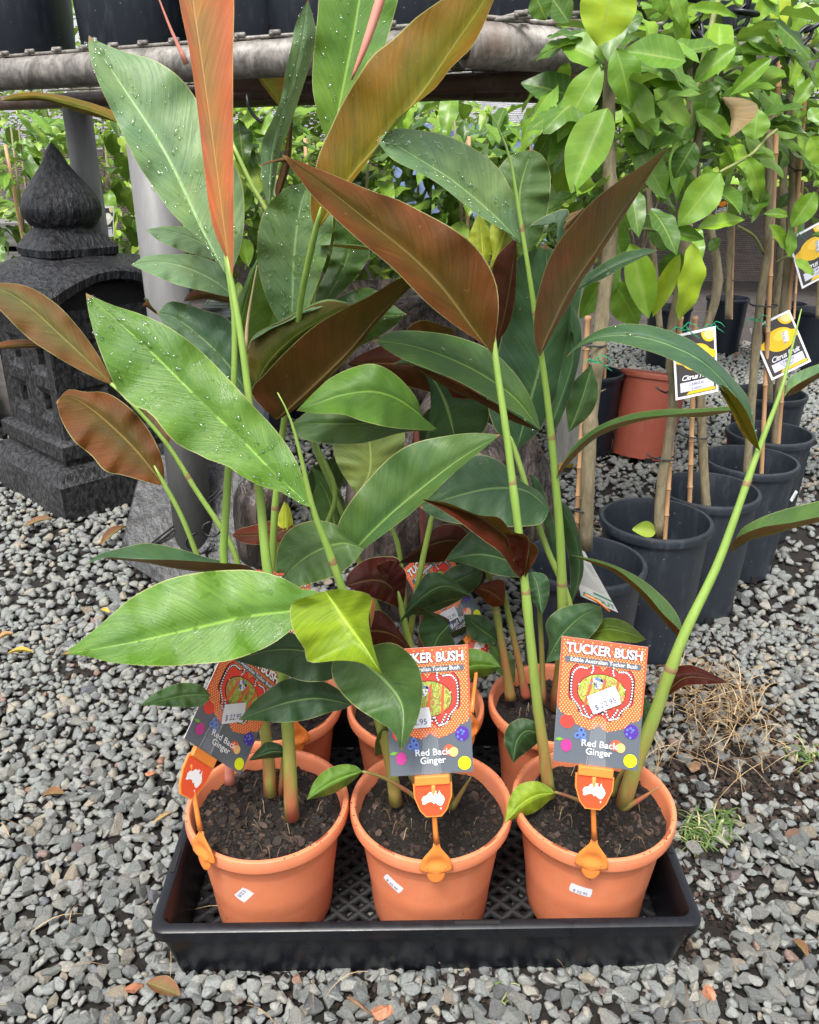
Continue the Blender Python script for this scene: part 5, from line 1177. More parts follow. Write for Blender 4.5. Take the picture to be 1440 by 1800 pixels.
(tG, tO, tR_, tY, tW, tD, tP, tB, tV, tK, tL, tN, tC, tI, tE) = range(15)
CW, CH = .087, .130
def blob(cx, cy, pts): return [(cx + x, cy + y) for x, y in pts]
def disc(cx, cy, rx, ry=None, n=16): ry = ry or rx; return [(cx + rx * math.cos(6.2832 * k / n), cy + ry * math.sin(6.2832 * k / n)) for k in range(n)]
def poly(b_, pts, z, mi): b_.add([(x * CW, -z, y * CH) for x, y in pts], [tuple(range(len(pts)))], mi)     # card units: x -.5...5, y 0..1
def earclip(b_, pts, z, mi):
    from mathutils.geometry import tessellate_polygon
    v3 = [Vector((x, y, 0)) for x, y in pts]; tr = tessellate_polygon([v3])
    b_.add([(x * CW, -z, y * CH) for x, y in pts], [tuple(t) for t in tr], mi)
def inside(p, poly_):
    c = False; n = len(poly_)
    for i in range(n):
        (x1, y1), (x2, y2) = poly_[i], poly_[i - 1]
        if (y1 > p[1]) != (y2 > p[1]) and p[0] < (x2 - x1) * (p[1] - y1) / (y2 - y1) + x1: c = not c
    return c
def smooth_closed(pts, n=60):
    q = cr(pts + [pts[0]], n + 1)[:-1]; return [(float(a), float(b)) for a, b in q]
def card_art():
    b_ = MB(); b_.box((0, .0004, CH / 2), (CW, .0008, CH), None, tE)
    b_.add([(-CW / 2, -.0001, 0), (CW / 2, -.0001, 0), (CW / 2, -.0001, CH), (-CW / 2, -.0001, CH)], [(0, 1, 2, 3)], tG)
    half = [(.5, 1), (.5, .46), (.45, .40), (.36, .385), (.33, .335), (.22, .31), (.12, .285), (.05, .30), (0, .325)]
    right = half; left = [(-x, y) for x, y in half[::-1][1:]]
    outer = right + left; earclip(b_, outer, .0003, tO)
    # yellow dots all over the orange field
    blobred = smooth_closed([(.0, .76), (.06, .79), (.14, .78), (.20, .76), (.30, .79), (.36, .74), (.37, .62), (.355, .52), (.29, .50), (.24, .43), (.17, .395), (.11, .375), (.06, .40), (0, .42),
                             (-.06, .40), (-.11, .375), (-.17, .395), (-.24, .43), (-.29, .50), (-.355, .52), (-.37, .62), (-.36, .74), (-.30, .79), (-.20, .76), (-.14, .78), (-.06, .79)], 80)
    earclip(b_, [(x * 1.03, .6 + (y - .6) * 1.03) for x, y in blobred], .0005, tD); earclip(b_, blobred, .0007, tR_)
    for i in range(-14, 15):
        for j in range(42):
            x = i * .036 + (.018 if j % 2 else 0); y = .29 + j * .0172
            if abs(x) > .485 or y > .985: continue
            if not inside((x, y), outer) or inside((x * .96, .6 + (y - .6) * .96), blobred): continue
            if .885 < y < .985 and abs(x) < .43 and (i + j) % 3: continue
            poly(b_, disc(x, y, .0098, .0067, 7), .0006, tY)
    # bead strings: white dots on a dark band
    def beads(path, k, band=True):
        q = cr(path, k)
        if band:
            for i in range(len(q) - 1):
                a, c = q[i], q[i + 1]; d = np.array([-(c - a)[1], (c - a)[0] * 2.2]); d = d / (np.linalg.norm(d) + 1e-9) * .017; d[1] *= .7
                poly(b_, [tuple(a - d), tuple(c - d), tuple(c + d), tuple(a + d)], .0008, tD)
        for p in q: poly(b_, disc(p[0], p[1], .0115, .0077, 8), .0011, tW)
    for s in (1, -1):
        beads([(s * .19, .775), (s * .28, .775), (s * .345, .72), (s * .355, .62), (s * .34, .54), (s * .30, .50)], 19)
        beads([(s * .295, .50), (s * .24, .455), (s * .205, .405), (s * .165, .395), (s * .12, .385)], 10)
        beads([(s * .20, .47), (s * .16, .42), (s * .12, .385), (s * .09, .41), (s * .07, .45)], 9)
        beads([(s * .12, .80), (s * .115, .77), (s * .13, .745)], 4)
        beads([(s * .05, .45), (s * .04, .425), (s * .0, .44)], 3)
        beads([(s * .265, .64), (s * .26, .60)], 2)
    earclip(b_, disc(0, .60, .285, .145, 36), .0009, tD); earclip(b_, disc(0, .60, .276, .139, 36), .0012, tP)
    r2 = random.Random(4)
    for _ in range(30):
        a = r2.uniform(0, 6.28); q = math.sqrt(r2.random()); poly(b_, disc(-.06 + .09 * q * math.cos(a), .672 + .045 * q * math.sin(a), .014, .0094, 8), .0013 + r2.random() * .0002, r2.choice((tB, tB, tW, tD)))
    for k in range(3): poly(b_, [(-.2 + k * .17, .48), (-.17 + k * .17, .47), (-.10 + k * .15, .70), (-.13 + k * .15, .71)], .00125, tO)
    # title plates and lettering
    earclip(b_, [(-.44, .855), (.42, .855), (.44, .845), (.44, .818), (.42, .808), (-.44, .808), (-.45, .82), (-.45, .845)], .0012, tG)
    def lett(s, x, y, size, mi, bold=0, z=.0016, sx=1, ang=0):
        tv, tf = text_mesh(s, size, bold); ca, sa = math.cos(ang), math.sin(ang)
        b_.add([(x * CW + (a * ca * sx - b2 * sa), -z, y * CH + (a * sa * sx + b2 * ca)) for a, b2, _ in tv], tf, mi)
    lett('TUCKER BUSH', 0, .888, .0138, tD, .0010, .0013, .86); lett('TUCKER BUSH', 0, .889, .0138, tW, .00045, .0017, .86)
    lett('Edible Australian Tucker Bush', 0, .819, .0060, tW, .00005, .0016, .93)
    lett('Red Back', .02, .155, .0098, tW, .0001); lett('Ginger', .02, .09, .0098, tW, .0001)
    # fruit round the name
    earclip(b_, disc(-.37, .335, .085, .056, 20), .0008, tR_); poly(b_, [(-.40, .40), (-.37, .385), (-.33, .405), (-.35, .385)], .0009, tY)
    for dx, dy in ((0, 0), (.07, .01), (.04, .045), (.075, -.03)): earclip(b_, disc(-.24 + dx, .23 + dy, .038, .026, 14), .0008 + dx * .002, tB); earclip(b_, disc(-.24 + dx, .233 + dy, .016, .011, 8), .0012, tI)
    earclip(b_, disc(-.36, .14, .065, .052, 18), .0008, tK); poly(b_, [(-.50, .18), (-.45, .20), (-.39, .19), (-.44, .17)], .0009, tN)
    earclip(b_, disc(.385, .31, .085, .06, 14), .0008, tV)
    for k in range(16): a = k * 2.4; q = .07 * math.sqrt(k / 16); poly(b_, disc(.385 + q * math.cos(a), .31 + q * .7 * math.sin(a), .016, .011, 7), .0010, tV if k % 3 else tB)
    earclip(b_, disc(.22, .185, .07, .045, 16), .0008, tO); earclip(b_, disc(.275, .17, .055, .04, 16), .0010, tC); 
    earclip(b_, disc(.40, .075, .08, .055, 20), .0009, tL)
    return b_
art = card_art()
def shield():
    b_ = MB(); o_ = [(-.020, .0), (.020, .0), (.0195, -.014), (.014, -.029), (.008, -.036), (-.008, -.036), (-.014, -.029), (-.0195, -.014)]
    n = len(o_); b_.add([(x, -.0012, z) for x, z in o_] + [(x, .0012, z) for x, z in o_], [tuple(range(n)), tuple(range(2 * n - 1, n - 1, -1))] + [(i, n + i, n + (i + 1) % n, (i + 1) % n) for i in range(n)], 0)
    n_ = [(x * .93, z * .93 - .0012) for x, z in o_]; b_.add([(x, -.00135, z) for x, z in n_], [tuple(range(n))], 1)
    au = [(-.0120, -.0125), (-.0100, -.0092), (-.0060, -.0080), (-.0035, -.0048), (-.0005, -.0052), (.0010, -.0035), (.0040, -.0040), (.0032, -.0062), (.0055, -.0075), (.0068, -.0030), (.0080, -.0068), (.0108, -.0100), (.0120, -.0135), (.0105, -.0172),
          (.0085, -.0200), (.0058, -.0198), (.0035, -.0180), (.0025, -.0165), (.0005, -.0178), (-.0018, -.0152), (-.0060, -.0160), (-.0090, -.0180), (-.0112, -.0172), (-.0108, -.0150)]
    from mathutils.geometry import tessellate_polygon
    tr = tessellate_polygon([[Vector((x, z, 0)) for x, z in au]]); b_.add([(x, -.0016, z - .004) for x, z in au], [tuple(t) for t in tr], 2)
    b_.add([(.0066, -.0016, -.0262), (.0086, -.0016, -.0262), (.0076, -.0016, -.0285)], [(0, 1, 2)], 2)
    return b_
shp = shield(); SHM = [M['clip'], pr('shield_red', (.78, .09, .03)), TAGM[tW]]
def frame_from(BL, BR, TL):
    Rv = (BR - BL); Uv = (TL - BL); w_ = Rv.length; h_ = Uv.length; Rv.normalize(); Uv.normalize(); Nv = Rv.cross(Uv).normalized()      # local -y faces the viewer
    return Matrix(((Rv.x, -Nv.x, Uv.x, 0), (Rv.y, -Nv.y, Uv.y, 0), (Rv.z, -Nv.z, Uv.z, 0), (0, 0, 0, 1))), w_, h_
art_mesh = None
def plant_tag(lb, BL, BR, TL, spoon=None, spoon_ang=0, price=True, price_at=(.0, .50, .35), clip_dx=0, foot=None, psz=1):
    """card in a clip on a stake; spoon: (x, y, angle) where the stake hooks over the pot rim"""
    global art_mesh
    BL, BR, TL = P(*BL), P(*BR), P(*TL); Mx, w_, h_ = frame_from(BL, BR, TL)
    base = (BL + BR) / 2; sx, sz = w_ / CW, h_ / CH; s = (sx + sz) / 2
    t = thing('plant_tag', lb, 'plant tag', tuple(base), group='picture tags clipped to the ginger pots')
    def put(b_, name, mats, smooth=False, scl=None):
        sc_ = scl or (sx, s, sz)
        vs = [Mx.to_3x3() @ Vector((v[0] * sc_[0], v[1] * sc_[1], v[2] * sc_[2])) for v in b_.v]
        return new(name, vs, b_.f, mats, t, smooth, fm=b_.m, local=True)
    put(art, 'card', TAGM)
    u_ = (s, s, s)
    b_ = MB(); b_.box((clip_dx, -.0022, -.0052), (.036, .0052, .0098)); o = put(b_, 'clip', [M['clip']], scl=u_); bv = o.modifiers.new('bevel', 'BEVEL'); bv.width = .0012; bv.segments = 2
    b_ = MB(); b_.v = [(x + clip_dx, y - .0006, z - .0095) for x, y, z in shp.v]; b_.f = shp.f; b_.m = shp.m; put(b_, 'shield', SHM, scl=u_)
    b_ = MB()
    for dx in (-.012, .012): b_.tube([(clip_dx + dx * .8, -.0006, 0), (clip_dx + dx * .5, -.0008, .052)], .0006, 6)
    clear, tc_, bc = mat('clear_plastic'); bc.inputs['Base Color'].default_value = (.8, .85, .9, 1); bc.inputs['Alpha'].default_value = .10; bc.inputs['Roughness'].default_value = .15
    b_.add([(clip_dx - .0085, -.0022, 0), (clip_dx + .0085, -.0022, 0), (clip_dx + .006, -.0022, .046), (clip_dx - .006, -.0022, .046)], [(0, 1, 2, 3)]); put(b_, 'clear_holder', [clear], scl=u_)
    if price:
        px_, pz_, pa = price_at; cc = Mx.to_3x3() @ Vector((px_ * CW * sx, -.0027, pz_ * CH * sz))
        sticker(t, 'price_sticker', cc, Mx.to_3x3() @ Vector((0, -1, 0)), Mx.to_3x3() @ Vector((0, 0, 1)), .0255 * s * psz, .0175 * s * psz, rot=pa)
    if spoon:
        cx, cy, an, zr = spoon      # hook point on the pot rim
        hook = Vector((cx + POT_R * math.sin(an), cy - POT_R * math.cos(an), zr)); out = Vector((math.sin(an), -math.cos(an), 0)); side = Vector((math.cos(an), math.sin(an), 0))
        bot = base + Mx.to_3x3() @ Vector((clip_dx * s, 0, -.030 * s))
        low = hook + out * .0025 + Vector((0, 0, .030)); b_ = MB()
        b_.tube([bot + Vector((0, .003, .02)), bot + Vector((0, .002, 0)), low.lerp(bot, .3), low + Vector((0, 0, .004))], [.0023, .0025, .0028, .0034], 8)
        b_.build('stake', M['clip'], t)
        # spoon shaped bib: grid patch bulging outward, with a hook lip below
        b_ = MB(); n, k = 22, 8; vs = []
        for i in range(n + 1):
            tt = i / n; z = .032 - tt * .054
            wd = float(np.interp(tt, [0, .1, .22, .36, .5, .62, .695, .72, .84, .93, 1], [.003, .0042, .0085, .0140, .0168, .0175, .0170, .0098, .0095, .0070, .0012]))
            for j in range(-k, k + 1):
                s_ = j / k; bowl = .0042 * math.exp(-((tt - .46) / .15) ** 2) * math.exp(-(s_ / .62) ** 4)
                vs.append(hook + out * (.0050 - bowl - .008 * max(0, .4 - tt) - .0030 * s_ * s_ * (wd / .017) - (.0016 if tt > .70 else 0)) + side * (s_ * wd) + Vector((0, 0, z)))
        W_ = 2 * k + 1; fs = [(i * W_ + j, (i + 1) * W_ + j, (i + 1) * W_ + j + 1, i * W_ + j + 1) for i in range(n) for j in range(W_ - 1)]
        b_.add(vs, fs); o = b_.build('spoon_hook', M['clip'], t); so = o.modifiers.new('thick', 'SOLIDIFY'); so.thickness = .0016; so.offset = 0
        b_ = MB(); b_.tube([hook + out * .0042 + side * (math.cos(a) * .0105) + Vector((0, 0, .004 + .011 * math.sin(a))) for a in np.linspace(math.pi * 1.05, 1.95 * math.pi, 12)], .0008, 6); b_.build('spoon_ridge', M['clip'], t)
    return t
pc = potc; ZR = .011 + POT_H
plant_tag('tag in the front right pot, its whole card in view', (972, 1337, .668), (1121, 1355, .668), (988, 1118, .705), (pc['FR'][0], pc['FR'][1], -.22, ZR), price_at=(.03, .545, .42), psz=1.15)
plant_tag('tag in the front middle pot, its left half behind a broad leaf', (687, 1365, .668), (832, 1356, .668), (675, 1143, .705), (pc['FM'][0], pc['FM'][1], .03, ZR), price_at=(-.17, .46, .06), psz=1.2)
plant_tag('tag in the front left pot, tilted sideways over the rim', (324, 1298, .69), (423, 1362, .735), (409, 1111, .765), (pc['FL'][0], pc['FL'][1], -.62, ZR), price_at=(-.02, .42, .35), psz=1.15, clip_dx=-.016)
plant_tag('strongly tilted tag behind the middle pot, top showing above a stem', (786, 1150, .95), (850, 1085, .995), (708, 1002, .98), (pc['RM'][0], pc['RM'][1], .82, ZR), price_at=(-.12, .30, -.1), clip_dx=.010)
plant_tag('tag in the rear left pot, almost hidden by leaves', (440, 1190, .86), (545, 1200, .86), (438, 1000, .90), (pc['RL'][0] , pc['RL'][1], .45, ZR), price=False)
# back of a tag standing at the rear right pot
t = thing('plant_tag', 'plant tag seen from its grey printed back, beside the nearest citrus pot', 'plant tag', tuple(P(1040, 1010, 1.02)), group='picture tags clipped to the ginger pots')
q4 = [P(998, 952, 1.05), P(1028, 970, 1.06), P(1087, 1077, 1.04), P(1022, 1048, 1.02)]
nn = (q4[1] - q4[0]).cross(q4[3] - q4[0]).normalized(); nn = nn if nn.y < 0 else -nn
b_ = MB(); b_.add(q4 + [p - nn * .001 for p in q4], [(0, 1, 2, 3), (7, 6, 5, 4), (0, 4, 5, 1), (1, 5, 6, 2), (2, 6, 7, 3), (3, 7, 4, 0)], 0)
def onq(a, c, d=.0006): return q4[0].lerp(q4[1], a).lerp(q4[3].lerp(q4[2], a), c) + nn * d
for k in range(17):
    c = .26 + k * .030; r2 = rng.uniform(.75, .93); b_.add([onq(.1, c), onq(r2, c), onq(r2, c + .008), onq(.1, c + .008)], [(0, 1, 2, 3)], 1)
b_.add([onq(.08, .06), onq(.36, .06), onq(.36, .19), onq(.08, .19)], [(0, 1, 2, 3)], 2); b_.add([onq(.42, .06), onq(.72, .06), onq(.72, .19), onq(.42, .19)], [(0, 1, 2, 3)], 2)
b_.add([onq(.42, .80), onq(.98, .80), onq(.98, .84), onq(.42, .84)], [(0, 1, 2, 3)], 2)
tv, tf = text_mesh('TUCKER', .3, .006); b_.add([onq(.5 - x * .80, .965 - y * .36, .0009) for x, y, _ in tv], tf, 2)
b_.build('card', [simple('tag_back_paper', (.42, .42, .38), .5), simple('tag_back_print', (.16, .17, .15), .6), simple('tag_back_green', (.03, .16, .09), .6)], t, smooth=False)
b_ = MB()
for a in (0, .5, 1.0): b_.tube([P(1028 + a * 8, 1045 + a * 4, 1.0), P(1050 + a * 6, 1056 + a * 6, .995), P(1072, 1075, .99)], .0013, 6)
b_.build('orange_ties', M['clip'], t)

# ================================================================== CITRUS AND OTHER POTS
def leaf_variant(seed, fold, bend, wav, wid=.42, n=12, k=3):
    r_ = random.Random(seed); vs, fs, uv = [], [], []; ph = r_.uniform(0, 6)
    for i in range(n + 1):
        t = i / n; wd = wid * (math.sin(math.pi * t ** .88) ** .78) * .5 if 0 < t < 1 else .004
        if t > .85: wd *= 1 - .25 * ((t - .85) / .15)
        for j in range(-k, k + 1):
            s = j / k
            vs.append((wd * s, t, -bend * t * t * .5 + abs(s) * wd * fold + wav * .022 * abs(s) * math.sin(t * 17 + ph + (2 if s > 0 else 0)))); uv.append((.5 + .5 * s, t))
    W_ = 2 * k + 1; fs = [(i * W_ + j, i * W_ + j + 1, (i + 1) * W_ + j + 1, (i + 1) * W_ + j) for i in range(n) for j in range(2 * k)]
    return vs, fs, uv
LV = [leaf_variant(1, .35, .25, 1), leaf_variant(2, .15, .5, 1.2), leaf_variant(3, .5, .1, .8, .5), leaf_variant(4, .25, .7, 1.4, .46), leaf_variant(5, .6, .35, 1, .38), leaf_variant(6, -.1, .35, 1.3, .48), leaf_variant(7, .7, 1.0, 2.2, .44), leaf_variant(8, .2, .9, 2.6, .5), leaf_variant(12, .9, .2, 1.6, .4), leaf_variant(13, -.3, .8, 2.0, .46)]
LVM = {}
def lvmesh(k, mt):
    if (k, mt) not in LVM:
        v, f, uv = LV[k]; m = bpy.data.meshes.new('leaf'); m.from_pydata(v, [], f); m.materials.append(M[mt]); m.polygons.foreach_set('use_smooth', [True] * len(f))
        ul = m.uv_layers.new(name='UVMap'); li = np.empty(len(m.loops), dtype=np.int32); m.loops.foreach_get('vertex_index', li); ul.data.foreach_set('uv', np.array(uv, dtype=np.float32)[li].ravel()); m.update(); LVM[(k, mt)] = m
    return LVM[(k, mt)]
def leaf_matrix(p0, p1, nrm, wr):
    y = (p1 - p0); L_ = y.length; y = y / L_; x = y.cross(nrm)
    if x.length < 1e-4: x = Vector((1, 0, 0))
    x.normalize(); z = x.cross(y); q = Matrix((x, y, z)).transposed().to_4x4()
    return Matrix.Translation(p0) @ q @ Matrix.Diagonal((L_ * wr, L_, L_, 1))
def cleaf(parent, base, tip, Y, wpx, mt='citrus', k=None, dy=0.0, tw=0.0):
    p0 = P(*base, Y); p1 = P(*tip, Y + dy); lpx = math.hypot(tip[0] - base[0], tip[1] - base[1]); k = rng.randrange(6) if k is None else k
    w_ = [.42, .42, .5, .46, .38, .48][k]; nrm = Vector((rng.uniform(-.35, .35) + tw, -1, .45 + rng.uniform(-.2, .3)))
    Mx = leaf_matrix(p0, p1, nrm, (wpx / lpx) / w_ * 1.05); o = bpy.data.objects.new('leaf', lvmesh(k, mt)); COL.objects.link(o); o.parent = parent
    o.matrix_basis = Matrix.Translation(-WLOC(parent)) @ Mx; return o
def rleaf(parent, p0, d, L_, wr=1.0, mt='citrus', nrm=None):
    nrm = nrm or Vector((rng.uniform(-.6, .6), rng.uniform(-1, .2), rng.uniform(.3, 1)))
    o = bpy.data.objects.new('leaf', lvmesh(rng.randrange(10), mt)); COL.objects.link(o); o.parent = parent
    o.matrix_basis = Matrix.Translation(-WLOC(parent)) @ leaf_matrix(p0, p0 + d.normalized() * L_, nrm, wr); return o
# tall nursery pot
def tall_pot_mesh(r_top, r_bot, h, mname):
    b_ = MB(); b_.lathe([(0, .012), (r_bot - .006, .012), (r_bot - .004, .0), (r_bot, .0), (r_bot + (r_top - r_bot) * .5, h * .5), (r_top - .004, h - .018), (r_top + .001, h - .016), (r_top + .003, h - .004), (r_top + .001, h), (r_top - .005, h), (r_top - .008, h - .012), (r_bot - .003, .02), (0, .02)], n=56)
    # drainage notches at the foot
    o = b_.build('x', M[mname], local=True); m = o.data; bpy.data.objects.remove(o)
    try: m.set_sharp_from_angle(angle=R(42))
    except Exception: pass
    return m
TPM = tall_pot_mesh(.0985, .080, .262, 'black_pot'); TPB = tall_pot_mesh(.0985, .080, .262, 'black_pot_dark'); TPR = tall_pot_mesh(.105, .088, .262, 'red_pot')
notch_b = MB()
for a in (0,):
    an = .5; notch_b.box((.0815 * math.cos(an), .0815 * math.sin(an), .008), (.004, .016, .017), Euler((0, 0, an)))
nb = notch_b.build('drain_notch', M['hole'], local=True, smooth=False); NBM = nb.data; bpy.data.objects.remove(nb)
def pot_at(px, py, h=.262):
    return plane_at(px, py, h)
def citrus(lb, rim, trunk, stake=None, mt='black_pot', trad=(.011, .007), soilz=.18, group='potted citrus standing on the gravel', notch_rz=0, cat='potted tree'):
    c = pot_at(*rim); t = thing('potted_citrus', lb, cat, (c.x, c.y, .004), group=group)
    link('pot', TPM if mt == 'black_pot' else TPB, t, rot=(0, 0, rng.uniform(0, 6))); [link('drain_notch', NBM, t, rot=(0, 0, notch_rz + k_ * math.pi / 3)) for k_ in range(6)]
    soil_disc(t, .089, soilz, chipn=130, cs=.008, amp=.008)
    if trunk:
        W = [P(*p) for p in trunk]; b_ = MB(); q = cr([tuple(p) for p in W], 40); r_ = random.Random(int(rim[0]))
        rad = [(trad[0] + (trad[1] - trad[0]) * i / 39) * (1 + r_.uniform(-.05, .07) + (.22 if i in (9, 17, 26) else 0)) for i in range(40)]
        b_.tube([Vector(x) for x in q], rad, 12)
        for i in range(3, 36, 4):      # thorns and cut snags
            a = r_.uniform(0, 6.28); d = Vector((math.cos(a), math.sin(a) * .6, .5)); p = Vector(q[i]); b_.tube([p + d * rad[i] * .7, p + d * (rad[i] + .008)], [.0018, .0004], 5)
        b_.build('trunk', M['bark'], t)
    if stake:
        W = [P(*p) for p in stake]; b_ = MB(); a_, z_ = W[0], W[-1]; ks = 8; pts, rd = [], []
        for i in range(ks + 1):
            p = a_.lerp(z_, i / ks)
            for dz, rr in ((-.004, .0046), (-.0012, .0056), (.0012, .0056), (.004, .0046)): pts.append(p + (z_ - a_).normalized() * dz); rd.append(rr)
        b_.tube(pts, rd, 10); b_.build('bamboo_stake', M['bamboo'], t)
        b_ = MB()
        for i in range(1, ks): p = a_.lerp(z_, i / ks); b_.tube([p - (z_ - a_).normalized() * .0008, p + (z_ - a_).normalized() * .0008], .0058, 10)
        b_.build('stake_node', M['bamboo_node'], t)
    return t
def tie(parent, px, py, Y, w_px, m='blacktie', tails=True):
    b_ = MB(); c = P(px, py, Y); rr = w_px / 2 * Y / F * 1.06
    b_.tube([c + Vector((rr * math.cos(a), rr * .55 * math.sin(a), .001 * math.sin(a * 2))) for a in np.linspace(0, 6.283, 22)], .0016, 6)
    if tails: b_.tube([c + Vector((-rr, -.004, 0)), c + Vector((-rr - .012, -.008, .006)), c + Vector((-rr - .02, -.008, .012))], .0016, 6)
    b_.build('plant_tie', M[m], parent)
C1 = citrus('nearest citrus, thick stem rising past the square grey post to the large bright leaves', (1026, 988), [(1030, 965, 1.2), (1034, 830, 1.2), (1040, 720, 1.21), (1050, 640, 1.21), (1062, 520, 1.22), (1076, 400, 1.22), (1072, 330, 1.22), (1070, 200, 1.23), (1076, 80, 1.24)],
            [(1012, 965, 1.21), (1018, 780, 1.22), (1034, 560, 1.23)], trad=(.0112, .0085), notch_rz=.3)
C2 = citrus('citrus in the dusty black pot right of the front tag, green ribbon below its label', (1153, 914), [(1157, 950, 1.37), (1162, 850, 1.37), (1178, 770, 1.37), (1184, 680, 1.37), (1178, 600, 1.37), (1196, 500, 1.38), (1207, 420, 1.38), (1218, 300, 1.40), (1240, 180, 1.42), (1262, 60, 1.44)],
            [(1168, 950, 1.38), (1172, 800, 1.38), (1196, 560, 1.39)], trad=(.0088, .006), notch_rz=.9)
C3 = citrus('citrus in the second pot of the row, straight grey green stem and thin stake', (1244, 862), [(1242, 905, 1.52), (1236, 800, 1.52), (1232, 700, 1.52), (1236, 600, 1.53), (1262, 480, 1.54), (1215, 250, 1.56), (1213, 120, 1.58)],
            [(1212, 895, 1.51), (1216, 700, 1.51), (1222, 560, 1.52)], trad=(.0095, .0055), notch_rz=1.2)
C4 = citrus('citrus in the third pot of the row, knobbly grafted stem', (1319, 810), [(1312, 850, 1.69), (1322, 700, 1.69), (1330, 600, 1.69), (1338, 520, 1.68), (1348, 455, 1.68), (1352, 330, 1.68), (1350, 180, 1.69), (1330, 60, 1.72)],
            [(1338, 850, 1.70), (1352, 600, 1.69), (1364, 300, 1.68), (1374, 28, 1.68)], trad=(.0090, .006), notch_rz=1.3)
C5 = citrus('citrus in the fourth pot of the row, with a small price label on the pot', (1353, 762), [(1362, 800, 1.9), (1372, 650, 1.9), (1380, 520, 1.9), (1392, 380, 1.9), (1398, 200, 1.92), (1420, 60, 1.95)],
            [(1368, 785, 1.89), (1390, 560, 1.89), (1412, 300, 1.89), (1424, 60, 1.9)], trad=(.0105, .007), notch_rz=1.2)
C6 = citrus('citrus in the fifth pot of the row, nearly hidden by its neighbours', (1353, 692), [(1350, 720, 2.3), (1356, 600, 2.3), (1372, 450, 2.3), (1380, 250, 2.3), (1400, 60, 2.3)], None, trad=(.012, .008))
C7 = citrus('citrus in the black pot just left of the terracotta coloured pot', (1040, 655), [(1045, 700, 2.5), (1052, 560, 2.5), (1060, 380, 2.5), (1080, 200, 2.5)], [(1062, 700, 2.48), (1066, 560, 2.48), (1070, 420, 2.48)], 'dark', trad=(.012, .008))
C8 = citrus('far citrus with its own black pot standing clear between the citrus stems', (1280, 524), [(1280, 560, 3.6), (1282, 460, 3.6), (1285, 380, 3.6), (1288, 250, 3.6), (1280, 120, 3.6)], [(1286, 560, 3.6), (1290, 420, 3.6), (1294, 250, 3.6)], 'dark', trad=(.014, .009))
C9 = citrus('far citrus in the black pot behind the yellowing leaf', (1178, 540), [(1160, 580, 3.4), (1150, 460, 3.4), (1140, 330, 3.4), (1130, 180, 3.4)], None, 'dark', trad=(.014, .009))
C10 = citrus('far citrus behind the lemon label on the right', (1378, 534), [(1376, 560, 3.45), (1384, 440, 3.45), (1390, 300, 3.45), (1395, 120, 3.45)], [(1396, 560, 3.44), (1404, 400, 3.44), (1420, 180, 3.44)], 'dark', trad=(.014, .009))
C11 = citrus('far citrus in the pot cut by the right picture edge', (1437, 545), [(1440, 560, 3.3), (1446, 420, 3.3), (1450, 200, 3.3)], None, 'dark', trad=(.014, .009))
o = sticker(C5, 'price_sticker', Vector((.045, -.084, .13)), Vector((.45, -.88, .03)).normalized(), Vector((0, 0, 1)), .026, .012, '$ 39.95', 1.0)
for (cc, px, py, Y, wd) in ((C1, 1024, 897, 1.2, 34), (C1, 1040, 606, 1.21, 46), (C1, 1068, 322, 1.22, 28), (C2, 1170, 806, 1.37, 34), (C2, 1185, 690, 1.38, 30), (C3, 1225, 768, 1.515, 36), (C4, 1345, 537, 1.68, 40), (C2, 1222, 282, 1.40, 36), (C4, 1362, 186, 1.68, 34), (C5, 1415, 300, 1.89, 30), (C5, 1420, 172, 1.89, 30), (C8, 1283, 492, 3.6, 14), (C3, 1215, 228, 1.56, 26)):
    tie(cc, px, py, Y, wd)
def ribbon(parent, px, py, Y, s=1.0, flip=1):
    its = []
    for pts in ([(0, 0), (10, -10), (22, -6), (32, 4)], [(2, 2), (-12, -2), (-22, 6)], [(6, 0), (16, 10), (30, 18)], [(-14, -2), (0, 4), (16, 2)], [(4, -6), (12, 6), (26, 14)]):
        its.append(([tuple(P(px + flip * x * s, py + y * s, Y - .012 - .002 * i)) for i, (x, y) in enumerate(pts)], .0028, .5))
    o = scatter_strips('ribbon_tie', its, M['tie'], kind=None, parent=parent); return o
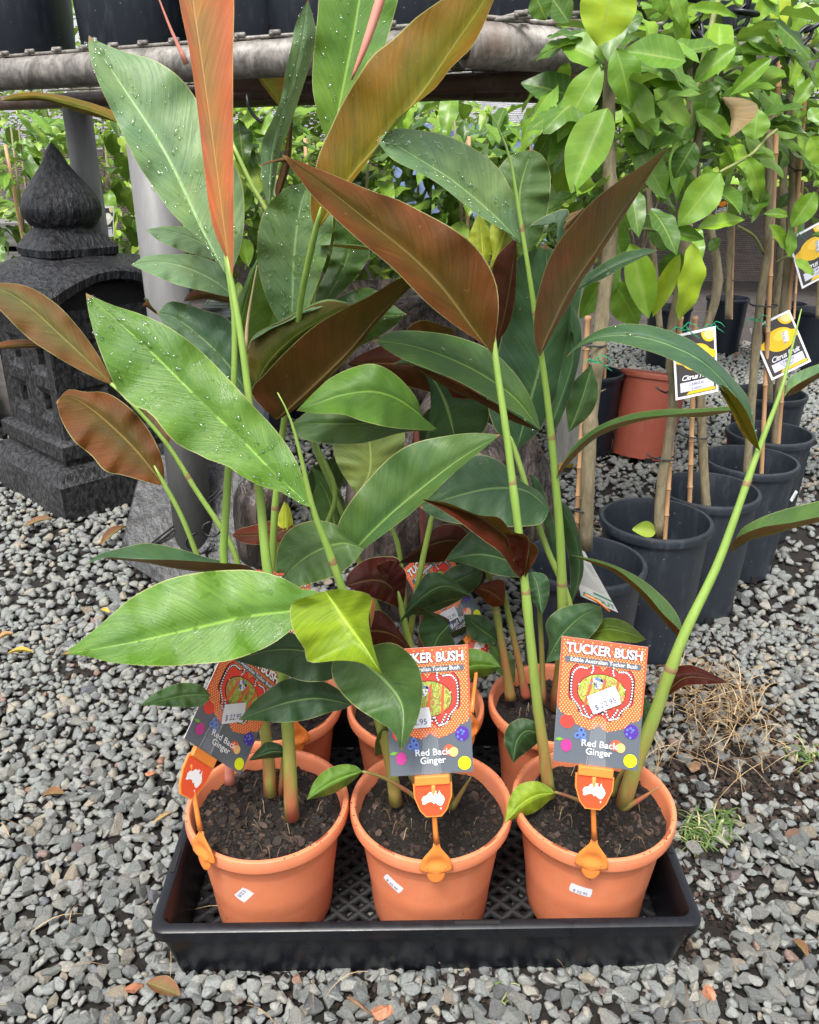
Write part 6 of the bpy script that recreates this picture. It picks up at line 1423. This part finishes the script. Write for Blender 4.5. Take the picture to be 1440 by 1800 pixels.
# hand placed leaves of the near citrus (base, tip, distance, width in the photograph)
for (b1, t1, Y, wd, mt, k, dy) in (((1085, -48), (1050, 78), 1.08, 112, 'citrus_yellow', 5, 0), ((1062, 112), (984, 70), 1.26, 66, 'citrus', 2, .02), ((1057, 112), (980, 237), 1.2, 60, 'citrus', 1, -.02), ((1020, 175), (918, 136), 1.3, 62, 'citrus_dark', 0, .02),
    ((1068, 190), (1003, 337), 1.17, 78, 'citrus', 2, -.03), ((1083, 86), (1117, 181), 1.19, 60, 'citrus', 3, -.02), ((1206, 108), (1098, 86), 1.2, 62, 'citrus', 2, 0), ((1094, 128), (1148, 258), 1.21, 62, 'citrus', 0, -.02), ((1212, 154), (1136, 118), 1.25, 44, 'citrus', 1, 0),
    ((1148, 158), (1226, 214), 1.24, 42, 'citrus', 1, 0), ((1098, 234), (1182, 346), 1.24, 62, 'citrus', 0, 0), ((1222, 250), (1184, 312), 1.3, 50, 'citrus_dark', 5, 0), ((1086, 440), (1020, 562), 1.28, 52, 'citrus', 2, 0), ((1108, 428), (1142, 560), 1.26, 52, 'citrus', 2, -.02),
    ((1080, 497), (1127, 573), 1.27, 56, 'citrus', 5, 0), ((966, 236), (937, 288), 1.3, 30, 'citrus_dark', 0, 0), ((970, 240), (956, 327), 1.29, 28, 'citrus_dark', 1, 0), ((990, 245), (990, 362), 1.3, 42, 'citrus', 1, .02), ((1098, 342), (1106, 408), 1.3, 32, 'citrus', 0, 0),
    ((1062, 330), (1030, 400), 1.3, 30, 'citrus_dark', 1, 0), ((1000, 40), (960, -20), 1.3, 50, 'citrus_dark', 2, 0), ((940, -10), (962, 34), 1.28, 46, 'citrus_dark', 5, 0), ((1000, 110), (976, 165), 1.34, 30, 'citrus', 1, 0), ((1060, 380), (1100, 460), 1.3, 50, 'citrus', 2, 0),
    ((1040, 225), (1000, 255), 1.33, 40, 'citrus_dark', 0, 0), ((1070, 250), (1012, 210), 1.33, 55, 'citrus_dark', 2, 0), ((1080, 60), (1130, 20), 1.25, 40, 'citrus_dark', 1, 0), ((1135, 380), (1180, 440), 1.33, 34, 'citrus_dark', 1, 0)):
    cleaf(C1, b1, t1, Y, wd, mt, k, dy)
for (b1, t1, Y, wd, mt, k, dy) in (((1266, 304), (1196, 396), 1.3, 62, 'citrus', 0, -.02), ((1226, 402), (1313, 378), 1.3, 30, 'citrus', 4, 0), ((1160, 405), (1243, 416), 1.3, 28, 'citrus', 4, 0), ((1216, 428), (1219, 565), 1.3, 52, 'citrus_yellow', 3, -.02), ((1195, 447), (1146, 558), 1.34, 32, 'citrus_yellow', 4, 0),
    ((1190, 440), (1175, 500), 1.36, 50, 'citrus_dark', 1, 0), ((1293, 82), (1219, 140), 1.34, 46, 'citrus', 4, 0), ((1356, 102), (1282, 164), 1.36, 32, 'citrus', 4, 0), ((1325, 246), (1333, 190), 1.34, 52, 'citrus', 5, 0), ((1312, 276), (1352, 352), 1.32, 36, 'citrus', 3, 0),
    ((1222, 195), (1308, 246), 1.36, 30, 'citrus', 1, 0), ((1268, 150), (1210, 170), 1.38, 30, 'citrus_dark', 1, 0), ((1208, 18), (1303, 20), 1.36, 24, 'citrus', 4, 0), ((1180, -20), (1214, 46), 1.34, 36, 'citrus', 1, 0), ((1190, 10), (1207, 100), 1.36, 30, 'citrus', 4, 0),
    ((1150, -30), (1175, 20), 1.35, 46, 'citrus', 1, 0), ((1290, 260), (1270, 310), 1.36, 30, 'citrus', 3, 0), ((1245, 290), (1240, 318), 1.36, 20, 'citrus', 0, 0), ((1200, 300), (1205, 345), 1.38, 40, 'citrus_dark', 0, 0), ((1250, 420), (1262, 440), 1.38, 26, 'citrus_dark', 0, 0),
    ((1162, 250), (1192, 215), 1.38, 26, 'citrus_dark', 3, 0)):
    cleaf(C2, b1, t1, Y, wd, mt, k, dy)
for (b1, t1, Y, wd, mt, k, dy) in (((1370, 56), (1366, -22), 1.62, 52, 'citrus_yellow', 2, 0), ((1416, 6), (1386, 82), 1.62, 34, 'citrus', 0, 0), ((1376, 200), (1340, 156), 1.62, 36, 'citrus', 5, 0), ((1360, 230), (1414, 212), 1.62, 46, 'citrus', 5, 0), ((1433, 338), (1391, 400), 1.6, 42, 'citrus', 2, 0),
    ((1345, 330), (1330, 380), 1.66, 26, 'citrus_dark', 3, 0), ((1395, 190), (1436, 128), 1.64, 30, 'citrus', 0, 0), ((1388, 152), (1412, 80), 1.64, 24, 'citrus', 4, 0), ((1352, 395), (1390, 440), 1.62, 22, 'citrus', 4, 0), ((1388, 452), (1392, 398), 1.61, 22, 'citrus', 0, 0), ((1396, 458), (1440, 478), 1.6, 20, 'citrus', 1, 0),
    ((1420, 210), (1450, 190), 1.62, 34, 'citrus', 1, 0), ((1435, 110), (1460, 160), 1.62, 30, 'citrus', 1, 0), ((1425, 240), (1445, 290), 1.62, 40, 'citrus', 0, 0), ((1385, 380), (1345, 372), 1.64, 18, 'citrus', 4, 0), ((1360, -10), (1325, 40), 1.66, 34, 'citrus', 0, 0), ((1400, 240), (1440, 260), 1.64, 30, 'citrus', 1, 0)):
    cleaf(C4, b1, t1, Y, wd, mt, k, dy)
b_ = MB(); b_.tube([P(1160, 392, 1.3), P(1200, 340, 1.3), P(1262, 300, 1.3)], [.0035, .003], 8) if False else None
for par, pts, rr in ((C2, [(1265, 303, 1.31), (1320, 272, 1.33), (1345, 245, 1.35), (1366, 228, 1.36)], .0024), (C2, [(1180, 408, 1.35), (1130, 402, 1.32), (1095, 404, 1.3)], .0026), (C4, [(1343, 445, 1.68), (1325, 415, 1.66), (1298, 398, 1.64)], .003),
                     (C2, [(1215, 240, 1.4), (1225, 160, 1.42), (1252, 40, 1.46), (1262, 0, 1.46)], .0045), (C4, [(1395, 455, 1.66), (1385, 450, 1.64), (1365, 462, 1.66)], .002)):
    b_ = MB(); b_.tube([Vector(x) for x in cr([tuple(P(*p)) for p in pts], 14)], rr, 8); b_.build('branch', M['bark_green'], par)
# random extra foliage round the stems
def dress(parent, trunk, n, z0, z1, L_, spread=.05, mts=('citrus',), seed=1):
    r_ = random.Random(seed); W = [P(*p) for p in trunk]; q = [Vector(x) for x in cr([tuple(p) for p in W], 60)]; q = [p for p in q if z0 <= p.z <= z1]
    for _ in range(n):
        p = r_.choice(q); a = r_.uniform(0, 6.283); d = Vector((math.cos(a), math.sin(a), r_.uniform(-.9, .5))); p0 = p + Vector((math.cos(a), math.sin(a), r_.uniform(-.5, .8))) * spread * r_.uniform(.2, 1.2)
        rleaf(parent, p0, d, L_ * r_.uniform(.6, 1.2), r_.uniform(.85, 1.15), r_.choice(mts), Vector((d.x * .4 + r_.uniform(-.3, .3), d.y * .4 - .35, .9)))
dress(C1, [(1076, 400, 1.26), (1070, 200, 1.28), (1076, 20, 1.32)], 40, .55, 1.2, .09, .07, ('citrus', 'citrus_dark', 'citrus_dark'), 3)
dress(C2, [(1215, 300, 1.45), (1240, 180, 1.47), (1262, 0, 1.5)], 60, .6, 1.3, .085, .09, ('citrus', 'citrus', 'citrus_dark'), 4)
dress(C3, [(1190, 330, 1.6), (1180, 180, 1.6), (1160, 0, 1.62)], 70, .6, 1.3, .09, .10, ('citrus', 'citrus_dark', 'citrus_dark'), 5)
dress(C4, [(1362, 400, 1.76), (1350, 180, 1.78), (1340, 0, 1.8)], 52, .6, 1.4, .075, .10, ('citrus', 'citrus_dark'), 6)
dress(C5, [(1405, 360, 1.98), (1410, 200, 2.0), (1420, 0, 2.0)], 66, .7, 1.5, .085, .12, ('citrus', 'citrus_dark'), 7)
dress(C6, [(1300, 330, 2.3), (1290, 200, 2.3), (1290, 20, 2.3)], 90, .75, 1.5, .10, .16, ('citrus', 'citrus_dark'), 8)
dress(C7, [(1060, 330, 2.5), (1080, 150, 2.5)], 80, .8, 1.5, .11, .16, ('citrus', 'citrus_dark'), 9)
dress(C8, [(1285, 400, 3.6), (1288, 250, 3.6), (1280, 120, 3.6)], 80, .75, 1.6, .13, .2, ('citrus', 'far_leaf'), 10)
dress(C9, [(1145, 400, 3.4), (1140, 300, 3.4), (1130, 180, 3.4)], 90, .7, 1.6, .13, .22, ('citrus', 'far_leaf'), 11)
dress(C10, [(1390, 400, 3.45), (1395, 200, 3.45)], 40, .7, 1.6, .13, .2, ('citrus', 'far_leaf'), 12)
dress(C11, [(1448, 400, 3.3), (1450, 200, 3.3)], 30, .7, 1.6, .13, .2, ('citrus', 'far_leaf'), 13)
# paper wrap: dry papery leaf caught in the citrus
vs, fs, uv = dead_leaf_mesh(.055, .030, 1.1, 5)
o = new('dry_leaf', vs, fs, M['dead_pale'], uvs=uv, local=True); o.location = P(1274, 208, 1.30); o.rotation_euler = (.3, 1.2, .3); tag(o, 'pale papery dry leaf caught among the green citrus leaves', 'leaf')
vs, fs, uv = dead_leaf_mesh(.11, .07, .5, 6)
o = new('dry_leaf', vs, fs, M['dead_yellow'], uvs=uv, local=True); o.location = P(472, 158, 1.95); o.rotation_euler = (1.2, .9, .4); tag(o, 'hanging yellow leaf with brown edge under the bench rail', 'leaf')
vs, fs, uv = dead_leaf_mesh(.05, .03, .3, 7)
o = new('fallen_leaf', vs, fs, M['citrus_yellow'], uvs=uv, local=True); o.location = P(1132, 932, 1.36); o.rotation_euler = (1.0, .2, .3); tag(o, 'yellow green leaf fallen inside the dusty black pot', 'leaf')

# red pot, leaning and empty
t = thing('terracotta_pot', 'empty terracotta red plastic pot leaning on the gravel', 'pot', (0, 0, 0)); c = PG(1128, 806); t.location = (c.x, c.y + .02, .004)
o = link('pot_wall', TPR, t, rot=(-.10, .17, .4)); b_ = MB(); b_.box((.0, -.0895, .010), (.022, .005, .02)); b_.build('drain_notch', M['hole'], t, local=True, smooth=False)

# citrus labels
def lemon_label(lb, TLp, TRp, BLp, price=False, txt=True, fruit=(.82, .50, .01)):
    TL, TR, BL = P(*TLp), P(*TRp), P(*BLp); BR = TR + (BL - TL); Mx, w_, h_ = frame_from(BL, BR, TL); t = thing('lemon_label', lb, 'plant label', tuple((BL + BR) / 2), group='citrus fruit labels')
    def q(b_, pts, z, mi): b_.add([((x - .5) * w_, -z, y * h_) for x, y in pts], [tuple(range(len(pts)))], mi)
    def ds(cx, cy, rx, ry, n=28): return [(cx + rx * math.cos(6.2832 * k / n), cy + ry * math.sin(6.2832 * k / n)) for k in range(n)]
    b_ = MB(); b_.box((0, .0005, h_ / 2), (w_, .001, h_), None, 0)
    q(b_, [(.05, .04), (.95, .04), (.95, .96), (.05, .96)], .0003, 1)
    lem = ds(.53, .60, .35, .20); q(b_, [(x + (.10 if x > .84 else 0) * (abs(y - .6) < .05) - (.13 if x < .21 else 0) * (abs(y - .6) < .06), y) for x, y in lem], .0006, 2)
    q(b_, ds(.60, .66, .20, .09), .0008, 5)
    sl_ = [p for p in ds(.86, .95, .20, .16) if p[0] <= .95 and p[1] <= .96] + [(.95, .96)]; q(b_, sl_, .0007, 2); sl2 = [p for p in ds(.87, .95, .155, .125) if p[0] <= .95 and p[1] <= .96] + [(.95, .96)]; q(b_, sl2, .0009, 6)
    q(b_, [(.12, .10), (.90, .10), (.90, .245), (.12, .245)], .0008, 3); q(b_, [(.25, .05), (.93, .05), (.93, .095), (.33, .095)], .0006, 2)
    tv, tf = text_mesh('Citrus Fruit', .165 * w_, .0002, .35, .9); b_.add([(x * 1.02, -.0012, y + h_ * .275) for x, y, _ in tv], tf, 0)
    tv, tf = text_mesh('LEMON', .085 * w_, .0001, 0, 1.3); b_.add([(x, -.0012, y + h_ * .182) for x, y, _ in tv], tf, 4)
    tv, tf = text_mesh('"Lisbon"', .085 * w_, 0); b_.add([(x, -.0012, y + h_ * .118) for x, y, _ in tv], tf, 4)
    if price:
        b_.add([((x) * w_, -.0012, z * h_) for x, z in ((.08, .50), (.22, .52), (.26, .70), (.12, .69))], [(0, 1, 2, 3)], 0)
        tv, tf = text_mesh('$ 39.95', .09 * w_, .0001); b_.add([(.165 * w_ - y * .97 + x * .2, -.0014, .60 * h_ + x * .95) for x, y, _ in tv], tf, 4)
    off = 0
    vs = [Mx.to_3x3() @ Vector(v) for v in b_.v]
    new('card', vs, b_.f, [M['white'], simple('label_black', (.035, .030, .028), .3), simple('label_lemon', fruit, .35), simple('label_strip', (.6, .6, .7), .4), simple('label_ink', (.2, .2, .3), .5), simple('label_lemon_light', tuple(min(1, c * 1.15 + .05) for c in fruit), .3), simple('label_pulp', (.8, .62, .25), .4)], t, False, fm=b_.m, local=True)
    return t
l1 = lemon_label('lemon label tied behind the long arching leaf', (1182, 590, 1.33), (1258, 573, 1.33), (1188, 704, 1.31)); ribbon(l1, 1200, 577, 1.33, 1.0, 1)
l2 = lemon_label('lemon label tilted across a bamboo stake, with a price on the fruit', (1318, 578, 1.70), (1388, 544, 1.72), (1357, 669, 1.68), True); ribbon(l2, 1330, 562, 1.68, .9, 1)
l3 = lemon_label('lemon label cut off by the right picture edge, with a price sticker', (1385, 420, 1.86), (1450, 385, 1.88), (1410, 508, 1.84), True); ribbon(l3, 1400, 412, 1.85, .6, 1)
r3 = ribbon(C1, 1046, 634, 1.2, 1.0, 1); ribbon(C2, 1252, 572, 1.36, .7, 1)
t4 = lemon_label('small orange fruit label among the leaves beneath the bench', (1262, 350, 2.2), (1282, 346, 2.2), (1258, 376, 2.2), False, True, (.8, .28, .02))
t5 = lemon_label('small red fruit label half hidden behind the citrus leaves', (1136, 376, 2.4), (1160, 376, 2.4), (1136, 406, 2.4), False, True, (.6, .10, .02))

# black plastic chain looped between bench and citrus
ch = thing('plastic_chain', 'black plastic chain draped across the citrus tops', 'chain', tuple(P(1330, 90, 1.6)))
def chain(pts, Ls=.034, rr=.0034):
    q = cr([tuple(P(*p)) for p in pts], 200); q = [Vector(x) for x in q]; acc = 0; last = q[0]; k = 0; out = [q[0]]
    for i in range(1, len(q)):
        acc += (q[i] - q[i - 1]).length
        if acc >= Ls * .78: out.append(q[i]); acc = 0
    for i in range(len(out) - 1):
        a, b2 = out[i], out[i + 1]; d = (b2 - a).normalized(); s = d.cross(Vector((0, 1, 0))).normalized(); nr2 = s if i % 2 else d.cross(s).normalized(); c = (a + b2) / 2
        mb = MB(); P2 = []
        for j in range(17):
            an = 6.2832 * j / 16; P2.append(c + d * (math.cos(an) * Ls * .56) + nr2 * (math.sin(an) * Ls * .27))
        mb.tube(P2, rr, 7, cap=False); mb.build('chain_link', M['chain'], ch)
chain([(1320, -20, 1.5), (1310, 20, 1.5), (1298, 50, 1.5), (1270, 68, 1.5), (1235, 75, 1.52), (1222, 40, 1.55), (1240, 10, 1.55)])
chain([(1450, 35, 1.55), (1425, 50, 1.55), (1395, 85, 1.55), (1375, 110, 1.55), (1345, 135, 1.55), (1315, 155, 1.56)])
chain([(1298, 20, 1.5), (1330, 25, 1.5), (1345, 22, 1.5)]); chain([(1330, 75, 1.75), (1360, 82, 1.75), (1400, 92, 1.75), (1440, 95, 1.75)])
chain([(1118, 10, 1.4), (1132, 30, 1.4), (1135, 55, 1.4)]); chain([(985, -10, 1.5), (992, 15, 1.5), (990, 40, 1.5)])

# ================================================================== FAR PLANTS
def shrub(lb, cx, cy, z0, z1, rx, n, L_, trunkn=2, pot=True, mts=('far_leaf',), seed=1, cat='potted shrub', group='potted shrubs behind the bench', stakes=True, indiv=True):
    r_ = random.Random(seed); t = thing('potted_shrub', lb, cat, (cx, cy, .004), group=group)
    if pot:
        link('pot', TPB, t, sc=(1.15, 1.15, 1.0)); mb = MB(); mb.lathe([(0, .2), (.09, .2)], n=20); mb.build('soil', M['soil'], t, local=True)
    for k in range(trunkn):
        x0 = cx + r_.uniform(-.03, .03); x1 = cx + r_.uniform(-rx, rx) * .5; mb = MB(); mb.tube([(x0, cy, .15), ((x0 + x1) / 2 + r_.uniform(-.03, .03), cy, z0 * .8 + .1), (x1, cy + r_.uniform(-.1, .1), z1 * .95)], [.009, .007, .003], 8); mb.build('trunk', M['bark'], t)
    if stakes: mb = MB(); mb.tube([(cx + .03, cy - .02, .15), (cx + .02, cy - .02, z1 * .9)], .006, 8); mb.build('bamboo_stake', M['bamboo'], t)
    if indiv:
        for _ in range(n):
            a = r_.uniform(0, 6.283); q = math.sqrt(r_.random()); p0 = Vector((cx + rx * q * math.cos(a), cy + rx * .7 * q * math.sin(a), r_.uniform(z0, z1))); d = Vector((math.cos(a), math.sin(a), r_.uniform(-1.1, .5)))
            rleaf(t, p0, d, L_ * r_.uniform(.6, 1.2), r_.uniform(.85, 1.2), r_.choice(mts), Vector((d.x * .4, -.3, .8)))
    else:
        V_, F_, UV_, T_ = [], [], [], []; off = 0
        for _ in range(n):
            a = r_.uniform(0, 6.283); q = math.sqrt(r_.random()); p0 = Vector((cx + rx * q * math.cos(a), cy + rx * .7 * q * math.sin(a), r_.uniform(z0, z1) + .1 * math.sin(a * 3))); d = Vector((math.cos(a), math.sin(a), r_.uniform(-1, .8))).normalized()
            Mx = leaf_matrix(p0, p0 + d * L_ * r_.uniform(.6, 1.3), Vector((r_.uniform(-.5, .5), -.4, .8)), r_.uniform(.8, 1.2)); v, f, uv = LVs
            V_ += [tuple(Mx @ Vector(p)) for p in v]; F_ += [tuple(i + off for i in ff) for ff in f]; UV_ += uv; T_ += [r_.random()] * len(v); off += len(v)
        o = new('foliage', V_, F_, M[mts[0]], t, uvs=UV_, kind='stuff'); at_ = o.data.attributes.new('tone', 'FLOAT', 'POINT'); at_.data.foreach_set('value', np.array(T_, dtype=np.float32))
    return t
LVs = leaf_variant(9, .4, .3, 0, .45, 4, 1)
D2 = ('citrus', 'far_leaf', 'citrus_dark')
shrub('leafy potted plant behind the lantern finial', -1.36, 3.0, .55, 1.02, .22, 140, .10, mts=D2, seed=21)
shrub('leafy potted plant between the lantern and the grey posts', -1.0, 3.05, .5, 1.02, .18, 120, .11, mts=D2, seed=22, stakes=False)
shrub('leafy potted plant at the far left edge', -1.75, 3.3, .6, 1.05, .24, 110, .11, mts=D2, seed=23, stakes=False)
for k, (x, y, lb) in enumerate(((-.55, 2.75, 'potted plant just right of the grey posts under the bench'), (-.36, 2.95, 'potted plant behind the upright orange leaf'), (-.16, 2.8, 'potted plant behind the narrow grey green leaf'), (.0, 3.0, 'potted plant behind the bronze leaf'),
                                 (.16, 2.75, 'potted plant left of the stem spike, in front of the blue tarpaulin'), (.36, 2.95, 'potted plant behind the spiky topped tall stem'), (.55, 3.15, 'potted plant between the stem spike and the bright citrus'), (.30, 3.6, 'smaller potted plant farther back in the middle'))):
    shrub(lb, x, y, .50, 1.04, .19, 125, .115, mts=D2, seed=30 + k, stakes=(k % 3 == 1))
for k, (x, y, lb, mt) in enumerate(((-2.1, 5.6, 'fine leaved green bush in the far left background', 'far_leaf'), (-1.2, 5.8, 'pale green bush far behind the lantern', 'far_leaf'), (-.2, 5.9, 'far bush behind the middle plants', 'far_leaf'), (1.6, 6.0, 'far bush near the fence behind the tarpaulin', 'far_leaf'), (2.6, 5.9, 'far bush at the right by the fence', 'far_leaf'), (3.4, 6.0, 'far bush beyond the right picture edge', 'far_leaf'))):
    shrub(lb, x, y, .35 if k < 2 else .8, 1.75, .62, 2600, .075, 3, False, (mt,), 50 + k, 'shrub', 'bushes along the back fence', False, False)
lp = thing('black_pot', 'blue black pot standing beyond the lantern at the left edge', 'pot', (-1.52, 2.95, .26)); link('pot_wall', TPB, lp, sc=(1.25, 1.25, 1)); 
st2 = MB(); st2.box((-1.55, 3.0, .13), (.5, .4, .24)); o = st2.build('low_stand', M['boards'], smooth=False); tag(o, 'low dark board stand carrying the blue black pot', 'stand')
tl = lemon_label('white label on the plant between lantern and posts', (176, 365, 2.75), (200, 362, 2.75), (176, 418, 2.75), False, True, (.7, .7, .6))
# garden hose coil seen under the plants? no: irrigation pipes hanging under the bench
for (lb, pts) in (('thin black irrigation tube hanging right of the yellow leaf', [(434, 165, 1.9), (436, 185, 1.9), (448, 205, 1.9), (462, 215, 1.9)]),):
    mb = MB(); mb.tube([Vector(x) for x in cr([tuple(P(*p)) for p in pts], 16)], .0035, 8); o = mb.build('irrigation_tube', M['chain']); tag(o, lb, 'tube')
# left over empties cleanup
for o in list(bpy.data.objects):
    if o.type == 'MESH' and o.users_collection == () : bpy.data.objects.remove(o)
